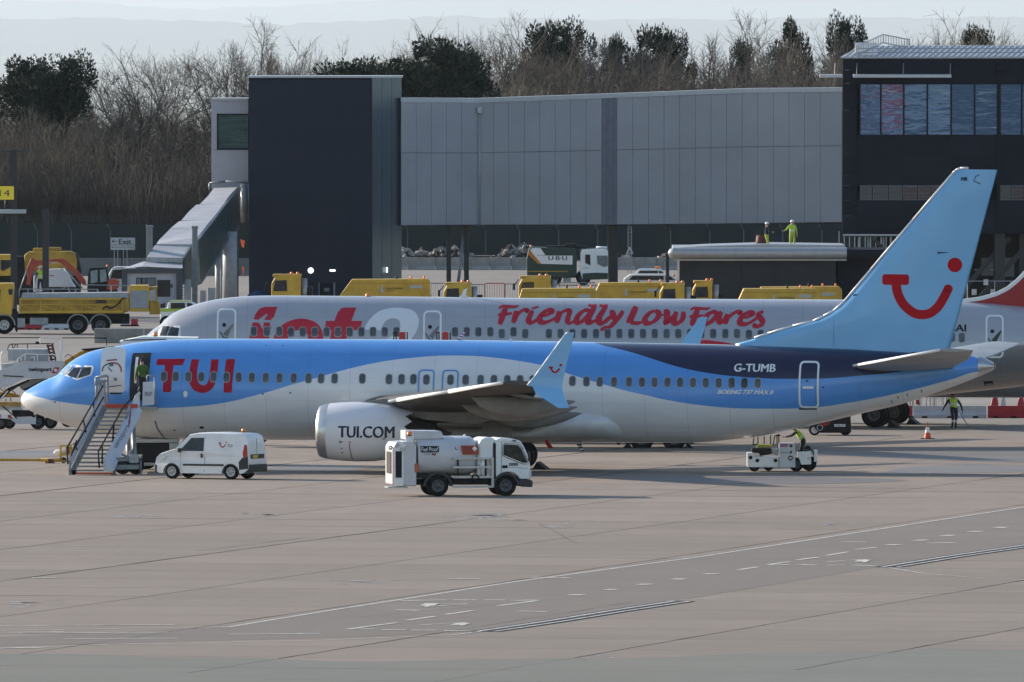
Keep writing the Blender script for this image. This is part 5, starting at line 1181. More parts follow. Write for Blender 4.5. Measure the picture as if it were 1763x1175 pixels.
# --- boundary fence in front of the wood
DF = 1262.0
FNC = mat('dark_green_fence', (.006,.016,.018), .6, noise=.3, nscale=1.0)
fe = thing('boundary_fence', 'tall dark green mesh fence with coiled wire, in front of the wood', 'fence', (0, DF, 0))
zt = zh(385, DF); zl = zh(444, DF)
one(lambda b: b.box(-52, 52, -.02, .02, 0.05, zt), 'mesh_panel', FNC, fe)
b = MB().use(mat('fence_post_grey', (.10,.12,.13), .6)); px = -60
pmesh = None
for k in range(30):
    x = colx(-70+k*64.3+(k % 3)*3, DF)
    if abs(x) > 48: continue
    if pmesh is None:
        o = one(lambda b: (b.tube((0, -.1, 0), (0, -.1, zt-.5), .05, 6), b.tube((0, -.1, zt-.5), (-.25, -.4, zt-.05), .045, 6)), 'fence_post', MATS['fence_post_grey'], fe, loc=(x, 0, 0)); pmesh = o.data
    else: link('fence_post', pmesh, fe, loc=(x, 0, 0))
b = MB().use(mat('razor_wire', (.055,.05,.05), .7)); pts = []
for k in range(3400):
    t = k/3400; a = k*.9; pts.append((-50+100*t, .35*math.cos(a)*.5, zt+.32+.30*math.sin(a)))
for p, q in zip(pts, pts[1:]): b.tube(p, q, .012, 3, caps=False)
o = b.build('razor_wire', None, fe); o['kind'] = 'stuff'
# ------------------------------------------------------------------ people: one continuous skinned body each
def person(label, loc, rz, joints, outfit, group=None, name='person', helmet=None, scale=1.0):
    """joints: overrides of the standing pose (x right, y away, z up, facing -y)"""
    J0 = dict(pelvis=(0,0,.95), chest=(0,0,1.25), neck=(0,0,1.46), head=(0,-.02,1.60), crown=(0,-.01,1.74),
              ls=(-.18,0,1.40), le=(-.26,.02,1.13), lh=(-.27,-.08,.88), lf=(-.27,-.12,.79), rs=(.18,0,1.40), re=(.26,.02,1.13), rh=(.27,-.08,.88), rf=(.27,-.12,.79),
              lp=(-.10,0,.90), lk=(-.12,-.02,.50), la=(-.12,.02,.09), lt=(-.13,-.17,.04), rp=(.10,0,.90), rk=(.12,-.02,.50), ra=(.12,.02,.09), rt=(.13,-.17,.04))
    J0.update(joints)
    names = list(J0); rad = dict(pelvis=.145, chest=.155, neck=.058, head=.092, crown=.075, ls=.075, rs=.075, le=.050, re=.050, lh=.032, rh=.032, lf=.028, rf=.028, lp=.105, rp=.105, lk=.068, rk=.068, la=.048, ra=.048, lt=.042, rt=.042)
    E = [('pelvis','chest'),('chest','neck'),('neck','head'),('head','crown'),('chest','ls'),('ls','le'),('le','lh'),('lh','lf'),('chest','rs'),('rs','re'),('re','rh'),('rh','rf'),('pelvis','lp'),('lp','lk'),('lk','la'),('la','lt'),('pelvis','rp'),('rp','rk'),('rk','ra'),('ra','rt')]
    me = bpy.data.meshes.new('body'); me.from_pydata([J0[n] for n in names], [(names.index(a), names.index(b)) for a, b in E], [])
    tmp = bpy.data.objects.new('tmp_body', me); COL.objects.link(tmp)
    tmp.modifiers.new('skin', 'SKIN'); ss = tmp.modifiers.new('sub', 'SUBSURF'); ss.levels = 1; ss.render_levels = 1
    sv = me.skin_vertices[0].data
    for i, n in enumerate(names):
        r = rad[n]; sv[i].radius = (r*(1.15 if n in ('chest', 'pelvis') else 1), r); sv[i].use_root = (n == 'pelvis')
    dg = bpy.context.evaluated_depsgraph_get(); m2 = bpy.data.meshes.new_from_object(tmp.evaluated_get(dg)); bpy.data.objects.remove(tmp)
    m2.name = 'body'
    mats = [outfit.get(k, d) for k, d in (('top', HIVIS), ('sleeve', NAVYC), ('legs', NAVYC), ('skin', SKIN), ('shoe', BLACK), ('hair', HAIR), ('stripe', STRIPE))]
    for m_ in mats: m2.materials.append(m_)
    def seg(p, a, b):
        a, b = Vector(a), Vector(b); d = b-a; t = max(0, min(1, (p-a).dot(d)/max(1e-9, d.length_squared))); return (p-a-d*t).length, t
    part = {('pelvis','chest'): 0, ('chest','neck'): 0, ('neck','head'): 3, ('head','crown'): 5, ('chest','ls'): 0, ('chest','rs'): 0}
    for f in m2.polygons:
        p = f.center; best = min(((seg(p, J0[a], J0[b]), (a, b)) for a, b in E), key=lambda q: q[0][0]); (dd, t), e = best
        if e in part: k = part[e]
        elif e in (('ls','le'), ('rs','re'), ('le','lh'), ('re','rh')): k = 1
        elif e[1] in ('lf', 'rf'): k = 3
        elif e[1] in ('lt', 'rt'): k = 4
        elif e[0] in ('la', 'ra'): k = 4
        else: k = 2
        if e == ('pelvis','chest') and t < .08: k = 2
        if e == ('pelvis','chest') and .45 < t < .62: k = 6
        if e in (('lk','la'), ('rk','ra')) and .35 < t < .5: k = 6
        if e == ('head','crown') and p.y < J0['head'][1]-.03 and t < .5: k = 3
        f.material_index = k; f.use_smooth = True
    root = thing(name, label, 'person', loc, rz, group); root.scale = (scale,)*3
    b = link('body', m2, root)
    hd = Vector(J0['head']); cr = Vector(J0['crown']); up = (cr-hd).normalized()
    mb = MB().use(SKIN); q = hd+Vector((0, -.095, .0)); mb.tube(q, q+Vector((0, -.03, -.012)), .014, 5, .006); mb.build('nose', None, root)
    mb = MB().use(BLACK)
    for s_ in (-1, 1): mb.tube(hd+Vector((s_*.033, -.088, .03)), hd+Vector((s_*.033, -.096, .03)), .010, 5)
    mb.build('eyes', None, root)
    if helmet:
        mb = MB().use(helmet, True); rings = []
        c = hd+up*.045
        a_ = up.orthogonal().normalized(); b_ = up.cross(a_)
        for k in range(5):
            t = k/4*PI/2; r = .125*math.cos(t)+.001; rings.append([c+up*(.12*math.sin(t))+(a_*math.cos(2*PI*j/12)+b_*math.sin(2*PI*j/12))*r for j in range(12)])
        mb.loft(rings, True, False, True); mb.build('helmet', None, root)
    for (w_, f_) in (('lh', 'lf'), ('rh', 'rf')):       # fingers and thumb
        mb = MB().use(outfit.get('glove', SKIN)); a, c = Vector(J0[w_]), Vector(J0[f_]); d = (c-a).normalized(); o = d.orthogonal().normalized(); o2 = d.cross(o)
        for k, ln in enumerate((.065, .075, .07, .055)):
            s0_ = c+o*(.018*(k-1.5)); m_ = s0_+d*ln*.55; mb.tube(s0_, m_, .009, 5, .008); mb.tube(m_, m_+(d+o2*.6).normalized()*ln*.5, .008, 5, .006)
        s0_ = a+o*.03+d*.03; mb.tube(s0_, s0_+(d*.6+o*.7).normalized()*.06, .010, 5, .007); mb.build('fingers', None, root)
    return root
STRIPE = mat('reflective_stripe', (.55,.56,.55), .4)
# ------------------------------------------------------------------ stairs at the nose door
gx = ground(175, 818); ST = thing('passenger_stairs', 'mobile passenger stairs with red edge strips leading to the open front door', 'stairs', (gx.x, gx.y, 0), 0)
# built from front-left foot of the flight; the flight climbs to the right-rear
mS = mpp(gx.y)
GRS = mat('stair_frame_grey', (.30,.32,.33), .5, .3, noise=.3); PNL = mat('stair_side_panel', (.62,.62,.64), .4, noise=.12, nscale=1.2); SWB = mat('red_edge_strip', (.60,.07,.04), .5)
def S(px, py, dy=0.0): p = atd(px, py, gx.y+dy); return Vector((p.x-gx.x, dy, p.z))
# depth runs from 0 (foot) to 5.2 (platform)
foot = (S(124, 813, .0), S(196, 812, .0)); head_ = (S(181, 701, 5.0), S(224, 700, 5.0))
NS = 16
for k in range(NS):
    t = (k+.3)/(NS-.2); a = foot[0].lerp(head_[0], t); c = foot[1].lerp(head_[1], t); a.z = c.z = .12+(head_[0].z-.12)*t
    one(lambda b: (b.box(a.x, c.x, a.y, a.y+.30, a.z-.03, a.z+.03),), 'step', GRS, ST)
def srail(b, p, q, w=.05): b.bar(p, q, w)
for k in (0, 1):
    a, c = foot[k].copy(), head_[k].copy(); a.z = .10; 
    one(lambda b: b.bar(a, c, .09, .26), 'stringer', GRS, ST)
one(lambda b: b.box(foot[0].x+.1, foot[1].x-.05, -.16, -.02, .03, .10), 'red_strip', SWB, ST)
one(lambda b: b.box(head_[0].x, head_[1].x+.3, 4.85, 4.98, head_[0].z-.10, head_[0].z+.12), 'red_strip', SWB, ST)
# platform
one(lambda b: b.box(head_[0].x, head_[1].x+1.1, 5.0, 7.6, head_[0].z-.10, head_[0].z), 'platform', GRS, ST)
# left guard: panel and hand rail
def side_panel(pts, m, name, th=.05, parent=ST):
    b = MB().use(m); P = [S(x, y, d) for x, y, d in pts]; n = len(P); o = Vector((0, -th, 0))
    b.add([p for p in P]+[p+o for p in P], [tuple(range(n)), tuple(range(2*n-1, n-1, -1))]+[(i, (i+1)%n, n+(i+1)%n, n+i) for i in range(n)]); return b.build(name, None, parent)
side_panel([(118,812,-.1),(177,702,4.9),(177,672,4.9),(119,786,-.1)], PNL, 'side_panel')
b = MB().use(DARK)
for (p, q) in (((115,772,-.1),(177,664,4.9)), ((117,800,-.1),(115,772,-.1)), ((122,786,.2),(132,758,.2)), ((133,775,.9),(127,763,.9)), ((148,745,2.2),(143,722,2.2)), ((163,718,3.6),(160,692,3.6)), ((124,780,.2),(178,684,4.9))): b.tube(S(*p), S(*q), .035, 6)
b.build('hand_rail', None, ST)
side_panel([(178,812,-.2),(196,811,-.2),(245,708,4.8),(240,700,5.0),(225,701,5.0),(179,790,-.2)], PNL, 'side_panel')
w2 = side_panel([(225,699,5.0),(241,699,5.2),(239,668,5.3),(240,664,5.4)], PNL, 'side_panel')
b = MB().use(DARK)
for (p, q) in (((171,806,.0),(169,778,.0)), ((169,778,.0),(213,700,4.6)), ((213,700,4.6),(243,668,5.0)), ((176,770,.4),(176,800,.2)), ((196,733,2.5),(194,760,2.3))): b.tube(S(*p), S(*q), .035, 6)
b.build('hand_rail', None, ST)
# platform sides: left rails, right panel with a print
b = MB().use(GRS)
for (x0, y0, x1, y1) in ((165,665,165,650),(165,650,185,647),(185,647,186,700),(166,656,166,690),(174,656,174,690),(179,656,180,700),(166,657,184,656),(170,690,171,657)): b.tube(S(x0, y0, 5.6), S(x1, y1, 5.6), .05, 6)
b.build('platform_guard', None, ST)
rp = side_panel([(245,699,5.4),(266,697,5.4),(265,657,5.4),(246,658,5.4)], mat('clean_panel', (.62,.62,.65), .4, noise=.05), 'platform_panel')
one(lambda b: (b.tube(S(253,657,5.6), S(253,647,5.6), .03, 6), b.tube(S(253,647,5.6), S(266,648,5.6), .03, 6), b.tube(S(266,648,5.6), S(267,700,5.6), .03, 6)), 'platform_guard', GRS, ST)
def onS(fig, m, name, d): # flat figure given in pixels on the plane at depth d
    vs, fs = fig; P = [S(x, y, d) for x, y in vs]; me = bpy.data.meshes.new(name); me.from_pydata([tuple(p) for p in P], [], fs); me.materials.append(m); return link(name, me, ST)
def pxtext(t, x0, x1, y0, y1, rot=0, shear=0.): # text box in pixels (y down)
    vs, fs = text_polys(t, 1, 0, shear); a = min(v[0] for v in vs); b_ = max(v[0] for v in vs); c = min(v[1] for v in vs); d = max(v[1] for v in vs)
    w, h = x1-x0, y1-y0; out = []
    for v in vs: out.append((x0+(v[0]-a)/(b_-a)*w, y1-(v[1]-c)/(d-c)*h))
    return out, fs
def rotfig(fig, cx, cy, ang): return [(cx+(x-cx)*math.cos(ang)-(y-cy)*math.sin(ang), cy+(x-cx)*math.sin(ang)+(y-cy)*math.cos(ang)) for x, y in fig[0]], fig[1]
INK = mat('dark_print', (.03,.03,.05), .6)
def slantprint(fig, m, name):
    vs, fs = fig; P = []
    for x, y in vs:
        t = max(0, min(1, (812-y)/112)); P.append(S(x, y, -.2+5.1*t-.75))
    me = bpy.data.meshes.new(name); me.from_pydata([tuple(p) for p in P], [], fs); me.materials.append(m); return link(name, me, ST)
slantprint(rotfig(pxtext('swissport', 188, 232, 747, 757), 210, 752, -R(60)), INK, 'panel_lettering')
PURP = mat('crimson_print', (.22,.01,.05), .5); slantprint(poly([(221,726),(225,705),(226,712),(224,730),(220,738)]), PURP, 'panel_emblem')
onS(pxtext('SIGF!', 249, 262, 675, 682), INK, 'panel_lettering', 5.33)
# undercarriage of the stairs: chassis, hydraulic mast, jacks, wheels
b = MB().use(GRS)
b.bar(S(196,805,.6), S(240,804,.6), .22, .18); b.bar(S(200,795,2.2), S(240,793,2.2), .18, .14); b.bar(S(205,790,5.5), S(240,788,5.5), .18, .14); b.box(S(196,800,0).x, S(240,800,0).x, .6, 5.8, .52, .66)
b.tube(S(232,790,3), S(229,735,4.4), .10, 8); b.tube(S(222,792,3), S(219,745,4.4), .10, 8); b.tube(S(215,790,2.5), S(232,772,3.5), .06, 6); b.tube(S(204,780,1.8), S(226,790,2.4), .05, 6)
for (x, y, d) in ((196,817,.4),(242,816,.6),(241,812,5.8),(120,817,-.1)): b.tube(S(x, 793, d), Vector((S(x, y, d).x, d, .03)), .045, 6); b.cyl((S(x, y, d).x, d, .0), .12, 0, .03, 'z', 10)
b.use(STEEL); b.bbox(S(222,800,0).x, S(238,800,0).x, .3, .9, .45, .80, .03)
b.build('chassis', None, ST)
for (px, d) in ((211,.9),(233,.9),(211,4.6),(233,4.6)): wheel_parts(ST, S(px, 0, d).x, d, .34, .22, DRIM, -1, .5)
for px in (123, ): one(lambda b: b.cyl((S(px+4, 0, -.1).x, -.1, .10), .10, -.06, .06, 'y', 12), 'guide_wheel', TYRE, ST)
# ------------------------------------------------------------------ tow bar with yellow A-frame
g1 = ground(30, 798); TBR = thing('tow_bar', 'long yellow aircraft tow bar lying left of the passenger stairs', 'tow bar', (g1.x, g1.y, 0))
mT = mpp(g1.y); X = lambda px: (px-PW/2)*mT-g1.x
one(lambda b: (b.tube((X(-120), 0, .16), (X(72), 0, .13), .055, 8), b.tube((X(70), 0, .13), (X(105), .25, .12), .07, 8), b.tube((X(78), 0, .10), (X(92), .2, .08), .10, 8)), 'bar', YEL, TBR)
one(lambda b: (b.prism([(X(84), .02), (X(97), .02), (X(90), -.0), (X(93), .16), (X(82), .18)], -.1, .1), b.box(X(78), X(80), -.05, .05, -.0, .1)), 'tow_head', mat('rust_brown', (.12,.05,.03), .8, noise=.4), TBR)
b = MB().use(YEL); 
for x in (104, 121): b.bar((X(x), .3, .05), (X(x), .3, .72), .08)
for z in (.08, .35, .70): b.bar((X(104), .3, z), (X(123), .3, z), .07)
b.build('lift_frame', None, TBR); one(lambda b: b.lathe([(0, .01), (.1, .12), (.5, .13), (.62, .01)], (X(91), .5, .42), 'x', 12), 'gas_bottle', WHITE, TBR)
wheel_parts(TBR, X(109), .3, .12, .08, DRIM, -1); one(lambda b: b.box(X(113), X(124), .32, .5, .35, .65), 'reflector_board', mat('rusty_orange', (.30,.10,.04), .7, noise=.4), TBR)
# ------------------------------------------------------------------ dark ground power unit under the fuselage
g2 = ground(268, 809); GP = thing('ground_power_unit', 'low dark service cart with a pale frame, under the jet between stairs and van', 'cart', (g2.x, g2.y, 0)); mT = mpp(g2.y); X = lambda px: (px-PW/2)*mT-g2.x; Zg = lambda py: zh(py, g2.y)
one(lambda b: b.bbox(X(232), X(290), 0, 1.6, Zg(797), Zg(763), .05), 'body', BLACK, GP)
one(lambda b: b.bbox(X(229), X(308), -.05, 1.7, Zg(763)+.005, Zg(756), .04), 'roof', DIRTY, GP)
one(lambda b: (b.bbox(X(291), X(306), -.02, 1.6, Zg(776), Zg(763), .04), b.box(X(303), X(307), .1, .2, Zg(800), Zg(776)), b.box(X(229), X(232)-.002, -.02, .1, Zg(797), Zg(763))), 'end_frame', DIRTY, GP)
one(lambda b: b.bbox(X(240), X(266), -.12, -.06, Zg(802), Zg(797), .01), 'number_plate', DIRTY, GP)
flat('plate_lettering', fit(text_polys('WAGB 2', 1, 0), X(247), X(263), Zg(801), Zg(798.3)), INK, GP, -.125)
for px in (246, 285):
    for d in (.25, 1.3): wheel_parts(GP, X(px), d, .20, .16, DRIM, -1, .5)
one(lambda b: b.box(X(240), X(300), .2, 1.4, .22, Zg(797)-.002), 'chassis', DARK, GP)
# ------------------------------------------------------------------ vehicle frame of reference: x forward, y left, z up, origin under the middle
def place(px, py, name, label, cat, heading=0, group=None):
    g = ground(px, py); return thing(name, label, cat, (g.x, g.y, 0), heading, group)
def body_loft(secs, m, name, parent, mb=None):
    mb = mb or MB().use(m); mb.loft(secs, True, True, True); return mb.build(name, None, parent)
def arch_side(b, outline, y0, y1, arches, n=10):
    """side profile prism with wheel arches cut out of its lower edge"""
    pts = list(outline)
    b.prism(pts, y0, y1, 'y')
def arches(x, r, z0, n=8): return [(x+r*math.cos(PI-PI*k/n), z0+r*math.sin(PI-PI*k/n)) for k in range(n+1)]
# ================================================================== white panel van with the smile
VH = R(180-26)                                    # nose to the left, its tail a little towards the camera
van = place(362, 824.5, 'panel_van', 'small white panel van with a black side strip, parked near the stairs', 'van', 0)
van.rotation_euler = (0, 0, R(180)-R(25)); van.scale = (.94, .94, .95)
# outline seen from the left side (x forward); length 4.39, height 1.85
hl = 2.19; W_ = .86
prof = [(-2.19,.45),(-2.17,.95),(-2.14,1.45),(-2.05,1.78),(-1.90,1.86),(-.6,1.90),(.2,1.88),(.62,1.80),(1.25,1.22),(1.95,1.02),(2.12,.88),(2.19,.62),(2.17,.32),(1.98,.24)]
low = arches(1.38, .37, .24)[::-1]; low2 = arches(-1.36, .37, .24)[::-1]
full = prof + low + low2 + [(-1.95,.26)]
b = MB().use(WHITE)
# hull as strips across the width with tumble-home
def hull(b, prof2, ws, cap=True):
    """ws(z) half width at height z"""
    n = len(prof2); L_ = [(x, ws(z, x), z) for x, z in prof2]; Rr = [(x, -ws(z, x), z) for x, z in prof2]
    M1 = [(x, ws(z, x)*.82, z+(.035 if z > 1.0 else 0)) for x, z in prof2]; M2 = [(x, -ws(z, x)*.82, z+(.035 if z > 1.0 else 0)) for x, z in prof2]
    b.add(L_+M1+M2+Rr, [q for i in range(n) for q in ((i, (i+1)%n, n+(i+1)%n, n+i), (n+i, n+(i+1)%n, 2*n+(i+1)%n, 2*n+i), (2*n+i, 2*n+(i+1)%n, 3*n+(i+1)%n, 3*n+i))], True)
    tr = tessellate_polygon([[Vector((x, z, 0)) for x, z in prof2]])
    b.add(L_, [tuple(t) for t in tr], False); b.add(Rr, [tuple(t) for t in tr], False)
def vw(z, x): 
    w = W_ - max(0, z-1.05)*.14
    if x > 1.5: w -= (x-1.5)*.14
    return w
hull(b, full, vw); b.build('body', None, van)
def vside(fig, m, name, s=1, off=.006, parent=van):
    vs, fs = fig; me = bpy.data.meshes.new(name); me.from_pydata([(x, s*(vw(z, x)+off), z) for x, z in vs], [], fs); me.materials.append(m); return link(name, me, parent)
BP = mat('black_bumper', (.03,.03,.032), .6, noise=.2)
for s_ in (1, -1):
    vside(poly([(1.02,1.16),(.50,1.70),(-.10,1.71),(-.10,1.16)]), GLASS, 'side_window', s_)
    vside(stroke([(-.15,1.78),(-.15,.3)], .02), SEAM, 'door_seam', s_); vside(stroke([(.98,1.10),(.96,.5),(.86,.3)], .015), SEAM, 'door_seam', s_)
    vside(poly(rrect(-1.05, .85, .55, .63, .02)), BP, 'rubbing_strip', s_, .02)
    vside(poly(rrect(-.08, .02, .88, 1.06, .03)), BP, 'door_handle', s_, .03)
    vside(poly([(-2.16,.95),(-2.1,1.42),(-1.98,1.45),(-1.93,1.1),(-1.95,.92)]), RED, 'tail_lamp', s_, .012)
    vside(poly([(-2.19,.45),(-1.76,.40),(-1.74,.72),(-1.90,.90),(-2.17,.95)]), BP, 'bumper_corner', s_, .012)
    vside(poly([(2.14,.80),(1.72,.98),(1.62,.93),(1.85,.72)]), mat('head_lamp_glass', (.55,.56,.58), .1), 'head_lamp', s_, .01)
    vside(stroke(arches(1.38, .39, .24), .05), BP, 'wheel_arch', s_, .008); vside(stroke(arches(-1.36, .39, .24), .05), BP, 'wheel_arch', s_, .008)
    wheel_parts(van, 1.38, s_*.76, .32, .20, RIM, s_); wheel_parts(van, -1.36, s_*.76, .32, .20, RIM, s_)
    one(lambda b: b.bbox(.92, 1.05, s_*.93-.06, s_*.93+.06, 1.10, 1.28, .03), 'wing_mirror', BP, van)
one(lambda b: b.box(-1.9, 1.9, -.7, .7, .25, .60), 'underbody', DARK, van)
one(lambda b: b.prism([(.64,1.80),(1.24,1.24),(1.27,1.25),(.68,1.83)], -.70, .70), 'windscreen', GLASS, van)
one(lambda b: b.bbox(2.05, 2.24, -.78, .78, .25, .62, .06), 'front_bumper', BP, van)
one(lambda b: b.bbox(-2.27, -2.12, -.82, .82, .30, .62, .05), 'rear_bumper', BP, van)
one(lambda b: (b.box(-2.165, -2.15, -.012, .012, .62, 1.70), ), 'door_seam', SEAM, van)
rb_ = one(lambda b: b.bbox(-2.215, -2.17, -.62, .62, .86, 1.04, .02), 'plate_recess', BP, van)
one(lambda b: b.box(-2.23, -2.216, .02, .50, .89, 1.01), 'number_plate', mat('yellow_plate', (.55,.42,.05), .5), van)
beacon(van, -1.55, 0, 1.93, .09, .16)
# emblem: little smile and letters
sm = merge(stroke([(-.78,1.50),(-.90,1.50)], .045), stroke([tuple(p) for p in spline([(-.84,1.50),(-.87,1.40),(-.97,1.33),(-1.06,1.38),(-1.10,1.45)], 5)], .045), disc(-1.13, 1.53, .03, 10))
vside(sm, TREDB, 'smile_emblem'); tv, tf = fit(text_polys('TUI', 1, 0), -1.20, -1.42, 1.33, 1.45); vside((tv, tf), INK, 'van_lettering')
# ================================================================== white fuel bowser truck
trk = place(790, 853.5, 'fuel_truck', 'white fuel tanker lorry with a hose cabinet at its rear and orange warning plate', 'truck', 0); trk.rotation_euler = (0, 0, R(9))
# x forward to the right, near side = -y ; scale from pixels at the near side
gt = trk.location; sT = mpp(gt.y)
def K(px, py): return ((px-790)*sT, (857.0-py)*sT)
def kp(*pts): return [K(x, y) for x, y in pts]
Yn = -1.0
# tank, oval section
x0, z0 = K(701, 822); x1, z1 = K(813, 754)
tank = MB().use(mat('tank_white', (.56,.56,.59), .34, noise=.14, nscale=.9, coat=.3)); rg = []
zc = (z0+z1)/2; hh = (z1-z0)/2
for (x, k) in ((x0+.25, .99), (x0+.27, 1), (x1-.30, 1), (x1-.12, .97), (x1+.02, .86), (x1+.12, .6), (x1+.17, .2)):
    rg.append([(x, k*1.02*math.copysign(abs(math.cos(a))**.75, math.cos(a)), zc+k*hh*math.copysign(abs(math.sin(a))**.75, math.sin(a))) for a in [2*PI*j/36 for j in range(36)]])
tank.loft(rg, True, True, True); tk = tank.build('tank', None, trk)
one(lambda b: b.prism(kp((693,744),(754,745),(760,758),(693,760)), -.72, .72, 'y', .04), 'top_box', MATS['tank_white'], trk)
one(lambda b: b.prism(kp((796,756),(800,751),(804,756)), -.05, .05), 'lifting_eye', WHITE, trk)
# rear hose cabinet
cab = one(lambda b: b.prism(kp((669,837),(669,772),(674,764),(700,762),(709,770),(709,840)), -1.05, 1.05, 'y', .05), 'hose_cabinet', MATS['tank_white'], trk)
for nm, y0, y1, z0_, z1_, m_ in (('cabinet_opening', -.35, .35, 818, 781, BLACK),):
    zz0, zz1 = K(0, z0_)[1], K(0, z1_)[1]
    x_ = K(669, 0)[0]
    one(lambda b: b.box(x_-.03, x_-.005, -.55, .55, zz0, zz1), nm, m_, cab)
one(lambda b: b.prism(kp((668,774),(676,761),(692,768),(680,781)), -1.1, -1.06), 'cabinet_hood', WHITE, cab)
# the open left-facing side of the cabinet as seen: dark slot framed white
one(lambda b: b.box(K(672,0)[0], K(683,0)[0], Yn-.10, Yn-.055, K(0,824)[1], K(0,779)[1]), 'door_slot', BLACK, cab)
one(lambda b: (b.box(K(668,0)[0], K(672,0)[0]-.002, Yn-.12, Yn-.05, K(0,838)[1], K(0,776)[1]), b.box(K(683,0)[0]+.002, K(686,0)[0], Yn-.12, Yn-.05, K(0,838)[1], K(0,776)[1]), b.box(K(668,0)[0], K(686,0)[0], Yn-.125, Yn-.05, K(0,838)[1], K(0,825)[1]), b.box(K(668,0)[0], K(686,0)[0], Yn-.125, Yn-.05, K(0,779)[1]+.002, K(0,772)[1])), 'door_frame', WHITE, cab)
one(lambda b: b.box(K(667.3,0)[0]-.005, K(668,0)[0]-.002, Yn-.11, Yn-.06, K(0,838)[1], K(0,776)[1]), 'red_strip', RED, cab)
for (px, py) in ((664,773),(683,776),(675,769)): one(lambda b: b.lathe([(0, .07), (.1, .08), (.14, .03)], (K(px,0)[0], Yn-.16, K(0,py)[1]), 'y', 10), 'work_lamp', BLACK, cab)
one(lambda b: b.box(K(659,0)[0], K(694,0)[0], -1.1, -.2, K(0,842)[1], K(0,840)[1]), 'tail_step', STEEL, trk)
one(lambda b: b.bbox(K(706,0)[0], K(713,0)[0], -1.10, -1.06, K(0,815)[1], K(0,800)[1], .01), 'side_marker', mat('dull_orange', (.42,.10,.05), .6), trk)
b_ = beacon(trk, K(698,0)[0], -.86, K(0,753)[1], .10, .17)
one(lambda b: b.box(K(693,0)[0]-.03, K(706,0)[0], -.76, -.725, K(0,763)[1], K(0,744)[1]), 'beacon_shield', WHITE, trk)
# print on the tank
tsk = Skin(tk)
def tprint(fig, m, name, off=.012): return wrap(name, fig, tsk, m, tk, off, step=.1)
a, c = K(717.5, 779.5), K(747, 772.5); tprint(poly(rrect(a[0]-.03, c[0]+.03, a[1]-.04, c[1]+.04, .03)), BLACK, 'name_plate'); tprint(fit(text_polys('Fuel Proof', 1, 0, .2), a[0], c[0], a[1], c[1]), WLET, 'tank_lettering', .02)
a, c = K(717, 782.3), K(746, 781); tprint(fit(text_polys('www.fuelproof.co.uk', 1, 0), a[0], c[0], a[1], c[1]), INK, 'tank_lettering')
a, c = K(721, 785.5), K(734, 783.5); tprint(fit(text_polys('01524 850685', 1, 0), a[0], c[0], a[1], c[1]), INK, 'tank_lettering')
a, c = K(736, 786.5), K(743, 783); tprint(poly(rrect(a[0], c[0], a[1], c[1], .01)), PURP, 'flag_sticker')
a, c = K(777, 776.5), K(780.5, 772.5); tprint(stroke([(a[0], c[1]), (a[0], a[1]), (c[0], a[1])], .03), INK, 'tank_lettering')
PLO = mat('warning_plate_orange', (.40,.055,.02), .5, noise=.35, nscale=12)
mat('plate_brown', (.15,.03,.015), .6)
pl = one(lambda b: b.prism(kp((786,769.5),(816,769.5),(817.5,785.5),(789,785.5)), -1.075, -1.055), 'warning_plate', PLO, tk)
cxx = K(810, 775); flat('hazard_diamond', poly([(cxx[0]-.1, cxx[1]), (cxx[0], cxx[1]+.1), (cxx[0]+.1, cxx[1]), (cxx[0], cxx[1]-.1)]), WLET, tk, -1.085)
for k, t in enumerate(('DANGER', '3YE 1202')): a, c = K(790, 776.5+k*7.5), K(805, 771.5+k*7.5); flat('plate_lettering', fit(text_polys(t, 1, 0), a[0], c[0], a[1], c[1]), MATS['plate_brown'], tk, -1.085)
wrap('rivet_seam', stroke(kp((709,776),(709,800)), .012), tsk, INK, tk, .015, step=.1)
# chassis, side guards, pump locker
one(lambda b: (b.box(K(700,0)[0], K(905,0)[0], -.42, .42, K(0,838)[1], K(0,828)[1]), b.box(K(709,0)[0], K(770,0)[0], -.95, .95, K(0,826)[1], K(0,820)[1])), 'chassis', DARK, trk)
one(lambda b: (b.bbox(K(775,0)[0], K(842,0)[0], -.8, .8, K(0,837)[1], K(0,826)[1], .02),), 'tool_locker', BLACK, trk)
GUARD = mat('alloy_side_guard', (.42,.43,.45), .35, .5, noise=.15)
b = MB().use(GUARD)
for y in (792, 807, 824, 840.5): b.box(K(772,0)[0], K(842,0)[0], -1.10, -1.05, K(0,y+1.8)[1], K(0,y-1.8)[1])
b.box(K(839,0)[0], K(843,0)[0], -1.12, -1.04, K(0,842)[1], K(0,790)[1]); b.use(BLACK)
b.box(K(779.5,0)[0], K(782.5,0)[0], -1.055, -1.03, K(0,822)[1], K(0,794)[1]); b.box(K(828,0)[0], K(831,0)[0], -1.055, -1.03, K(0,822)[1], K(0,794)[1])
b.build('side_guard', None, trk)
one(lambda b: b.lathe([(0, .10), (.02, .16), (.06, .15)], (K(811,0)[0], -1.16, K(0,826)[1]), 'y', 16), 'hose_reel', BLACK, trk)
one(lambda b: (b.bbox(K(816,0)[0], K(836,0)[0], -.9, .9, K(0,822)[1], K(0,772)[1], .03), b.tube((K(825,0)[0], -.98, K(0,822)[1]), (K(825,0)[0], -.98, K(0,790)[1]), .08, 8), b.tube((K(832,0)[0], -.98, K(0,815)[1]), (K(820,0)[0], -.98, K(0,800)[1]), .06, 8)), 'pump_cabinet', WHITE, trk)
one(lambda b: b.bbox(K(843,0)[0], K(848,0)[0], -1.0, -.6, K(0,826)[1], K(0,766)[1], .02), 'air_intake', BLACK, trk)
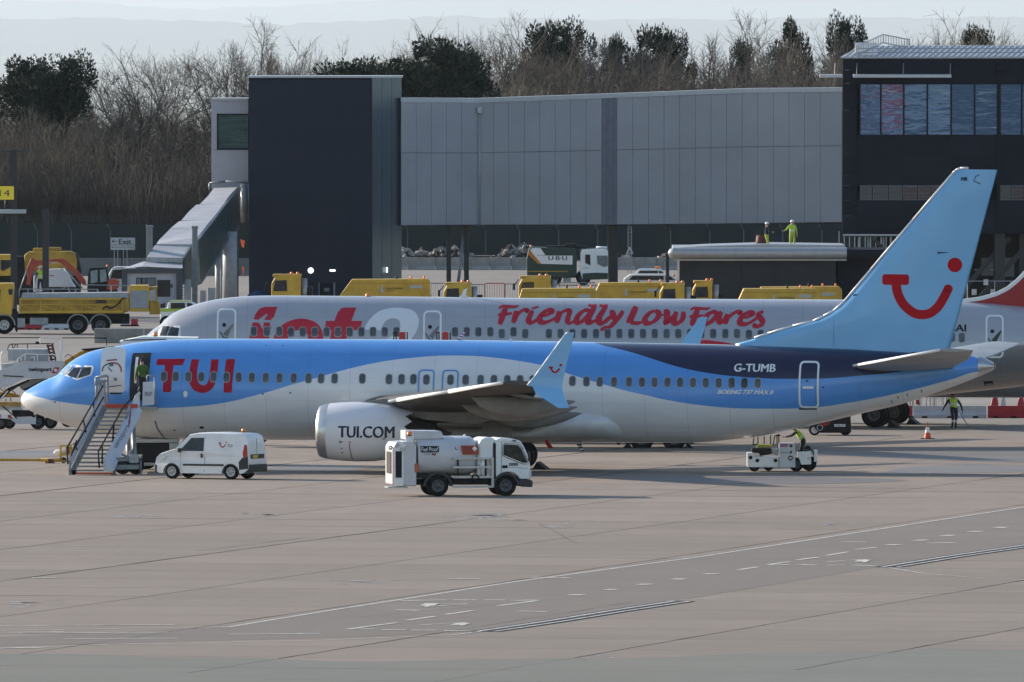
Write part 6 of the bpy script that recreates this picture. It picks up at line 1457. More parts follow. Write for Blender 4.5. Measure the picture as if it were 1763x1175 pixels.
# cab
cabo = kp((848,824),(848,800),(818,795),(817,770),(820,761),(828,756.5),(880,759),(890,762),(897,772),(906,800),(909,812),(909,828),(890,828),(885,825),(880,820),(871,817),(860,817),(852,822))
cabo = kp((846,826),(846,765),(849,759),(856,757),(880,759),(890,762),(896,771),(903,786),(907,803),(908.5,828),(889,828),(885,822),(878,817),(866,815.5),(856,818),(850,826))
ck = MB().use(WHITE); ck.prism(cabo, -1.0, 1.0, 'y', .05); cb_ = ck.build('cab', None, trk)
one(lambda b: b.prism(kp((817,795),(817,768),(820,760),(829,756),(846,757),(846,795)), -.95, .95, 'y', .08), 'cab_fairing', WHITE, trk)
yS = -1.006
sw = flat('side_window', poly(kp((860.5,786),(861,769),(863,768),(885,769.5),(891,775),(897,788),(902,799.5),(895,800),(880,794),(867,789))), mat('cab_window_glass', (.008,.010,.012), .1, spec=.3, noise=.5, nscale=5, col2=(.05,.055,.05)), cb_, yS-.004)
flat('window_frame', stroke(kp((859,787),(859.5,768),(862,766.5),(886,768),(893,775),(899,789),(904,802),(894,802),(879,796),(866,791),(859,787)), .022), BLACK, cb_, yS-.006)
flat('door_seam', stroke(kp((857,815),(857,763),(888,765),(896,776)), .02), SEAM, cb_, yS-.002); flat('door_seam', stroke(kp((857,806),(905,810)), .015), SEAM, cb_, yS-.002)
flat('door_handle', poly(rrect(K(858.5,0)[0], K(868,0)[0], K(0,809)[1], K(0,804)[1], .03)), BLACK, cb_, yS-.01)
flat('roof_lamp', poly(rrect(K(876,0)[0], K(883,0)[0], K(0,763.2)[1], K(0,760.8)[1], .02)), BLACK, cb_, yS-.004)
a, c = K(870, 805.5), K(885, 799.5)
for k in range(3): flat('fleet_number', ring_fig(disc(a[0]+.06+.115*k, (a[1]+c[1])/2, .06, 12)[0], disc(a[0]+.06+.115*k, (a[1]+c[1])/2, .025, 12)[0]), BLACK, cb_, yS-.008)
one(lambda b: b.prism(kp((889,829),(908,829),(912,832),(911,842),(891,841),(884,832)), -1.02, 1.02, 'y', .03), 'front_bumper', BP, trk)
one(lambda b: b.bbox(K(905,0)[0], K(909.5,0)[0], -1.01, -.7, K(0,826)[1], K(0,813)[1], .02), 'head_lamp', MATS['head_lamp_glass'], trk)
one(lambda b: b.bbox(K(902,0)[0], K(906,0)[0], -1.25, -1.12, K(0,797)[1], K(0,780)[1], .02), 'wing_mirror', BP, trk)
one(lambda b: b.prism(kp((890.5,763.5),(909,806),(910,806),(892,763.5)), -.9, .9), 'windscreen', GLASS, trk)
one(lambda b: b.prism(arches(K(865,0)[0], .52, .38)[::1]+[(K(865,0)[0]+.44,.38)]+arches(K(865,0)[0], .43, .38)[::-1], -1.03, -.7), 'mudguard', BP, trk)
one(lambda b: b.prism(arches(K(747,0)[0], .56, .38)+arches(K(747,0)[0], .47, .38)[::-1], -1.03, -.6), 'mudguard', BP, trk)
for px in (747, 865):
    for s_ in (-1, 1): wheel_parts(trk, K(px,0)[0], s_*.86, .40, .26, DRIM, s_, .58)
person('driver in yellow hi-vis seated at the wheel of the white fuel truck', (trk.location.x+K(872,0)[0]+.02, trk.location.y-.35, .62), R(90), dict(pelvis=(0,0,.35), chest=(0,-.03,.68), neck=(0,-.06,.88), head=(0,-.10,1.02), crown=(0,-.10,1.15), ls=(-.18,0,.82), rs=(.18,0,.82), le=(-.22,-.15,.6), re=(.22,-.15,.6), lh=(-.15,-.36,.62), rh=(.15,-.36,.62), lf=(-.12,-.42,.64), rf=(.12,-.42,.64), lp=(-.1,-.02,.33), rp=(.1,-.02,.33), lk=(-.12,-.42,.36), rk=(.12,-.42,.36), la=(-.12,-.45,.05), ra=(.12,-.45,.05), lt=(-.12,-.6,.02), rt=(.12,-.6,.02)), {})
# ================================================================== white belt-loader tug with a driver in hi-vis
tg = place(1347, 811.5, 'belt_loader', 'white low belt loader vehicle with black belt and yellow strip, below the jet\'s rear', 'loader'); gt2 = tg.location; s2 = mpp(gt2.y)
def Q(px, py): return ((px-1347)*s2, (811.5-py)*s2)
def qp(*p): return [Q(x, y) for x, y in p]
T8 = lambda x, y: (1270+x/8.815, 730+y/8.815)
def q8(*p): return [Q(*T8(x, y)) for x, y in p]
one(lambda b: b.prism(q8((140,650),(140,435),(245,435),(245,495),(620,500),(620,655)), -.75, .75, 'y', .02), 'chassis', WHITE, tg)
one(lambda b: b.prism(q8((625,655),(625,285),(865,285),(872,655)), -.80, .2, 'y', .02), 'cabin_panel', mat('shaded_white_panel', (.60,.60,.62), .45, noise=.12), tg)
one(lambda b: b.prism(q8((910,420),(1110,405),(1110,610),(960,615),(910,470)), -.72, .75, 'y', .02), 'rear_body', WHITE, tg)
one(lambda b: b.box(Q(*T8(870,0))[0], Q(*T8(1115,0))[0], -.5, .7, Q(*T8(0,620))[1], Q(*T8(0,540))[1]), 'frame_rail', DARK, tg)
one(lambda b: b.prism(q8((212,440),(212,365),(510,370),(515,455),(340,490),(320,440)), -.35, .5, 'y', .03), 'belt', BLACK, tg)
one(lambda b: b.prism(q8((290,360),(300,318),(525,318),(525,355)), .1, .6, 'y'), 'yellow_strip', mat('lime_yellow', (.45,.45,.03), .5), tg)
one(lambda b: b.prism(q8((510,450),(510,370),(605,370),(605,480)), -.30, .4, 'y', .02), 'motor_box', STEEL, tg)
one(lambda b: b.prism(q8((1155,570),(1160,400),(1208,400),(1205,575)), -.6, .6, 'y', .01), 'tail_panel', WHITE, tg)
one(lambda b: b.prism(q8((980,385),(1010,340),(1060,318),(1100,345),(1120,385)), -.5, .5, 'y', .04), 'engine_cover', BLACK, tg)
b = MB().use(DARK)
for (x0, y0, x1, y1) in ((245,205,230,310),(230,310,300,310),(305,195,305,310),(400,185,400,310),(498,170,498,310),(560,180,535,330),(560,180,650,170),(595,155,595,315),(620,150,625,310),(1115,390,1150,410),(1150,410,1160,560),(1160,560,1210,575),(905,410,1115,395)):
    a, c = q8((x0, y0), (x1, y1)); b.tube((a[0], -.3, a[1]), (c[0], -.3, c[1]), .025, 5)
b.build('guard_rail', None, tg)
flat('panel_number', poly(rrect(*(lambda a, c: (a[0], c[0], a[1], c[1]))(*q8((640,345),(755,292))), .01)), mat('pink_plate', (.50,.20,.38), .6, noise=.5, nscale=30), tg, -.81)
flat('panel_lettering', fit(text_polys('swissport', 1, 0), *(lambda a, c: (a[0], c[0], a[1], c[1]))(*q8((652,440),(775,418)))), INK, tg, -.81)
flat('panel_emblem', poly(q8((780,445),(795,402),(825,402),(810,445))), INK, tg, -.81)
c_ = Q(*T8(797, 512)); flat('round_emblem', ring_fig(disc(*c_, .10, 16)[0], disc(*c_, .05, 16)[0]), NAVYP, tg, -.81); c_ = Q(*T8(805, 328)); flat('round_emblem', disc(*c_, .06, 12), INK, tg, -.81)
flat('panel_lettering', fit(text_polys('07', 1, 0), *(lambda a, c: (a[0], c[0], a[1], c[1]))(*q8((1055,535),(1095,505)))), INK, tg, -.73)
for (x, y) in ((193,505),(295,550),(570,548)): c_ = Q(*T8(x, y)); one(lambda b: b.cyl((c_[0], -.75, c_[1]), .075, -.04, 0, 'y', 12), 'lamp', BLACK, tg)
for (x, y_, r) in ((250,-.6,.22),(470,.62,.22),(885,-.55,.28),(1085,.3,.30)): wheel_parts(tg, Q(*T8(x,0))[0], y_, r, .2, DRIM, -1, .5)
person('worker in a yellow vest bent over the controls of the white belt loader', (tg.location.x+Q(*T8(895,0))[0], tg.location.y+.30, .36), R(-90), dict(pelvis=(0,.28,.85), chest=(0,.10,1.10), neck=(0,-.05,1.27), head=(0,-.13,1.36), crown=(0,-.2,1.47), ls=(-.18,.02,1.22), rs=(.18,.02,1.22), le=(-.22,-.2,1.05), re=(.22,-.2,1.05), lh=(-.12,-.42,1.0), rh=(.12,-.42,1.0), lf=(-.1,-.5,1.0), rf=(.1,-.5,1.0), lp=(-.1,.28,.80), rp=(.1,.28,.80), lk=(-.12,.15,.45), rk=(.12,.15,.45), la=(-.12,.25,.1), ra=(.12,.25,.1), lt=(-.12,.08,.05), rt=(.12,.08,.05)), {})
# ================================================================== dark baggage tractor with a number plate
bt_ = place(1432, 749.5, 'baggage_tractor', 'black baggage tractor with a white number plate, behind the jet\'s tail', 'tractor'); s3_ = mpp(bt_.location.y)
def Q3(px, py): return ((px-1432)*s3_, (749.5-py)*s3_)
one(lambda b: b.prism([Q3(*p) for p in ((1401,735),(1401,722),(1410,712),(1464,712),(1465,745),(1410,745))], -.7, .7, 'y', .05), 'body', BLACK, bt_)
one(lambda b: b.bbox(Q3(1436,0)[0], Q3(1455,0)[0], -.74, -.70, Q3(0,734.5)[1], Q3(0,730)[1], .01), 'number_plate', WHITE, bt_)
flat('plate_lettering', fit(text_polys('YO08 LXT', 1, 0), Q3(1437.5,0)[0], Q3(1453.5,0)[0], Q3(0,733.8)[1], Q3(0,730.8)[1]), INK, bt_, -.745)
one(lambda b: b.lathe([(0, .13), (.03, .14), (.05, .10)], (Q3(1411,0)[0], -.75, Q3(0,736)[1]), 'y', 14), 'head_lamp', MATS['head_lamp_glass'], bt_)
for px, m_ in ((1402, WHITE), (1455, DRIM)):
    for y in (-.55, .55): wheel_parts(bt_, Q3(px,0)[0], y, .24, .2, m_, -1, .6)
# ================================================================== traffic cone
cn = place(1597, 756, 'traffic_cone', 'orange and white traffic cone standing on the open apron by the jet\'s tail', 'cone')
b = MB(); CO = mat('cone_orange', (.62,.09,.03), .6); sC = mpp(cn.location.y); hC = 29*sC
b.use(CO, True); b.lathe([(.03, .155), (hC*.38, .11)], axis='z', n=18); b.lathe([(hC*.70, .062), (hC, .02), (hC+.003, .001)], axis='z', n=18)
b.use(WLET, True); b.lathe([(hC*.38, .11), (hC*.70, .062)], axis='z', n=18); b.build('cone_body', None, cn)
one(lambda b: b.bbox(-.30, .30, -.22, .22, 0, .035, .01), 'base', BLACK, cn)
# ================================================================== worker running on the right
person('worker in yellow vest and dark trousers running bent forward with a blue rod', (ground(1642, 739).x, ground(1642, 739).y, 0), R(190), dict(pelvis=(0,.05,.88), chest=(0,-.10,1.16), neck=(0,-.20,1.33), head=(0,-.28,1.45), crown=(0,-.32,1.57), ls=(-.19,-.12,1.28), rs=(.19,-.12,1.28), le=(-.34,-.05,1.04), re=(.36,-.05,1.06), lh=(-.42,-.16,.80), rh=(.42,-.25,.88), lf=(-.43,-.22,.72), rf=(.43,-.32,.83), lp=(-.10,.05,.84), rp=(.10,.05,.84), lk=(-.13,-.12,.47), rk=(.05,.08,.46), la=(-.06,.10,.12), ra=(.12,.28,.16), lt=(-.10,-.08,.04), rt=(.13,.15,.04)), dict(glove=mat('blue_glove', (.02,.12,.40), .6)))
ro = ground(1655, 741); rd = one(lambda b: b.tube((-.10, .0, .75), (.32, -.05, .18), .035, 6, .012), 'rod', mat('blue_rod', (.03,.10,.25), .5)); rd.location = (ro.x, ro.y-.2, 0); tag(rd, 'dark blue tapered rod held by the running worker in a yellow vest', 'rod')
# ================================================================== red and white barriers behind the tail
def barrier(px0, px1, py, m, label, h=.55, name='plastic_barrier', grp='red and white plastic barriers at the edge of the stand'):
    g = ground((px0+px1)/2, py); w = (px1-px0)*mpp(g.y)/2-.02; o = thing(name, label, 'barrier', (g.x, g.y, 0), 0, grp)
    one(lambda b: b.prism([(-.25,0),(-.25,.15),(-.12,.30),(-.10,h),(.10,h),(.12,.30),(.25,.15),(.25,0)], -w, w, 'x'), 'barrier_body', m, o)
    one(lambda b: [b.box(-w*.7+k*w*.7-.12, -w*.7+k*w*.7+.12, -.27, -.25, 0, .09) for k in range(3)], 'foot_slot', BLACK, o); return o
BR_ = mat('barrier_red', (.38,.02,.03), .5, noise=.15); BW_ = mat('barrier_white', (.52,.52,.54), .5, noise=.15)
barrier(1556, 1571, 720, BR_, 'short red plastic barrier left of the long white one behind the tail'); barrier(1572, 1699, 720, BW_, 'long white plastic barrier behind the running worker'); barrier(1700, 1790, 720, BR_, 'red plastic barrier behind the cone at the right edge of view')
for (px, w, m_, lab, hh) in ((1712, 14, BR_, 'red pointed plastic barrier stored upright behind the long white barrier', .95), (1727, 9, BW_, 'white rounded plastic barrier stored upright beside a red pointed one', .95), (1757, 14, BR_, 'tall red plastic barrier block at the far right behind the row', .85)):
    g = ground(px, 712); o = thing('plastic_barrier', lab, 'barrier', (g.x, g.y, 0), 0, 'spare plastic barriers behind the row'); w_ = w*mpp(g.y)/2
    one(lambda b: b.prism([(-w_,0),(-w_*.9,hh*.4),(-w_*.25,hh),(w_*.6,hh),(w_,hh*.4),(w_,0)], -.2, .2, 'y', .03), 'barrier_body', m_, o)
RUB0 = mat('dark_scrap', (.05,.045,.045), .9, noise=.6, nscale=6)
g = ground(1600, 716); b = MB().use(mat('pale_rods', (.30,.31,.32), .6, noise=.4)); rn = random.Random(4)
for k in range(120):
    x = rn.uniform(-2.4, 1.0); b.tube((x, rn.uniform(0, 1.2), 0), (x+rn.uniform(-.05, .05), rn.uniform(0, 1.2), rn.uniform(.9, 1.5)), .012, 4, caps=False)
pk = b.build('stacked_crowd_fences'); pk.location = (g.x+.2, g.y+.8, 0); tag(pk, 'dense stack of grey crowd-control fence panels behind the white barrier', 'fence stack'); pk.name = 'fence_stack'
# ------------------------------------------------------------------ left edge: loader, conveyor, high-lift truck
def frame_of(px, py, name, label, cat, d=None, group=None):
    """a thing standing at the ground point under px,py, with helpers that measure its face plane"""
    g = ground(px, py); t = thing(name, label, cat, (g.x, g.y, 0), 0, group); s = mpp(g.y)
    f = lambda x, y: ((x-PW/2)*s-g.x, H-(y-YH)*s)
    return t, f, s
def pp(f, pts): return [f(*p) for p in pts]
ld, f, s = frame_of(55, 739, 'ground_loader', 'white raised loader with black lettering and wheels, at the left edge beside the jet\'s nose', 'loader')
Z2 = lambda *p: [f(x/6.53, 570+y/6.53) for x, y in p]
LW = mat('loader_white', (.60,.60,.61), .45, noise=.18, nscale=.9)
one(lambda b: b.prism(Z2((-260,520),(0,440),(270,335),(722,345),(722,385),(640,490),(540,530),(270,527),(150,600),(0,650),(-260,720)), -.9, -.75, 'y', .01), 'side_panel', LW, ld)
one(lambda b: b.prism(Z2((-260,520),(0,440),(270,335),(722,345),(722,385),(640,490),(540,530),(270,527),(150,600),(0,650),(-260,720)), .75, .9, 'y', .01), 'side_panel', LW, ld)
one(lambda b: b.prism(Z2((40,495),(270,505),(270,516),(40,506)), -.93, -.905), 'dark_strip', BLACK, ld)
one(lambda b: b.box(Z2((90,0))[0][0], Z2((540,0))[0][0], -.4, 1.2, Z2((0,335))[0][1], Z2((0,205))[0][1]), 'rear_box', mat('loader_grey', (.42,.43,.44), .5, noise=.2), ld)
one(lambda b: b.prism(Z2((15,440),(20,370),(180,360),(200,345),(240,345),(60,425)), -.7, .7), 'ramp_deck', MATS['loader_grey'], ld)
b = MB()
b.use(mat('maroon_frame', (.10,.012,.02), .6)); 
for (x0, x1) in ((535, 560), (585, 610)): a, c = Z2((x0, 150), (x1+25, 335)); b.bar((a[0], -.5, a[1]), (c[0], -.5, c[1]), .09)
b.use(BLACK)
for k in range(5): a, c = Z2((535+k*6, 165+k*38), (605+k*8, 165+k*38)); b.bar((a[0], -.5, a[1]), (c[0], -.5, c[1]), .07)
b.build('ladder', None, ld)
b = MB().use(WHITE)
for path in ([(15,440),(15,260),(30,228),(85,222)], [(200,385),(200,310),(290,255),(420,262),(425,335)], [(285,330),(285,255)], [(420,262),(620,265),(640,290),(640,340)], [(240,330),(240,300)], [(390,335),(390,290),(340,300)],
             [(455,135),(455,80),(480,68),(570,78),(680,82),(690,100),(680,320)], [(700,330),(705,100)]):
    P = Z2(*path); b.pipe([(x, -.62, z) for x, z in P], .028, 5)
b.build('hand_rail', None, ld)
b = MB().use(DARK)
for path in ([(85,220),(95,170),(120,148),(520,142),(610,145)], [(140,190),(140,150)], [(150,195),(180,150)], [(195,190),(195,150)], [(310,200),(310,145)], [(0,75),(450,75)], [(700,78),(1200,78)], [(1200,165),(1195,85),(1060,78)]):
    P = Z2(*path); b.pipe([(x, -.2, z) for x, z in P], .022, 5)
a = Z2((400,120),(445,142)); b.box(a[0][0], a[1][0], -.3, -.1, a[1][1], a[0][1]); b.build('back_rail', None, ld)
one(lambda b: b.prism(Z2((-60,800),(0,730),(90,640),(330,540),(340,556),(215,620),(120,680),(0,790)), -.72, -.60), 'scissor_arm', BLACK, ld)
one(lambda b: b.prism(Z2((0,765),(90,665),(100,672),(8,785)), -.74, -.725), 'arm_label', WHITE, ld)
one(lambda b: b.prism(Z2((215,620),(350,540),(525,535),(300,665),(270,670),(240,655)), -.3, .1), 'conveyor_belt', mat('belt_grey', (.25,.26,.25), .7, noise=.2), ld)
one(lambda b: b.prism(Z2((262,655),(300,640),(530,535),(545,537),(300,668),(270,672)), -.34, -.305), 'belt_edge', BLACK, ld)
YB = mat('ochre_paint', (.42,.22,.03), .5, noise=.3)
one(lambda b: (b.prism(Z2((-100,795),(230,800),(240,842),(-100,838)), -.85, .5), b.prism(Z2((0,690),(140,700),(220,725),(220,745),(0,748)), -.2, .4)), 'yellow_deck', YB, ld)
b = MB().use(YB)
for x0, y0, x1, y1 in ((0,640,60,690),(60,690,60,640),(130,660,180,700),(120,750,130,790),(70,760,70,790)): a, c = Z2((x0, y0), (x1, y1)); b.bar((a[0], -.75, a[1]), (c[0], -.75, c[1]), .05)
b.build('yellow_brace', None, ld)
one(lambda b: b.prism(Z2((-80,850),(240,850),(260,885),(-80,890)), -.7, .6), 'underframe', LW, ld)
one(lambda b: b.prism(Z2((130,893),(380,893),(375,960),(160,965)), -.6, .5), 'engine_bay', BLACK, ld)
one(lambda b: b.prism(Z2((180,962),(400,968),(412,900),(405,1045),(190,1042),(120,990)), -.74, -.62, 'y'), 'chassis_panel', LW, ld)
one(lambda b: b.prism(Z2((-80,930),(125,935),(140,955),(120,985),(-80,975)), -.82, -.66), 'lamp_bar', WHITE, ld)
one(lambda b: (b.prism(Z2((95,940),(128,940),(135,955),(118,978),(95,975)), -.85, -.825), b.prism(Z2((0,935),(12,935),(12,970),(0,970)), -.85, -.825)), 'rear_lamp', RED, ld)
one(lambda b: b.tube((Z2((20,0))[0][0], -.75, Z2((0,830))[0][1]), (Z2((195,0))[0][0], -.75, Z2((0,980))[0][1]), .03, 6), 'stay', BLACK, ld)
for (px, y, r) in ((15,-.6,.27),(100,.5,.27),(430,-.62,.34),(565,.55,.29)): wheel_parts(ld, Z2((px,0))[0][0], y, r, .22, DRIM, -1, .5)
a, c = Z2((327,465),(582,405)); [flat('loader_lettering', fit(text_polys('swissport', 1, 0), a[0]+k*.015, c[0]+k*.015, a[1], c[1]), INK, ld, -.915-k*.002) for k in (0, 1, 2)]
flat('loader_emblem', poly(Z2((585,472),(618,405),(675,405),(642,472))), RED, ld, -.915); c_ = Z2((630,438))[0]; flat('emblem_mark', disc(c_[0], c_[1], .07, 10), WLET, ld, -.92)
# ochre conveyor behind the nose
cv_, f, s = frame_of(140, 735, 'belt_conveyor', 'ochre yellow belt conveyor with a black top bar, rising behind the jet\'s nose', 'conveyor')
Z2 = lambda *p: [f(x/6.53, 570+y/6.53) for x, y in p]
one(lambda b: b.prism(Z2((560,520),(735,330),(905,228),(1280,180),(1300,260),(900,440),(700,560)), -.4, .5, 'y', .02), 'conveyor_frame', YB, cv_)
one(lambda b: b.prism(Z2((918,203),(1285,172),(1290,184),(1000,222),(930,218)), -.5, .6, 'y', .01), 'top_bar', BLACK, cv_)
P = spline(Z2((730,300),(745,275),(770,265),(810,285),(825,310)), 5); one(lambda b: b.pipe([(p.x, -.45, p.y) for p in P], .018, 5), 'hose', BLACK, cv_)
one(lambda b: b.prism(Z2((700,560),(1150,560),(1150,960),(700,960)), -.5, .5, 'y', .02), 'conveyor_base', DARK, cv_)
for px in (760, 1090):
    for y in (-.5, .5): wheel_parts(cv_, Z2((px,0))[0][0], y, .28, .2, DRIM, -1, .5)
# high-lift truck between the two jets: only its white roof and beacon show
hl_, f, s = frame_of(283, 800, 'highlift_truck', 'white high-lift truck behind the blue jet, only its flat roof and amber beacon visible', 'truck')
one(lambda b: b.prism(pp(f, ((205,588),(245,580),(341,582),(330,592),(330,600),(215,600))), .2, 2.4, 'y', .02), 'roof', WHITE, hl_)
one(lambda b: b.bbox(f(228,0)[0], f(332,0)[0], .2, 2.4, f(0,745)[1], f(0,600)[1], .05), 'box_body', MATS['loader_grey'], hl_)
one(lambda b: b.bbox(f(226,0)[0], f(306,0)[0], .4, 2.2, f(0,775)[1], f(0,745)[1]-.01, .03), 'chassis', DARK, hl_)
bx = f(267, 580); beacon(hl_, bx[0], .5, bx[1], .10, .17); one(lambda b: b.bar((f(212,0)[0], .15, f(0,586)[1]), (f(286,0)[0], .15, f(0,585)[1]), .04), 'roof_rail', DARK, hl_)
for px in (245, 290):
    for y in (.5, 2.1): wheel_parts(hl_, f(px,0)[0], y, .42, .25, DRIM, -1, .55)
# access stands behind the jet: red boxes in black frames
for (px, lab) in ((690, 'red panel platform with dark rails behind the blue jet\'s roof, left one of two'), (764, 'red panel platform with dark rails behind the blue jet\'s roof, right one of two')):
    st_, f, s = frame_of(px, 795, 'access_platform', lab, 'platform', group='red access platforms between the jets')
    one(lambda b: b.bbox(f(px-3,0)[0], f(px+8,0)[0], 0, .5, f(0,588)[1], f(0,572)[1], .02), 'red_box', RED, st_)
    b = MB().use(BLACK)
    for q in (-12, -8, 11): b.bar((f(px+q,0)[0], .1, 0.0), (f(px+q,0)[0], .1, f(0,572)[1]), .05)
    b.bar((f(px-12,0)[0], .1, f(0,573)[1]), (f(px-8,0)[0], .1, f(0,573)[1]), .05); b.use(WHITE).bar((f(px+4,0)[0], .1, f(0,572)[1]), (f(px+12,0)[0], .1, f(0,573)[1]), .04); b.build('rail_frame', None, st_)
    one(lambda b: b.box(f(px-13,0)[0], f(px+13,0)[0], -.4, .8, f(0,596)[1], f(0,592)[1]), 'deck', STEEL, st_)
# worker in the open doorway
gpl = plane.matrix_world if False else None
dz = Vector((L(240, 690, -1.4)[0], -1.55, L(240, 690, -1.4)[1]))
Mw = Matrix.Translation(plane.location) @ plane.rotation_euler.to_matrix().to_4x4(); wp = Mw @ dz
person('worker in green hi-vis jacket standing in the open front door of the blue jet', (wp.x+.15, wp.y-.52, wp.z-.03), R(200), dict(chest=(0,-.03,1.25), lh=(-.20,-.2,.98), lf=(-.18,-.27,.93), rh=(.22,-.18,.95), rf=(.20,-.25,.90)), dict(top=mat('shaded_green_hi_vis', (.06,.13,.015), .8, noise=.3, nscale=9), sleeve=MATS['shaded_green_hi_vis']))  # jacket green darkened to stand in for the doorway's shadow
# ------------------------------------------------------------------ mid-distance: concrete blocks, yellow gritter, excavator, signs
for (xa, xb, y0, y1, lab) in ((162, 247, 566, 591, 'long grey concrete block behind the blue jet\'s nose, left of a shorter one'), (248, 291, 566, 584, 'short grey concrete block tucked behind the silver jet\'s nose')):
    o, f, s = frame_of((xa+xb)/2, y1, 'concrete_block', lab, 'barrier', group='concrete blocks before the yellow gritter')
    one(lambda b: b.bbox(f(xa,0)[0], f(xb,0)[0], 0, .7, 0, f(0,y0)[1], .03), 'block', CONC, o); one(lambda b: b.bbox(f(xb-16,0)[0], f(xb-8,0)[0], -.04, -.002, .2, .4, .01), 'lifting_pocket', DARK, o)
gr, f, s = frame_of(120, 575, 'gritter_truck', 'long yellow gritter lorry with a grey shuttered box at its rear, left edge', 'truck')
Z4 = lambda *p: [f(x/4.897, 380+y/4.897) for x, y in p]
zx = lambda x: Z4((x, 0))[0][0]; zz_ = lambda y: Z4((0, y))[0][1]
one(lambda b: b.prism(Z4((165,780),(165,655),(1090,652),(1095,760),(1030,785)), -1.25, 1.25, 'y', .02), 'hopper', YELD, gr)
one(lambda b: b.prism(Z4((180,655),(190,612),(1080,603),(1092,652)), -1.15, 1.15, 'y', .03), 'hopper_cover', mat('grey_tarpaulin', (.36,.38,.41), .6, noise=.2), gr)
b = MB().use(YEL)
b.bar((zx(165), -1.29, zz_(660)), (zx(1060), -1.29, zz_(657)), .10); b.bar((zx(165), -1.29, zz_(770)), (zx(1040), -1.29, zz_(765)), .12); b.bar((zx(185), -1.28, zz_(705)), (zx(1040), -1.28, zz_(708)), .05)
for k in range(6): x = 175+k*172; b.bar((zx(x), -1.28, zz_(765)), (zx(x), -1.28, zz_(660)), .07)
for k in range(5): x = 175+k*172; b.bar((zx(x), -1.28, zz_(712)), (zx(x+165), -1.28, zz_(758)), .045)
b.build('hopper_rib', None, gr)
one(lambda b: b.prism(Z4((805,695),(825,655),(890,655),(905,695)), -1.32, -1.30), 'soot_stain', mat('soot', (.06,.05,.04), .9, noise=.5), gr)
one(lambda b: b.prism(Z4((1095,765),(1090,562),(1100,545),(1250,543),(1262,562),(1258,765)), -1.2, 1.2, 'y', .03), 'rear_box', YEL, gr)
sh = one(lambda b: b.box(zx(1100), zx(1250), -1.24, -1.21, zz_(735), zz_(588)), 'shutter', mat('shutter_grey', (.30,.33,.36), .5, .3, noise=.1), gr)
for k in range(1, 12): one(lambda b: b.box(zx(1102), zx(1248), -1.255, -1.242, zz_(735)+k*(zz_(588)-zz_(735))/12-.012, zz_(735)+k*(zz_(588)-zz_(735))/12), 'shutter_slat', TRIMG, sh)
one(lambda b: (b.prism(Z4((1262,562),(1325,555),(1322,575),(1262,590)), -1.1, 1.1), b.bar((zx(1320), -.9, zz_(575)), (zx(1325), -.9, zz_(760)), .08), b.prism(Z4((1265,680),(1300,670),(1345,690),(1350,790),(1262,790)), -.9, .9)), 'spreader', YELD, gr)
P = spline(Z4((870,745),(900,720),(940,735),(1000,700),(1030,660),(1060,650)), 5); one(lambda b: b.pipe([(p.x, -1.36, p.y) for p in P], .04, 6), 'hose', BLACK, gr)
b = MB().use(STEEL)
for (x0, y0, x1, y1) in ((165,575,520,575),(360,575,830,578),(520,575,560,560),(720,540,1085,545),(165,575,165,640),(240,575,240,610),(830,578,825,600),(590,600,580,560),(1085,548,1080,600),(330,575,330,610),(450,577,450,606),(640,577,640,605),(940,545,940,602)): b.tube((zx(x0), -1.1, zz_(y0)), (zx(x1), -1.1, zz_(y1)), .03, 5)
b.build('top_rail', None, gr)
one(lambda b: b.box(zx(60), zx(1090), -.5, .5, zz_(870), zz_(785)), 'chassis', DARK, gr)
one(lambda b: (b.bbox(zx(150), zx(215), -1.15, -.5, zz_(900), zz_(820), .03), b.bbox(zx(255), zx(410), -1.15, -.4, zz_(880), zz_(815), .05)), 'fuel_tank', STEEL, gr)
one(lambda b: b.prism(Z4((-130,800),(-130,560),(-100,528),(115,525),(118,560),(105,800)), -1.2, 1.2, 'y', .06), 'cab', YEL, gr)
one(lambda b: b.prism(Z4((-130,780),(130,740),(160,800),(160,900),(140,940),(100,840),(-40,800)), -1.1, 1.1), 'cab_back', DARK, gr)
one(lambda b: b.prism(Z4((-60,570),(10,575),(5,665),(-60,665)), -1.23, -1.205), 'side_window', GLASS, gr)
one(lambda b: b.prism(Z4((75,575),(112,575),(110,625),(78,622)), -1.23, -1.205), 'side_window', GLASS, gr)
for px in (40, 660, 850):
    for y in (-1.05, 1.05): wheel_parts(gr, zx(px), y, .52, .32, RIM if px == 40 else DRIM, -1 if y < 0 else 1, .55)
    one(lambda b: b.prism([(zx(px)+x, z) for x, z in arches(0, .64, .52)+arches(0, .58, .52)[::-1]], -1.25, -.9), 'mudguard', STEEL, gr)
# red/white barriers under and beside it
for (xa, xb, m_, lab, y) in ((30,72,BR_,'red plastic barrier behind the wheels of the long yellow gritter',572),(73,122,BW_,'white plastic barrier behind the wheels of the long yellow gritter',572),(208,224,BW_,'small white barrier block behind the rear of the yellow gritter',566),(225,238,BR_,'small red barrier block behind the rear of the yellow gritter',566)): barrier(xa, xb, y-4, m_, lab, .42, grp='plastic barriers by the gritter')
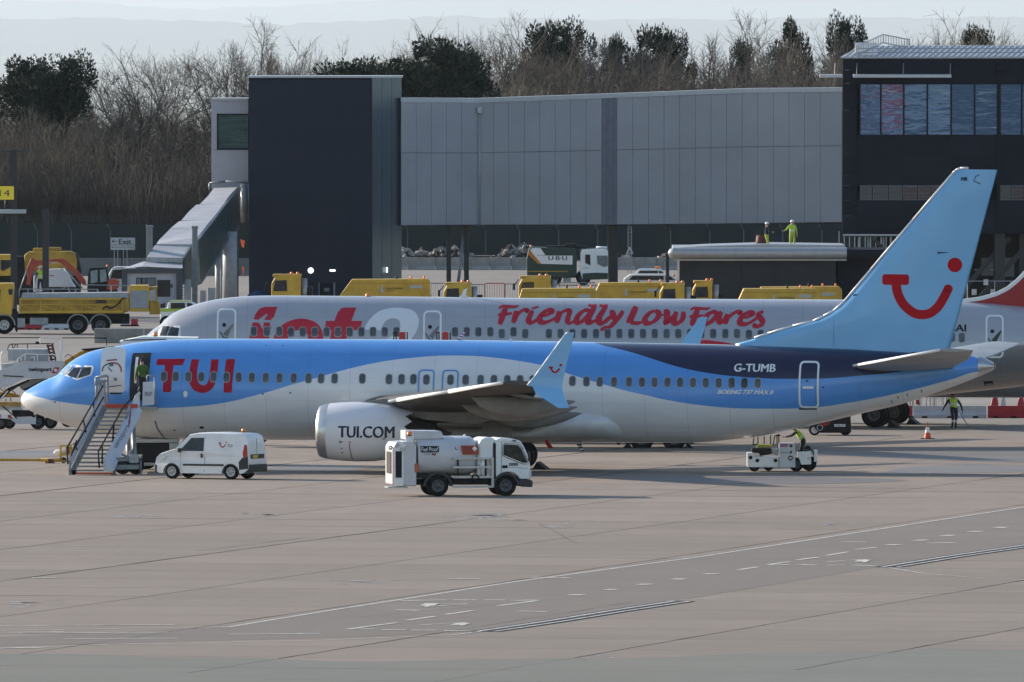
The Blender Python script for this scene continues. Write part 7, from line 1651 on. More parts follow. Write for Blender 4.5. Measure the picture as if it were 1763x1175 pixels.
# second yellow truck behind, with a tilted body
y2, f, s = frame_of(75, 545, 'tipper_truck', 'yellow tipper lorry with a rounded body, behind the red excavator', 'truck')
Z4 = lambda *p: [f(x/4.897, 380+y/4.897) for x, y in p]; zx = lambda x: Z4((x, 0))[0][0]; zz_ = lambda y: Z4((0, y))[0][1]
one(lambda b: b.prism(Z4((215,420),(208,290),(240,262),(600,258),(640,280),(655,330),(650,415)), -1.2, 1.2, 'y', .08), 'body', YELD, y2)
one(lambda b: b.prism(Z4((640,275),(660,300),(688,430),(675,470),(655,415),(650,330)), -1.1, 1.1), 'tail_gate', DARK, y2)
one(lambda b: (b.bbox(zx(400), zx(515), -.5, .5, zz_(262), zz_(225), .05), b.bbox(zx(280), zx(360), -.6, .6, zz_(260), zz_(232), .04)), 'roof_unit', YELD, y2)
one(lambda b: b.prism(Z4((-90,465),(-90,300),(-60,285),(105,285),(110,465)), -1.2, 1.2, 'y', .05), 'cab', YEL, y2)
one(lambda b: b.prism(Z4((10,330),(95,332),(92,390),(30,425),(10,410)), -1.24, -1.205), 'side_window', GLASS, y2)
one(lambda b: b.bbox(zx(115), zx(205), -.9, .9, zz_(460), zz_(300), .05), 'stack_box', DARK, y2)
one(lambda b: b.box(zx(-80), zx(680), -.6, .6, .7, zz_(465)), 'chassis', DARK, y2)
for px in (0, 480, 600):
    for y in (-1.0, 1.0): wheel_parts(y2, zx(px), y, .5, .3, DRIM, -1, .55)
# white lorry beneath it
wl_, f, s = frame_of(110, 548, 'box_van', 'white box lorry with a small red mark, behind the red excavator arm', 'truck')
Z4 = lambda *p: [f(x/4.897, 380+y/4.897) for x, y in p]; zx = lambda x: Z4((x, 0))[0][0]; zz_ = lambda y: Z4((0, y))[0][1]
one(lambda b: b.prism(Z4((400,560),(405,410),(520,405),(570,440),(610,520),(640,560)), -.9, .9, 'y', .05), 'body', LW, wl_)
one(lambda b: b.bbox(zx(285), zx(395), -.9, .9, zz_(600), zz_(465), .04), 'front_box', LW, wl_)
one(lambda b: b.box(zx(420), zx(460), -.93, -.905, zz_(466), zz_(460)), 'red_mark', RED, wl_)
one(lambda b: b.box(zx(300), zx(630), -.7, .7, .4, zz_(560)-.002), 'chassis', DARK, wl_)
for px in (330, 600):
    for y in (-.8, .8): wheel_parts(wl_, zx(px), y, .38, .25, DRIM, -1, .55)
# red excavator
ex_, f, s = frame_of(175, 552, 'excavator', 'red compact excavator with a dark cab and its arm arched over to the left', 'excavator')
Z4 = lambda *p: [f(x/4.897, 380+y/4.897) for x, y in p]; zx = lambda x: Z4((x, 0))[0][0]; zz_ = lambda y: Z4((0, y))[0][1]
XR = mat('excavator_red', (.40,.055,.025), .5, noise=.25, nscale=2)
cabx = one(lambda b: b.prism(Z4((735,585),(750,400),(765,395),(895,393),(905,410),(920,500),(915,585)), -.6, .55, 'y', .03), 'cab', BLACK, ex_)
for q in (((765,425),(825,415),(825,520),(765,530)), ((843,415),(893,410),(905,510),(845,520))): one(lambda b: b.prism(Z4(*q), -.64, -.61), 'cab_window', mat('pale_cab_glass', (.20,.28,.30), .1, noise=.4), cabx)
one(lambda b: b.prism(Z4((900,585),(915,500),(940,488),(990,495),(1005,515),(1000,570),(960,585)), -.8, .9, 'y', .05), 'counterweight', XR, ex_)
up_ = [tuple(p) for p in spline(Z4((720,500),(650,415),(590,360),(535,325),(480,320),(400,328),(320,335),(262,320)), 4)]; lo_ = [tuple(p) for p in spline(Z4((300,395),(330,375),(400,370),(480,352),(520,362),(560,395),(620,450),(690,535),(730,545)), 4)]
one(lambda b: b.prism(up_+lo_, -.22, .02, 'y', .01), 'boom', XR, ex_)
one(lambda b: b.prism(Z4((262,318),(290,315),(300,400),(270,460),(255,545),(222,540),(235,440),(228,400)), -.25, .05, 'y', .02), 'dipper_arm', XR, ex_)
one(lambda b: b.tube((Z4((225,420))[0][0], -.1, Z4((225,420))[0][1]), (zx(165), -.1, zz_(590)), .04, 6), 'ram', STEEL, ex_)
one(lambda b: b.tube((zx(540), -.3, zz_(400)), (zx(690), -.3, zz_(570)), .06, 6), 'ram', STEEL, ex_)
one(lambda b: b.prism(Z4((225,545),(262,545),(262,590),(215,610)), -.4, .3), 'bucket', DARK, ex_)
a, c = Z4((412,362),(487,348)); flat('boom_lettering', fit(text_polys('MURPHY', 1, 0), a[0], c[0], a[1], c[1]), WLET, ex_, -.228)
one(lambda b: (b.prism([(zx(720), .0), (zx(700), .3), (zx(720), .6), (zx(990), .6), (zx(1010), .3), (zx(990), .0)], -.9, -.55, 'y', .03), b.prism([(zx(720), .0), (zx(700), .3), (zx(720), .6), (zx(990), .6), (zx(1010), .3), (zx(990), .0)], .55, .9, 'y', .03), b.box(zx(760), zx(960), -.55, .55, .3, .8), b.box(zx(740), zx(990), -.7, .8, .8, zz_(583))), 'tracks', DARK, ex_)
beacon(ex_, zx(905), .2, zz_(393), .08, .14)
# workers near it
for (px, py, lab, of, hm, kk) in ((4, 545, 'worker in orange jacket seen at the left edge beside the yellow lorry', dict(top=mat('orange_jacket', (.45,.06,.02), .8), sleeve=MATS['orange_jacket']), mat('orange_helmet', (.5,.1,.05), .5), 1.0), (69.5, 552, 'worker in white helmet and yellow vest standing before the white box lorry', {}, WHITE, 1.0)):
    g = ground(px, py); p_ = person(lab, (g.x, g.y, zh({4: 505, 69.5: 509}[px], g.y)), 0, {}, of, helmet=hm); 
    one(lambda b: b.box(-.6, .6, -.5, .5, -p_.location.z, -.005), 'standing_deck', DARK, p_)
# exit sign
sg, f, s = frame_of(211, 530, 'exit_sign', 'white sign with black arrow and Exit lettering on thin white posts', 'sign')
sb = one(lambda b: b.box(f(190.5,0)[0], f(232.5,0)[0], -.03, .03, f(0,430.5)[1], f(0,409.5)[1]), 'sign_board', mat('sign_white', (.42,.44,.46), .6, noise=.08), sg)
one(lambda b: [b.box(f(x,0)[0], f(x+1.3,0)[0], .04, .09, 0, f(0,412)[1]) for x in (196, 202, 211.5, 218)] and None, 'sign_post', STEEL, sg)
one(lambda b: b.box(f(209,0)[0], f(211,0)[0], -.08, -.035, 0, f(0,431)[1]), 'dark_post', DARK, sg)
a, c = f(204.5, 420.5), f(225.5, 412); [flat('sign_lettering', fit(text_polys('Exit', 1, 0), a[0]+k*.02, c[0]+k*.02, a[1], c[1]), INK, sb, -.036-k*.002) for k in (0, 1, 2)]
flat('sign_arrow', merge(stroke([f(193,415.7), f(201.5,415.7)], .05), stroke([f(196.3,412.6), f(193,415.7), f(196.3,418.8)], .05)), INK, sb, -.036)
flat('sign_line', stroke([f(191,421.8), f(232,421.8)], .025), INK, sb, -.036); a, c = f(197, 429), f(231, 423.5); flat('sign_lettering', fit(text_polys('Security Gate', 1, 0), a[0], c[0], a[1], c[1]), mat('grey_print', (.12,.12,.14), .6), sb, -.036)
flat('sign_arrow', stroke([f(192,426.3), f(195.5,426.3)], .05), INK, sb, -.036)
# stand number mast
sm_, f, s = frame_of(23, 563, 'stand_sign', 'yellow stand number sign with black figures on a dark mast with a pale lamp bar', 'sign')
one(lambda b: b.box(f(18,0)[0], f(29,0)[0], 0, .25, 0, f(0,258)[1]), 'mast', COLD, sm_)
one(lambda b: (b.box(f(3,0)[0], f(50,0)[0], .1, .2, f(0,262)[1], f(0,259.5)[1]), b.tube((f(9,0)[0], .1, f(0,343)[1]), (f(9,0)[0], .1, f(0,362)[1]), .04, 6)), 'cross_arm', COLD, sm_)
sb = one(lambda b: b.bbox(f(-26,0)[0], f(24,0)[0], -.35, -.05, f(0,344)[1], f(0,321)[1], .02), 'sign_board', mat('sign_yellow', (.62,.50,.03), .5, emis=((.75,.6,.05), .10)), sm_)
a, c = f(-12, 338), f(17, 327); flat('sign_lettering', fit(text_polys('114', 1, 0), a[0], c[0], a[1], c[1]), INK, sb, -.356)
one(lambda b: b.bbox(f(-20,0)[0], f(45,0)[0], -.3, .3, f(0,368)[1], f(0,361)[1], .03), 'lamp_bar', mat('pale_lamp_bar', (.40,.44,.45), .5), sm_)
mp_, f, s = frame_of(78.5, 564, 'dark_mast', 'plain dark square mast right of the yellow stand sign', 'mast')
one(lambda b: b.box(f(73,0)[0], f(84,0)[0], 0, .3, 0, f(0,361)[1]), 'mast', COLD, mp_); one(lambda b: b.box(f(70,0)[0], f(87,0)[0], -.1, .4, 0.0, .12), 'mast_base', COLD, mp_)
# ------------------------------------------------------------------ covered ramp down from the corridor end
rp_, f0, s0_ = frame_of(320, 535, 'covered_ramp', 'covered ramp with a pale stepped roof, sloping down left of the dark tower', 'ramp')
gy = rp_.location.y; gxx = rp_.location.x
def A3(px, py, dy): p = atd(px, py, gy+dy); return (p.x-gxx, dy, p.z)
Z5s = lambda x, y, dy: A3(150+x/4.197, 280+y/4.197, dy)
RFP = mat('ramp_roof', (.42,.43,.46), .6, spec=.3, noise=.10, nscale=1.2)
GRN = mat('ramp_side_glass', (.016,.040,.046), .3, spec=.3, noise=.5, nscale=.8, col2=(.03,.06,.065))
# roof sheets, each piece its own
secs_r = [((430,685,0),(685,690,0),(735,605,3),(490,598,3)), ((500,590,3),(750,592,3),(790,540,5),(520,560,5)), ((520,560,5),(795,545,5),(845,478,8.5),(600,480,8.5)), ((600,478,8.5),(845,478,8.5),(895,415,12),(665,425,12)), ((680,420,12),(895,418,12),(950,350,16),(735,355,16)), ((735,355,16),(950,350,16),(985,300,19),(790,305,19)), ((815,302,19),(985,302,19),(1030,235,24),(875,240,24)), ((875,240,24),(1030,235,24),(1085,180,29),(915,185,29))]
for q in secs_r:
    P = [Vector(Z5s(*p)) for p in q]; 
    def fr(b, P=P):
        n = Vector((0,0,-.12)); 
        Q_ = [P[0].lerp(P[3], .012), P[1].lerp(P[2], .012), P[2], P[3]]
        b.add(Q_+[p+n for p in Q_], [(0,1,2,3),(7,6,5,4),(0,4,5,1),(1,5,6,2),(2,6,7,3),(3,7,4,0)], False)
    one(fr, 'roof_sheet', RFP, rp_)
side_top = [(685,700,0),(740,612,3),(800,555,5),(900,430,12),(990,310,19),(1088,195,29)]
side_bot = [(690,860,0),(745,890,3),(815,865,5),(915,720,12),(1005,560,19),(1105,450,29)]
for k in range(5):
    P = [Vector(Z5s(*side_top[k])), Vector(Z5s(*side_top[k+1])), Vector(Z5s(*side_bot[k+1])), Vector(Z5s(*side_bot[k]))]
    def fg_(b, P=P):
        o = Vector((.06, 0, 0)); Q_ = [P[0].lerp(P[1], .02), P[0].lerp(P[1], .98), P[3].lerp(P[2], .98), P[3].lerp(P[2], .02)]
        b.add(Q_+[p+o for p in Q_], [(0,1,2,3),(7,6,5,4),(0,4,5,1),(1,5,6,2),(2,6,7,3),(3,7,4,0)], False)
    one(fg_, 'side_glass', GRN, rp_)
b = MB().use(STEEL)
for a, c in zip(side_top, side_top[1:]): b.bar(Z5s(*a), Z5s(*c), .16, .14)
b.use(mat('ramp_trim_dark', (.10,.12,.13), .5))
for a, c in zip(side_bot, side_bot[1:]): b.bar(Z5s(*a), Z5s(*c), .20, .22)
b.build('ramp_beam', None, rp_)
# floor and far side close the tube
b = MB().use(GRN); P0 = Vector(Z5s(430,700,0)); P1 = Vector(Z5s(915,190,29)); b.add([P0, P1, P1+Vector((0,0,-2.4)), P0+Vector((0,0,-1.6))], [(0,1,2,3)], False); b.build('far_side_glass', None, rp_)
cabw = mat('cabin_grey', (.40,.41,.44), .5, noise=.12, nscale=1.0)
cb2 = one(lambda b: b.box(Z5s(258,0,-2)[0], Z5s(660,0,-2)[0], -2.0, -.1, 0.05, Z5s(0,775,-2)[2]), 'cabin', cabw, rp_)
one(lambda b: b.add([Z5s(252,768,-2.2), Z5s(400,752,-2.3), Z5s(690,765,-2.2), Z5s(690,730,0), Z5s(600,700,.3), Z5s(410,715,0)], [(0,1,2,3,4,5)], False), 'cabin_roof', RFP, rp_)
one(lambda b: b.box(Z5s(425,0,0)[0], Z5s(690,0,0)[0], -.2, .0, Z5s(0,722,0)[2], Z5s(0,688,0)[2]), 'fascia', STEEL, rp_)
b = MB().use(mat('dark_slate_frame', (.055,.06,.07), .6))
for x0, x1, y0, y1 in ((252,690,800,768),(250,290,1050,800),(645,690,1050,800)): b.box(Z5s(x0,0,-2)[0], Z5s(x1,0,-2)[0], -2.18, -2.0, Z5s(0,y0,-2)[2], Z5s(0,y1,-2)[2])
b.build('cabin_frame', None, rp_)
for (x0, x1, y0, y1) in ((512,596,965,855),(360,388,880,838),(398,420,880,838),(435,490,885,838)):
    w_ = one(lambda b: b.bbox(Z5s(x0-5,0,-2)[0], Z5s(x1+5,0,-2)[0], -2.05, -2.0, Z5s(0,y0+5,-2)[2], Z5s(0,y1-5,-2)[2], .01), 'window_frame', DARK, rp_)
    one(lambda b: b.bbox(Z5s(x0,0,-2)[0], Z5s(x1,0,-2)[0], -2.08, -2.055, Z5s(0,y0,-2)[2], Z5s(0,y1,-2)[2], .01), 'pane', GLASS if x0 > 500 else mat('pale_blind', (.16,.17,.18), .5, noise=.5, nscale=8), w_)
one(lambda b: b.bbox(Z5s(606,0,-2)[0], Z5s(616,0,-2)[0], -2.08, -2.0, Z5s(0,905,-2)[2], Z5s(0,880,-2)[2], .01), 'switch_box', BLACK, rp_)
for k in range(6): one(lambda b: b.box(Z5s(668,0,-1.5)[0], Z5s(710,0,-1.5)[0], -1.6, -1.4, Z5s(0,880+k*20+6,-1.5)[2], Z5s(0,880+k*20,-1.5)[2]), 'louvre', STEEL, rp_)
for (x0, x1, ya, yb, dy) in ((428,478,690,455,1.5),(758,803,980,460,1.0)): 
    one(lambda b: (b.bbox(Z5s(x0,0,dy)[0], Z5s(x1-6,0,dy)[0], dy, dy+.5, 0 if x0 > 700 else Z5s(0,ya,dy)[2], Z5s(0,yb+18,dy)[2], .02), b.bbox(Z5s(x0-3,0,dy)[0], Z5s(x1-2,0,dy)[0], dy-.05, dy+.55, Z5s(0,yb+17,dy)[2], Z5s(0,yb,dy)[2], .02)), 'lift_post', mat('post_grey', (.20,.215,.225), .5, noise=.2), rp_)
one(lambda b: b.tube((Z5s(1032,0,20)[0], 20, 0), (Z5s(1032,0,20)[0], 20, Z5s(0,500,20)[2]), .46, 20), 'support_column', MATS['column_grey'], rp_)
one(lambda b: (b.tube((Z5s(950,0,15)[0], 15, 0), (Z5s(950,0,15)[0], 15, Z5s(0,680,15)[2]), .22, 10), b.tube((Z5s(968,0,14)[0], 14, 0), (Z5s(968,0,14)[0], 14, Z5s(0,640,14)[2]), .05, 6)), 'support_post', MATS['column_grey'], rp_)
b = MB().use(STEEL)
P_ = [Z5s(885,200,30), Z5s(885,150,30), Z5s(1000,138,30), Z5s(1190,150,30)]; b.pipe(P_, .07, 6); b.bar(Z5s(905,185,30), Z5s(1110,175,30), .2, .12)
for x, w in ((1140, .32), (1172, .28)): b.tube(Z5s(x, 435, 30), Z5s(x, 155, 30), w, 14)
for x in (1092, 1105): b.bar(Z5s(x, 445, 30), Z5s(x, 160, 30), .1)
b.build('top_collar', None, rp_)
one(lambda b: b.box(Z5s(915,0,31)[0], Z5s(1110,0,31)[0], 30.6, 31.4, Z5s(0,440,31)[2], Z5s(0,180,31)[2]), 'upper_end', MATS['dark_slate_frame'], rp_)
LMP = mat('orange_lit_panel', (.6,.12,.03), .5, emis=((1,.22,.05), .12)); 
for q in ((1105,1140,620,555),(1118,1135,850,750)): one(lambda b: b.prism([(Z5s(q[0],0,21)[0], Z5s(0,q[3],21)[2]), (Z5s(q[1],0,21)[0], Z5s(0,q[3]+10,21)[2]), (Z5s(q[1]-8,0,21)[0], Z5s(0,q[2],21)[2]), (Z5s(q[0]+10,0,21)[0], Z5s(0,q[2]-15,21)[2])], 21, 21.1), 'orange_lamp', LMP, rp_)
one(lambda b: b.bbox(Z5s(870,0,8)[0], Z5s(925,0,8)[0], 8, 9, 0, Z5s(0,905,8)[2], .03), 'service_cabinet', cabw, rp_)
one(lambda b: b.bbox(Z5s(815,0,6)[0], Z5s(858,0,6)[0], 6, 6.6, 0, Z5s(0,925,6)[2], .02), 'service_cabinet', cabw, rp_)
one(lambda b: b.bbox(Z5s(700,0,.5)[0], Z5s(750,0,.5)[0], .5, 1.1, 0, Z5s(0,845,.5)[2], .03), 'service_cabinet', cabw, rp_)
# pick-up and dark-windowed car
pk_, f, s = frame_of(310, 566, 'pickup_truck', 'white and lime pickup truck half hidden by the silver jet\'s nose', 'pickup')
Z9 = lambda *p: [f(230+x/7.052, 500+y/7.052) for x, y in p]; LIME = mat('lime_paint', (.40,.55,.06), .45, noise=.1)
one(lambda b: b.prism(Z9((325,370),(325,230),(410,215),(420,150),(450,125),(640,122),(700,135),(760,165),(850,240),(1000,260),(1010,400),(325,400)), -.85, .85, 'y', .05), 'body', WHITE, pk_)
one(lambda b: b.prism(Z9((325,228),(400,215),(640,222),(650,245),(325,260)), -.875, -.86), 'lime_stripe', LIME, pk_); one(lambda b: b.prism(Z9((425,145),(450,122),(640,118),(705,133),(700,142),(640,132),(455,135)), -.875, -.86), 'lime_stripe', LIME, pk_)
for q in (((455,150),(625,150),(630,220),(455,222)),((650,150),(700,155),(745,190),(655,215)),((330,165),(390,150),(385,215),(325,215))): one(lambda b: b.prism(Z9(*q), -.88, -.865), 'side_window', GLASS, pk_)
for px in (400, 900):
    for y in (-.75, .75): wheel_parts(pk_, Z9((px,0))[0][0], y, .38, .25, DRIM, -1, .6)
sv_, f, s = frame_of(203, 530.5, 'parked_car', 'white car with a dark windscreen behind the exit sign posts', 'car')
one(lambda b: b.prism(pp(f, ((186,512),(186,476),(193,462),(200,459),(228,459),(238,466),(244,482),(256,487),(256,512))), -.9, .9, 'y', .05), 'body', LW, sv_)
one(lambda b: b.prism(pp(f, ((190,480),(195,465),(226,463),(232,480))), -.93, -.905), 'side_window', GLASS, sv_)
one(lambda b: b.box(f(190,0)[0], f(258,0)[0], -.7, .7, .25, f(0,505)[1]-.002), 'underbody', DARK, sv_)
for px in (198, 248):
    for y in (-.8, .8): wheel_parts(sv_, f(px,0)[0], y, .36, .22, DRIM, -1, .6)
# ------------------------------------------------------------------ yellow sweepers between the silver jet and the buildings
def sweeper(label, cab, body, py=556):
    """cab = (px0, px1, top y); body = (px0, px1, top y, slope px) in photograph measure at the truck's near side"""
    o, f, s = frame_of((cab[0]+body[1])/2, py, 'snow_sweeper', label, 'truck', group='yellow airport sweepers parked in a row')
    X = lambda px: f(px, 0)[0]; Z = lambda y: f(0, y)[1]
    c0, c1, ct = cab; w = c1-c0; hc = 1.9
    c_ = one(lambda b: b.prism([(X(c0-1), .75), (X(c0), Z(ct+14)), (X(c0+6), Z(ct+3)), (X(c0+14), Z(ct)), (X(c1-12), Z(ct-.5)), (X(c1-12), .75)], -1.2, 1.2, 'y', .05), 'cab', YEL, o)
    one(lambda b: b.prism([(X(c0+3), Z(ct+27)), (X(c0+6), Z(ct+9)), (X(c0+26), Z(ct+8)), (X(c0+27), Z(ct+27))], -1.235, -1.205), 'side_window', GLASS, c_)
    one(lambda b: b.bbox(X(c0+2), X(c1-11), -1.1, 1.1, Z(ct+2)-.02, Z(ct)+.06, .03), 'cab_roof', YELD, c_)
    one(lambda b: (b.tube((X(c0), -1.3, Z(ct+4)), (X(c0-7), -1.5, Z(ct+13)), .03, 5), b.bbox(X(c0-10), X(c0-6), -1.6, -1.45, Z(ct+22), Z(ct+11), .02)), 'mirror', BLACK, c_)
    for q in (.55, .72): beacon(o, X(c0+w*q), -.6, Z(ct)+.03, .09, .17)
    one(lambda b: b.tube((X(c1-6), -.8, 1.0), (X(c1-6), -.8, Z(ct+5)), .19, 12), 'exhaust_stack', mat('stack_steel', (.34,.35,.35), .4, .5, noise=.3), o)
    one(lambda b: b.bbox(X(c1-1), X(c1+8), -.9, .9, .8, Z(ct+20), .04), 'engine_box', DARK, o)
    one(lambda b: b.box(X(c0+3), X(body[1]-2), -.5, .5, .55, .95), 'chassis', DARK, o)
    b0, b1, btp, sl = body
    bd = one(lambda b: b.prism([(X(b0-8), 1.0), (X(b0-3), Z(btp+28)), (X(b0+sl), Z(btp)), (X(b1-5), Z(btp-1)), (X(b1), Z(btp+4)), (X(b1), 1.0)], -1.2, 1.2, 'y', .04), 'hopper', YEL, o)
    for q in (.62, .78, .93): one(lambda b: b.tube((X(b0+(b1-b0)*q), -.2, Z(btp)-.02), (X(b0+(b1-b0)*q), -.2, Z(btp-6)), .06, 8), 'hopper_lamp', AMBER if q > .7 else BLACK, bd)
    one(lambda b: b.box(X(b0+sl*.6), X(b1-3), -1.215, -1.2, Z(btp+6)-.02, Z(btp+6)), 'hopper_seam', mat('ochre_seam', (.25,.14,.02), .6), bd)
    cxp = b0+(b1-b0)*.50; a, c = (X(cxp), Z(btp+17)), (X(cxp+30), Z(btp+12.5)); flat('hopper_lettering', fit(text_polys('manchester', 1, 0), a[0], c[0], a[1], c[1]), mat('brown_print', (.05,.03,.01), .6), bd, -1.222)
    flat('hopper_lettering', fit(text_polys('airport', 1, 0), a[0], a[0]+(c[0]-a[0])*.5, Z(btp+20.5), Z(btp+18)), MATS['brown_print'], bd, -1.222)
    flat('hopper_emblem', poly([(X(cxp-10), Z(btp+18)), (X(cxp-7), Z(btp+11)), (X(cxp-3), Z(btp+10)), (X(cxp-6), Z(btp+15)), (X(cxp-3), Z(btp+22)), (X(cxp-8), Z(btp+22))]), mat('pale_emblem', (.42,.45,.42), .6), bd, -1.222)
    q0 = b0+(b1-b0)*.86; flat('maker_plate', poly(rrect(X(q0-14), X(q0+8), Z(btp+15), Z(btp+10), .04)), MATS['pale_emblem'], bd, -1.222)
    for px in (c0+14, b0+20, b1-24):
        for y in (-1.02, 1.02): wheel_parts(o, X(px), y, .5, .3, DRIM, -1, .55)
    return o
sweeper('leftmost yellow sweeper truck, parked before the foot of the dark tower', (468, 530, 474), (588, 741, 481, 18))
sweeper('yellow sweeper truck with its cab right of the tower, before the red fence', (764, 823, 488), (893, 1027, 497, 6), 560)
sweeper('yellow sweeper truck with its cab just below the green and white lorry', (893, 960, 477), (1022, 1146, 487, 10), 552)
sweeper('yellow sweeper truck below the white vans, its long body before the low building', (1136, 1190, 489), (1270, 1408, 497, 10), 560)
sweeper('rearmost yellow sweeper truck on the right, its body end showing beside the canopy building', (1192, 1238, 485), (1300, 1449, 494, 10), 556)
# ------------------------------------------------------------------ green and white lorry
ub, f, s = frame_of(975, 491, 'gritter_lorry', 'green and white hopper lorry with large letters on its side and an orange corner stripe', 'truck')
Z7 = lambda *p: [f(850+x/3.918, 380+y/3.918) for x, y in p]; zx = lambda x: Z7((x, 0))[0][0]; zz_ = lambda y: Z7((0, y))[0][1]
DGR = mat('dark_green_paint', (.015,.045,.03), .45, noise=.25)
bd = one(lambda b: b.prism(Z7((225,380),(222,260),(235,195),(262,178),(545,185),(560,240),(560,370),(500,385)), -1.2, 1.2, 'y', .04), 'hopper', DGR, ub)
one(lambda b: b.prism(Z7((262,184),(315,184),(350,235),(532,235),(530,296),(322,290),(240,205)), -1.24, -1.205), 'white_panel', WHITE, bd)
one(lambda b: b.prism(Z7((232,205),(245,200),(322,292),(300,292),(235,230)), -1.26, -1.242), 'orange_stripe', mat('orange_stripe', (.50,.18,.02), .5), bd)
a, c = Z7((368,266),(492,238)); flat('lorry_lettering', fit(text_polys('U·B·U', 1, 0), a[0], c[0], a[1], c[1]), INK, bd, -1.25); flat('lorry_lettering', fit(text_polys('U·B·U', 1, 0), a[0]+.03, c[0]+.03, a[1], c[1]), INK, bd, -1.253)
a, c = Z7((290,240),(345,228)); flat('lorry_lettering', fit(text_polys('the real grit', 1, 0), a[0], c[0], a[1], c[1]), MATS['grey_print'], bd, -1.25)
one(lambda b: (b.bbox(zx(360), zx(620), -.7, .7, zz_(186), zz_(170), .03), b.bbox(zx(480), zx(560), -.5, .5, zz_(170)+.004, zz_(155), .03), b.tube((zx(355), -.7, zz_(180)), (zx(355), -.7, zz_(152)), .03, 5)), 'top_gear', DARK, ub)
one(lambda b: b.box(zx(230), zx(500), -1.235, -1.21, zz_(345), zz_(338)), 'yellow_line', YELD, bd)
cb3 = one(lambda b: b.prism(Z7((583,350),(585,215),(600,195),(690,190),(760,190),(800,240),(812,350),(800,390),(600,400)), -1.2, 1.2, 'y', .05), 'cab', WHITE, ub)
one(lambda b: b.prism(Z7((575,205),(600,188),(790,188),(800,212),(600,218)), -1.1, 1.1, 'y', .04), 'cab_roof', DGR, ub)
one(lambda b: b.prism(Z7((617,228),(650,228),(652,300),(617,285)), -1.235, -1.21), 'side_window', GLASS, cb3); one(lambda b: b.prism(Z7((694,235),(765,235),(790,300),(740,312),(700,290)), -1.235, -1.21), 'windscreen', mat('pale_screen', (.14,.18,.20), .1, noise=.3), cb3)
one(lambda b: b.prism(Z7((600,355),(690,350),(810,355),(812,392),(600,400)), -1.25, -1.21), 'green_skirt', DGR, cb3)
a, c = Z7((600,322),(640,312)); flat('lorry_lettering', fit(text_polys('U·B·U', 1, 0), a[0], c[0], a[1], c[1]), INK, cb3, -1.215)
one(lambda b: b.box(zx(235), zx(800), -.6, .6, .6, zz_(385)), 'chassis', DARK, ub); one(lambda b: b.bbox(zx(468), zx(520), -1.1, -.6, zz_(412), zz_(384), .02), 'tank', STEEL, ub)
for px in (300, 410, 605):
    for y in (-1.0, 1.0): wheel_parts(ub, zx(px), y, .50, .3, DRIM, -1, .55)
beacon(ub, zx(253), -.5, zz_(180), .09, .15)
one(lambda b: b.tube((zx(690), -.6, zz_(185)), (zx(765), -.6, zz_(185)), .12, 8), 'light_bar', WHITE, ub)
# white vans behind
def bgvan(px0, px1, top, py, lab, bar=False):
    o, f, s = frame_of((px0+px1)/2, py, 'white_van', lab, 'van', group='white vans by the concrete barrier'); X = lambda px: f(px, 0)[0]; Z = lambda y: f(0, y)[1]; w = px1-px0
    one(lambda b: b.prism([(X(px0), .3), (X(px0+1), Z(top+8)), (X(px0+w*.12), Z(top+1)), (X(px0+w*.2), Z(top)), (X(px0+w*.8), Z(top)), (X(px1-w*.12), Z(top+5)), (X(px1-2), Z(top+11)), (X(px1), .3)], -.95, .95, 'y', .05), 'body', WHITE, o)
    one(lambda b: b.prism([(X(px0+w*.10), Z(top+10)), (X(px0+w*.16), Z(top+3)), (X(px0+w*.70), Z(top+3)), (X(px0+w*.70), Z(top+10))], -.975, -.955), 'side_window', GLASS, o)
    one(lambda b: b.prism([(X(px0+w*.73), Z(top+10)), (X(px0+w*.73), Z(top+3)), (X(px0+w*.82), Z(top+4)), (X(px0+w*.90), Z(top+10))], -.975, -.955), 'front_window', GLASS, o)
    for q in (.2, .8):
        for y in (-.85, .85): wheel_parts(o, X(px0+w*q), y, .36, .22, DRIM, -1, .6)
    if bar: one(lambda b: b.bbox(X(px0+w*.62), X(px0+w*.78), -.5, .5, Z(top)+.01, Z(top-4), .02), 'light_bar', AMBER, o)
    else: beacon(o, X(px1-w*.12), -.3, Z(top+4), .08, .14)
bgvan(1073, 1172, 472, 512, 'long white van with a row of dark windows, in front of a smaller white van')
bgvan(1092, 1150, 463, 492, 'smaller white van with an orange light bar on its roof, behind a longer white van', True)
# warning triangle on a lattice post
wt, f, s = frame_of(1084, 470, 'warning_sign', 'pale triangular warning sign on a thin lattice post left of the low building', 'sign')
X = lambda px: f(px, 0)[0]; Z = lambda y: f(0, y)[1]
one(lambda b: b.prism([(X(1077.5), Z(437)), (X(1084), Z(424)), (X(1091), Z(437))], -.03, .02), 'triangle_board', mat('sign_white', (.42,.44,.46), .6), wt); flat('sign_mark', poly([(X(1081.5), Z(435.5)), (X(1084), Z(430)), (X(1087), Z(435.5))]), INK, wt, -.035)
b = MB().use(STEEL)
for x in (1081.5, 1087): b.bar((X(x), .06, 0), (X(x), .06, Z(390)), .05)
for k in range(12): b.bar((X(1081.5), .06, Z(466-k*6.3)), (X(1087), .06, Z(462-k*6.3)), .025)
b.build('lattice_post', None, wt)
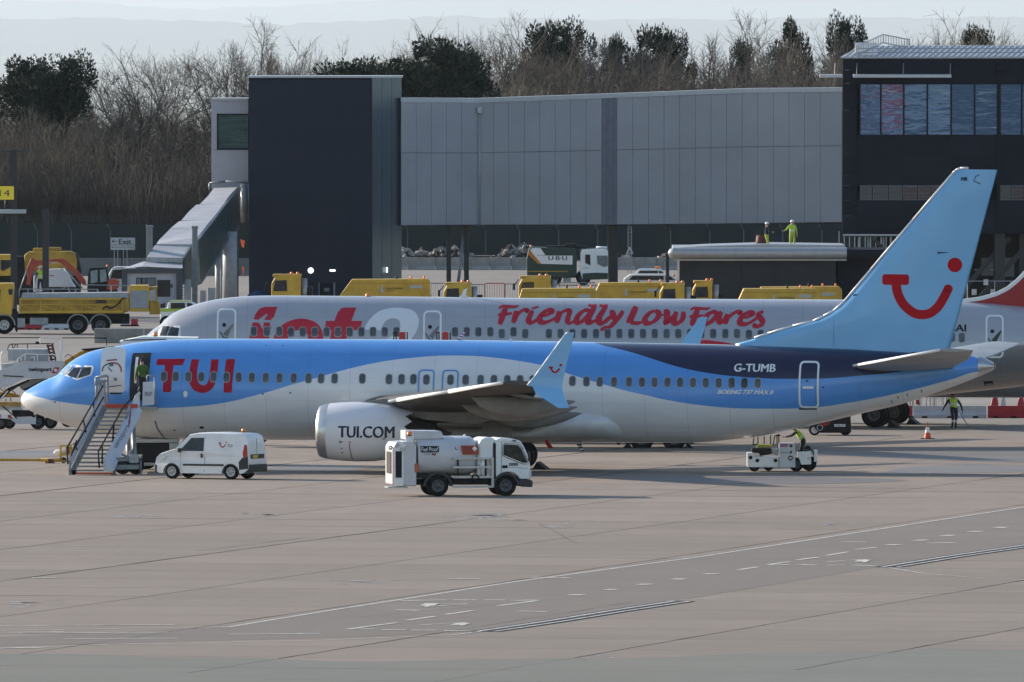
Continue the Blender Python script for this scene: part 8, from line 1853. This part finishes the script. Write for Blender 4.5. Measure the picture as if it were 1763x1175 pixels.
# concrete barrier blocks along the back, one by one
cw, cd_ = None, gd(465); s = mpp(cd_); nb = 0
names_ = {0: 'first', 1: 'second'}
xs_ = [(688, 702), (702, 750), (750, 796), (796, 843), (843, 880), (880, 928), (1045, 1092), (1092, 1130), (1130, 1172)]
desc = ['narrow concrete barrier block touching the right side of the dark tower', 'stained concrete barrier block beside the tower\'s right side', 'concrete barrier block just left of the left slim bridge column', 'concrete barrier block between the slim bridge columns, behind the slanting brace', 'concrete barrier block right of the slanting bridge brace', 'concrete barrier block ending behind the green lorry', 'concrete barrier block right of the green lorry, behind the thick column', 'concrete barrier block behind the pale warning triangle', 'concrete barrier block next to the low dark building']
for (xa, xb), lab in zip(xs_, desc):
    o = thing('concrete_barrier', lab, 'barrier', (((xa+xb)/2-PW/2)*s, cd_, 0), 0, 'concrete barriers along the back of the apron'); w = (xb-xa)*s/2-.015
    one(lambda b: b.prism([(-.32,0),(-.30,.1),(-.17,.3),(-.13,.88),(.13,.88),(.17,.3),(.30,.1),(.32,0)], -w, w, 'x', .01), 'block', CONC, o)
# rubble heap behind
RUB = mat('rubble', (.30,.285,.27), .95, noise=.6, nscale=1.5); DSOIL = mat('dark_soil', (.035,.032,.03), .95, noise=.5, nscale=.8)
def heap(name, px0, px1, ytop, d, seed, big=.4, n=1500, m=RUB, m2=DSOIL):
    rn = random.Random(seed); b = MB(); s = mpp(d); zt = zh(ytop, d)
    for k in range(n):
        x = rn.uniform(px0, px1); hh = zt*(.65+.35*math.sin(x*.045+seed)*math.sin(x*.013))*(1+.15*math.sin(x*.21)); z = rn.uniform(0, max(.2, hh)); y = rn.uniform(0, 4)-2*(1-z/max(.3, zt))*0
        r = rn.uniform(.08, big)*(1.25 if rn.random() < .1 else 1); b.use(m if rn.random() < (.35 if z < hh*.7 else .75) else m2)
        v = [Vector((rn.gauss(0, 1), rn.gauss(0, 1), rn.gauss(0, .7))).normalized()*r*rn.uniform(.6, 1.1) for _ in range(6)]
        c = Vector(((x-PW/2)*s, d+y+(z/zt)*2.0, z)); v = [Vector((r*rn.uniform(.6,1),0,0)), Vector((0,r*rn.uniform(.6,1),0)), Vector((-r*rn.uniform(.6,1),0,0)), Vector((0,-r*rn.uniform(.6,1),0)), Vector((0,0,r*rn.uniform(.4,.9))), Vector((0,0,-r*.6))]
        e = Matrix.Rotation(rn.uniform(0, 6.28), 3, Vector((rn.random(), rn.random(), rn.random()+.1)).normalized()); v = [c+e@q for q in v]
        b.add(v, [(0,1,4),(1,2,4),(2,3,4),(3,0,4),(1,0,5),(2,1,5),(3,2,5),(0,3,5)], False)
    b.use(m2).box((px0-PW/2)*s, (px1-PW/2)*s, d+1.5, d+6, -.02, zt*.5)
    o = b.build(name); o['kind'] = 'stuff'; return o
heap('rubble', 690, 930, 424, 1228, 2); heap('rubble', 1040, 1180, 434, 1232, 5, .3, 700)
# back fence low wall on the left, grey container boxes
wl2, f, s = frame_of(225, 475, 'site_wall', 'low grey wall along the foot of the fence, behind the exit sign', 'wall')
one(lambda b: b.bbox(f(-60,0)[0], f(430,0)[0], 0, .3, 0, f(0,445)[1], .02), 'wall_slab', mat('grey_hoarding', (.17,.17,.175), .8, noise=.3, nscale=.7), wl2)
for k in range(12): one(lambda b: b.box(f(-60+k*41,0)[0], f(-59+k*41,0)[0], -.03, 0, 0, f(0,445)[1]), 'wall_joint', SEAM, wl2)
# crowd fences: each a panel with its own bars
def crowd(px0, px1, top, py, m, lab):
    o, f, s = frame_of((px0+px1)/2, py, 'crowd_fence', lab, 'fence', group='crowd fences behind the silver jet'); X = lambda px: f(px, 0)[0]; z1 = f(0, top)[1]
    b = MB().use(m); b.pipe([(X(px0), 0, .0), (X(px0), 0, z1), (X(px1), 0, z1), (X(px1), 0, 0)], .03, 5); b.tube((X(px0), 0, .18), (X(px1), 0, .18), .025, 5); b.build('frame', None, o)
    n = max(4, int((px1-px0)/4)); bm_ = None
    for k in range(1, n):
        x = X(px0)+(X(px1)-X(px0))*k/n
        if bm_ is None: q = one(lambda b: b.tube((0, 0, .18), (0, 0, z1), .014, 4, caps=False), 'bar', m, o, loc=(x, 0, 0)); bm_ = q.data
        else: link('bar', bm_, o, loc=(x, 0, 0))
FGR = mat('fence_galvanised', (.28,.30,.31), .5, .4); FRD = mat('fence_red', (.45,.05,.06), .5)
crowd(742, 790, 488, 530, FGR, 'grey crowd fence panel between the tower and the second sweeper cab'); crowd(792, 834, 490, 528, FGR, 'grey crowd fence panel left of the red one')
crowd(835, 868, 488, 528, FRD, 'red crowd fence panel behind the second sweeper cab'); crowd(870, 895, 489, 528, FGR, 'grey crowd fence panel right of the red one')
crowd(964, 1024, 487, 520, FGR, 'grey crowd fence panel in front of the green lorry wheels'); crowd(1405, 1450, 497, 545, FGR, 'grey crowd fence panel by the right end of the low building')
# blue bits by the tower foot
o, f, s = frame_of(452, 528, 'blue_wrap', 'crumpled blue tarpaulin heap at the foot of the tower, left of the first sweeper cab', 'tarpaulin')
rn = random.Random(8)
def tarp(b):
    for k in range(26):
        x = rn.uniform(432, 474); z = rn.uniform(.2, f(0, 497)[1]-.3); c = Vector((f(x, 0)[0], rn.uniform(-.2, .3), z)); r = rn.uniform(.15, .4)
        b.add([c+Vector((r,0,0)), c+Vector((0,-r*.5,r*.7)), c+Vector((-r,0,r*.2)), c+Vector((0,.3*r,-r*.8))], [(0,1,2),(0,2,3),(0,3,1),(1,3,2)], False)
    b.box(f(430,0)[0], f(475,0)[0], .3, .8, 0, f(0, 500)[1]-.4)
one(tarp, 'folds', mat('blue_tarpaulin', (.02,.09,.25), .6, noise=.4), o)
# workers on the canopy roof
zr_top = zh(423.5, DC)
w1 = person('roof worker in yellow jacket and white helmet, pointing left, right one of two', (colx(1366, DC), DC+4.2, zh(421, DC+4)-.30), R(10), dict(lh=(-.50,-.10,1.12), lf=(-.60,-.12,1.10), le=(-.36,-.03,1.18)), dict(sleeve=HIVIS, legs=mat('yellow_trousers', (.36,.42,.06), .8)), helmet=WHITE, scale=1.0)
w2_ = person('roof worker in dark top and yellow trousers with white helmet, left one of two', (colx(1322, DC), DC+4.2, zh(421, DC+4)-.42), R(80), dict(lh=(-.12,-.32,1.12), rh=(.12,-.32,1.14), lf=(-.05,-.38,1.14), rf=(.05,-.38,1.16), lk=(-.12,-.12,.5)), dict(top=mat('charcoal_top', (.05,.05,.055), .9), legs=MATS['yellow_trousers']), helmet=WHITE)
bk = thing('site_barrel', 'dull red barrel on the canopy roof beside the left roof worker', 'barrel', (colx(1312, DC), DC+4.6, zh(421, DC+4)-.42)); one(lambda b: b.lathe([(0, .28), (.3, .31), (.6, .31), (.95, .27), (.97, .01)], axis='z', n=14), 'barrel_body', mat('dull_red_barrel', (.12,.03,.03), .7, noise=.3), bk); one(lambda b: b.lathe([(.45, .325), (.5, .325)], axis='z', n=14), 'hoop', DARK, bk)
# ------------------------------------------------------------------ the wood behind the fence
BARK = mat('bark_brown', (.085,.074,.064), .95, noise=.4, nscale=1.5); TWIG = mat('twig_brown', (.125,.108,.092), .95, noise=.35, nscale=.6, col2=(.075,.066,.058))
TWIGP = mat('twig_pale', (.24,.215,.17), .95, noise=.3, nscale=.6); BIRCH = mat('birch_bark', (.30,.29,.27), .8, noise=.5, nscale=3, col2=(.06,.055,.05)); TWIGG = mat('twig_olive', (.13,.12,.075), .95, noise=.35, nscale=.7)
NEED = mat('pine_needles', (.016,.034,.020), .9, noise=.5, nscale=1.0); BUSH = mat('bush_twigs', (.080,.069,.060), .95, noise=.4, nscale=.5)
def ribbon(b, p, q, r0, r1, n=3):
    d = q-p
    if d.length < 1e-5: return
    d.normalize(); a = d.orthogonal().normalized(); c = d.cross(a); vs = []
    for (o, r) in ((p, r0), (q, r1)):
        for i in range(n): t = 2*PI*i/n; vs.append(o+(a*math.cos(t)+c*math.sin(t))*r)
    b.add(vs, [(i, (i+1)%n, n+(i+1)%n, n+i) for i in range(n)], True)
def bare_tree(seed, h=15, spread=.55, levels=6, clear=.22, twig=TWIG, bark=BARK, fine=1.0, upright=.10, nb=(2, 3)):
    """unit tree of height about h: (trunk mesh, crown mesh)"""
    rn = random.Random(seed); tb, cb = MB().use(bark), MB().use(twig)
    def grow(p, d, ln, r, lv):
        r = max(r, .011)
        k = 3 if lv < 3 else 2; pts = [p]; dd = d.copy()
        for i in range(k):
            dd = (dd+Vector((rn.gauss(0, .10), rn.gauss(0, .10), rn.gauss(0, .06)+upright*.2))).normalized(); pts.append(pts[-1]+dd*ln/k)
        dst = tb if lv < 3 else cb
        for i in range(k): ribbon(dst, pts[i], pts[i+1], r*(1-.35*i/k), r*(1-.35*(i+1)/k), 6 if lv < 2 else 3)
        if lv >= levels:
            for _ in range(4):
                e = (dd+Vector((rn.gauss(0, .6), rn.gauss(0, .6), rn.gauss(.1, .5)))).normalized()*rn.uniform(.35, .9)*h/15; c = pts[rn.randint(1, k)]; ribbon(cb, c, c+e, .011, .006, 3)
            return
        m = rn.randint(*nb)+(1 if lv in (2, 3, 4) else 0)
        for j in range(m):
            t = 1.0 if j == 0 else rn.uniform(.35, .95); i = min(k-1, int(t*k)); c = pts[i].lerp(pts[i+1], t*k-i) if t < 1 else pts[-1]
            ax = dd.orthogonal().normalized(); ax.rotate(Matrix.Rotation(rn.uniform(0, 2*PI), 3, dd)); ang_ = rn.uniform(.35, .62+spread*.35) if j else rn.uniform(.08, .38)
            nd = (dd*math.cos(ang_)+ax*math.sin(ang_)); nd.z += upright*.3; nd.normalize()
            grow(c, nd, ln*rn.uniform(.60, .82), r*(.68 if j == 0 else .52), lv+1)
    trunk_h = h*clear; top_ = Vector((rn.uniform(-.3, .3), rn.uniform(-.3, .3), trunk_h)); ribbon(tb, Vector((0,0,-.3)), top_, h*.018, h*.014, 8)
    nmain = rn.randint(3, 4)
    for j in range(nmain):
        a = 2*PI*j/nmain+rn.uniform(-.4, .4); sp_ = rn.uniform(.25, spread*1.2); grow(top_, Vector((math.cos(a)*sp_, math.sin(a)*sp_, 1)).normalized(), h*.25, h*.0095, 1)
    # bring to the wanted height
    zs = [v[2] for v in cb.v]; k = h/max(zs)
    for m_ in (tb, cb): m_.v = [(v[0]*k, v[1]*k, v[2]*k) for v in m_.v]
    for m_ in (cb,):
        pass
    return tb, cb
def raw_mesh(b, name):
    me = bpy.data.meshes.new(name); me.from_pydata(b.v, [], b.f)
    for x in b.mats: me.materials.append(x)
    me.polygons.foreach_set('use_smooth', [True]*len(b.f)); me.update(); return me
import time as _t
SPEC = [('oak', 11, dict(h=15, spread=.75, levels=6, clear=.18)), ('oak2', 12, dict(h=15, spread=.6, levels=6, clear=.2)), ('ash', 13, dict(h=15, spread=.45, levels=6, clear=.25, upright=.22)),
        ('pale', 14, dict(h=15, spread=.7, levels=6, clear=.12, twig=TWIGP)), ('olive', 15, dict(h=15, spread=.6, levels=6, clear=.12, twig=TWIGG)), ('birch', 16, dict(h=15, spread=.35, levels=6, clear=.35, bark=BIRCH, upright=.35)),
        ('brown', 17, dict(h=15, spread=.65, levels=6, clear=.10)), ('brown2', 18, dict(h=15, spread=.5, levels=6, clear=.08, nb=(2, 4)))]
MESH = {}
for nm, sd_, kw in SPEC: t_, c_ = bare_tree(sd_, **kw); MESH[nm] = (raw_mesh(t_, 'trunk'), raw_mesh(c_, 'crown'))
def pine_mesh(seed, h=12, n=9000):
    rn = random.Random(seed); tb, cb = MB().use(BARK), MB().use(NEED); ribbon(tb, Vector((0,0,-.3)), Vector((rn.uniform(-.5,.5),0,h*.92)), h*.02, h*.005, 7)
    lobes = []
    for k in range(26):
        a = rn.uniform(0, 2*PI); t = .72+.26*rn.random(); r = h*.20*math.sqrt(max(.05, 1-((t-.72)/.28)**2))*rn.uniform(.1, 1.1); lobes.append((Vector((math.cos(a)*r, math.sin(a)*r, h*t)), h*rn.uniform(.045, .085)))
        ribbon(tb, Vector((0,0,h*t*.8)), lobes[-1][0], .09, .03, 4)
    for k in range(n):
        c, r = lobes[rn.randrange(len(lobes))]; v = Vector((rn.gauss(0, 1), rn.gauss(0, 1), rn.gauss(0, .62))).normalized()*r*rn.random()**.33; p = c+v+Vector((0, 0, .12*rn.random()))
        d = (v.normalized()+Vector((0,0,.6))).normalized(); a = d.orthogonal().normalized(); a.rotate(Matrix.Rotation(rn.uniform(0, 6.3), 3, d)); w = rn.uniform(.035, .085); l = rn.uniform(.10, .24)
        cb.add([p-a*w, p+a*w, p+d*l+a*w*.2, p+d*l-a*w*.3], [(0,1,2,3)], False)
    return raw_mesh(tb, 'trunk'), raw_mesh(cb, 'crown')
for k in range(3): MESH['pine%d' % k] = pine_mesh(30+k)
sky_ = [(-200,140),(0,132),(60,125),(120,125),(180,128),(240,125),(300,128),(345,128),(400,130),(450,98),(520,78),(600,60),(660,62),(740,66),(800,52),(900,62),(960,60),(1050,52),(1150,58),(1250,62),(1320,52),(1400,38),(1500,36),(1560,42),(1650,45),(1763,32),(1950,30)]
LAB = {'oak': 'bare spreading tree', 'oak2': 'bare round-headed tree with dark twigs', 'ash': 'tall-limbed bare tree', 'pale': 'bare buff-twigged tree', 'olive': 'bare olive-brown tree', 'birch': 'slender birch with a pale trunk', 'brown': 'bushy brown bare tree', 'brown2': 'dense brown bare tree', 'pine0': 'dark green pine', 'pine1': 'dark green pine', 'pine2': 'dark green pine'}
def plant(kind, x, y, h, rz, label=None, wide=1.0, name='bare_tree', grp='bare trees of the wood behind the fence'):
    base = 12.0 if kind.startswith('pine') else 15.0
    o = thing(name, label or (LAB[kind]+' in the wood behind the dark fence'), 'tree', (x, y, 0), rz, grp); k = h/base; o.scale = (k*wide, k*wide, k)
    link('trunk', MESH[kind][0], o); link('crown', MESH[kind][1], o); return o
ZN = [(0, 'at the far left edge'), (90, 'behind the dark mast'), (180, 'behind the exit sign'), (260, 'left of the ramp'), (360, 'above the covered ramp'), (430, 'behind the left half of the tower'), (560, 'behind the right half of the tower'), (690, 'just right of the tower'), (820, 'above the bridge downpipe'), (930, 'left of the bridge expansion joint'), (1050, 'right of the bridge expansion joint'), (1170, 'above the roof workers'), (1300, 'left of the terminal'), (1450, 'behind the terminal'), (1620, 'at the right edge')]
RW_ = {1272: 'in the front row', 1282: 'in the second row', 1294: 'in the third row', 1308: 'in the middle row', 1326: 'towards the back', 1350: 'in the last row'}
def tlab(kd, px, d): return LAB[kd].replace('slender ', '').replace('with dark twigs', 'dark twigs')+' '+[z for p, z in ZN if px >= p or p == 0][-1]+', '+RW_[d]
rn = random.Random(77)
rows = [(1272, 5.2, .62), (1282, 5.6, .78), (1294, 6, .9), (1308, 6.2, .97), (1326, 6.5, 1.0), (1350, 7, .97)]
USED = set()
kinds_w = ['brown', 'brown2', 'oak', 'oak2', 'brown', 'ash', 'olive', 'brown2']
for (d, gap, kf) in rows:
    x = -50+rn.uniform(0, gap)
    while x < 50:
        px = PW/2+x/mpp(d); yy = interp(sky_, px); hgt = (H-(yy-YH)*mpp(d))*kf*rn.uniform(.86, 1.0)
        left = px < 450; kd = rn.choice(kinds_w)
        if left and rn.random() < (.34 if d < 1300 else .12): kd = 'birch'
        if 440 < px < 900 and rn.random() < .35: kd = rn.choice(['pale', 'olive'])
        if kd == 'birch' : hgt *= .85
        for alt in [kd]+kinds_w+['pale', 'birch']:
            if tlab(alt, px, d) not in USED: kd = alt; break
        USED.add(tlab(kd, px, d))
        plant(kd, x, d+rn.uniform(-3, 3), hgt, rn.uniform(0, 6.28), tlab(kd, px, d), rn.uniform(.95, 1.25)); x += gap*rn.uniform(.7, 1.2)*(.62 if px > 420 and d > 1290 else 1)
# trees that stand out, described one by one
for (px, top_, kd, wd, lab, d) in ((397, 22, 'oak2', .80, 'tallest bare tree left of the dark tower, wide forked crown against the haze', 1300), (240, 66, 'ash', .95, 'lone tall bare tree rising above the left wood', 1300), (12, 90, 'oak', .7, 'bare tree standing up at the far left edge of the wood', 1310), (468, 52, 'ash', .8, 'tall thin bare tree just left of the dark tower\'s roof', 1305),
    (552, 60, 'pale', .8, 'pale twiggy tree rising behind the dark tower roof', 1305), (640, 52, 'pale', 1.0, 'broad buff-twigged tree above the right part of the tower roof', 1310), (702, 56, 'olive', 1.1, 'broad olive-twigged tree right of the tower', 1312), (795, 20, 'ash', .75, 'slim tall bare tree left of the broad one above the bridge', 1315), (862, 13, 'oak2', .95, 'broad tall bare tree above the left half of the bridge', 1315),
    (1070, 32, 'ash', .8, 'pale thin bare tree above the middle of the bridge', 1318), (1222, 11, 'oak2', 1.0, 'tall round bare tree above the right half of the bridge', 1312), (1370, 30, 'brown', .8, 'bushy bare tree left of the terminal roof', 1308), (1640, 30, 'oak', .8, 'bare tree behind the terminal roof rail', 1300), (1748, 8, 'pale', .9, 'pale bare tree at the right edge above the terminal', 1300), (1570, 30, 'ash', .8, 'thin bare tree behind the roof of the terminal', 1303), (1500, 26, 'brown2', .8, 'dense bare tree at the left end of the terminal roof', 1303)):
    plant(kd, (px-PW/2)*mpp(d), d, H-(top_-YH)*mpp(d), px*.7, lab, wd)
for (px, top_, wd, lab, d, k) in ((48, 110, 1.15, 'broad dark pine at the left edge', 1297, 0), (112, 104, 1.0, 'dark pine right of the broad one at the left', 1298, 1), (76, 130, 1.1, 'low dark pine between two taller pines at the left', 1296, 2), (705, 112, 1.3, 'low dark pine at the right corner of the tower', 1270, 2), (748, 78, 1.3, 'dark pine sloping up right of the tower', 1271, 0), (785, 88, 1.1, 'dark pine under the broad bare tree', 1275, 1), (622, 110, 1.6, 'top of a dark pine peeping over the tower roof', 1280, 2),
    (930, 46, 1.1, 'dark pine crown above the bridge, left part of a pair', 1300, 0), (968, 42, 1.1, 'dark pine crown above the bridge, right part of a pair', 1301, 1), (1062, 55, .8, 'small dark pine top above the middle of the bridge', 1298, 2), (1120, 52, 1.0, 'dark pine left of the tall round bare tree', 1300, 0), (1158, 48, .9, 'dark pine close beside the tall round bare tree', 1301, 1), (1280, 62, .7, 'small pointed dark pine right of the tall round bare tree', 1298, 2), (1362, 32, .9, 'dark pine left of the terminal', 1296, 0), (1458, 26, .9, 'dark pine just left of the terminal roof', 1296, 1), (1678, 40, 1.0, 'dark pine behind the terminal roof', 1296, 2)):
    if px > 900: d += 28; top_ += 7; wd *= .72
    if px > 1000 and px != 1120: top_ += 7; wd *= .85
    plant('pine%d' % k, (px-PW/2)*mpp(d), d, H-(top_-YH)*mpp(d), px*1.3, lab, wd*.85, 'pine_tree', 'dark pines of the wood')
# thicket that fills the wood: one tile of stems and twigs, laid side by side
rn = random.Random(5); tb = MB().use(BUSH)
for k in range(620):
    p = Vector((rn.uniform(-6, 6), rn.uniform(-4, 4), 0)); h_ = rn.uniform(3, 9)*(1 if rn.random() < .75 else .5); d_ = Vector((rn.gauss(0, .14), rn.gauss(0, .14), 1)).normalized(); pts = [p]; r_ = rn.choice((.03, .035, .05, .08))
    for j in range(4): d_ = (d_+Vector((rn.gauss(0, .16), rn.gauss(0, .16), .05))).normalized(); pts.append(pts[-1]+d_*h_/4)
    for j in range(4): ribbon(tb, pts[j], pts[j+1], r_*(1-.2*j), r_*(.8-.2*j), 3)
    for j in range(26):
        t = rn.uniform(.9, 3.99); c = pts[int(t)].lerp(pts[int(t)+1], t-int(t)); e = Vector((rn.gauss(0, 1), rn.gauss(0, 1), rn.gauss(.25, .7))).normalized()*rn.uniform(.3, 1.1); ribbon(tb, c, c+e, .012, .006, 3)
tile = raw_mesh(tb, 'thicket')
for r_, (d, zs) in enumerate(((1268, .8), (1277, 1.0), (1288, 1.1), (1300, 1.15))):
    for k in range(9):
        o = link('thicket', tile); o.location = (-48+k*12+r_*1.5, d, 0); o.scale = (1, 1, zs*(1.45 if o.location.x > -16 else 1.15)); o.rotation_euler = (0, 0, PI*((k+r_) % 2)); o['kind'] = 'stuff'
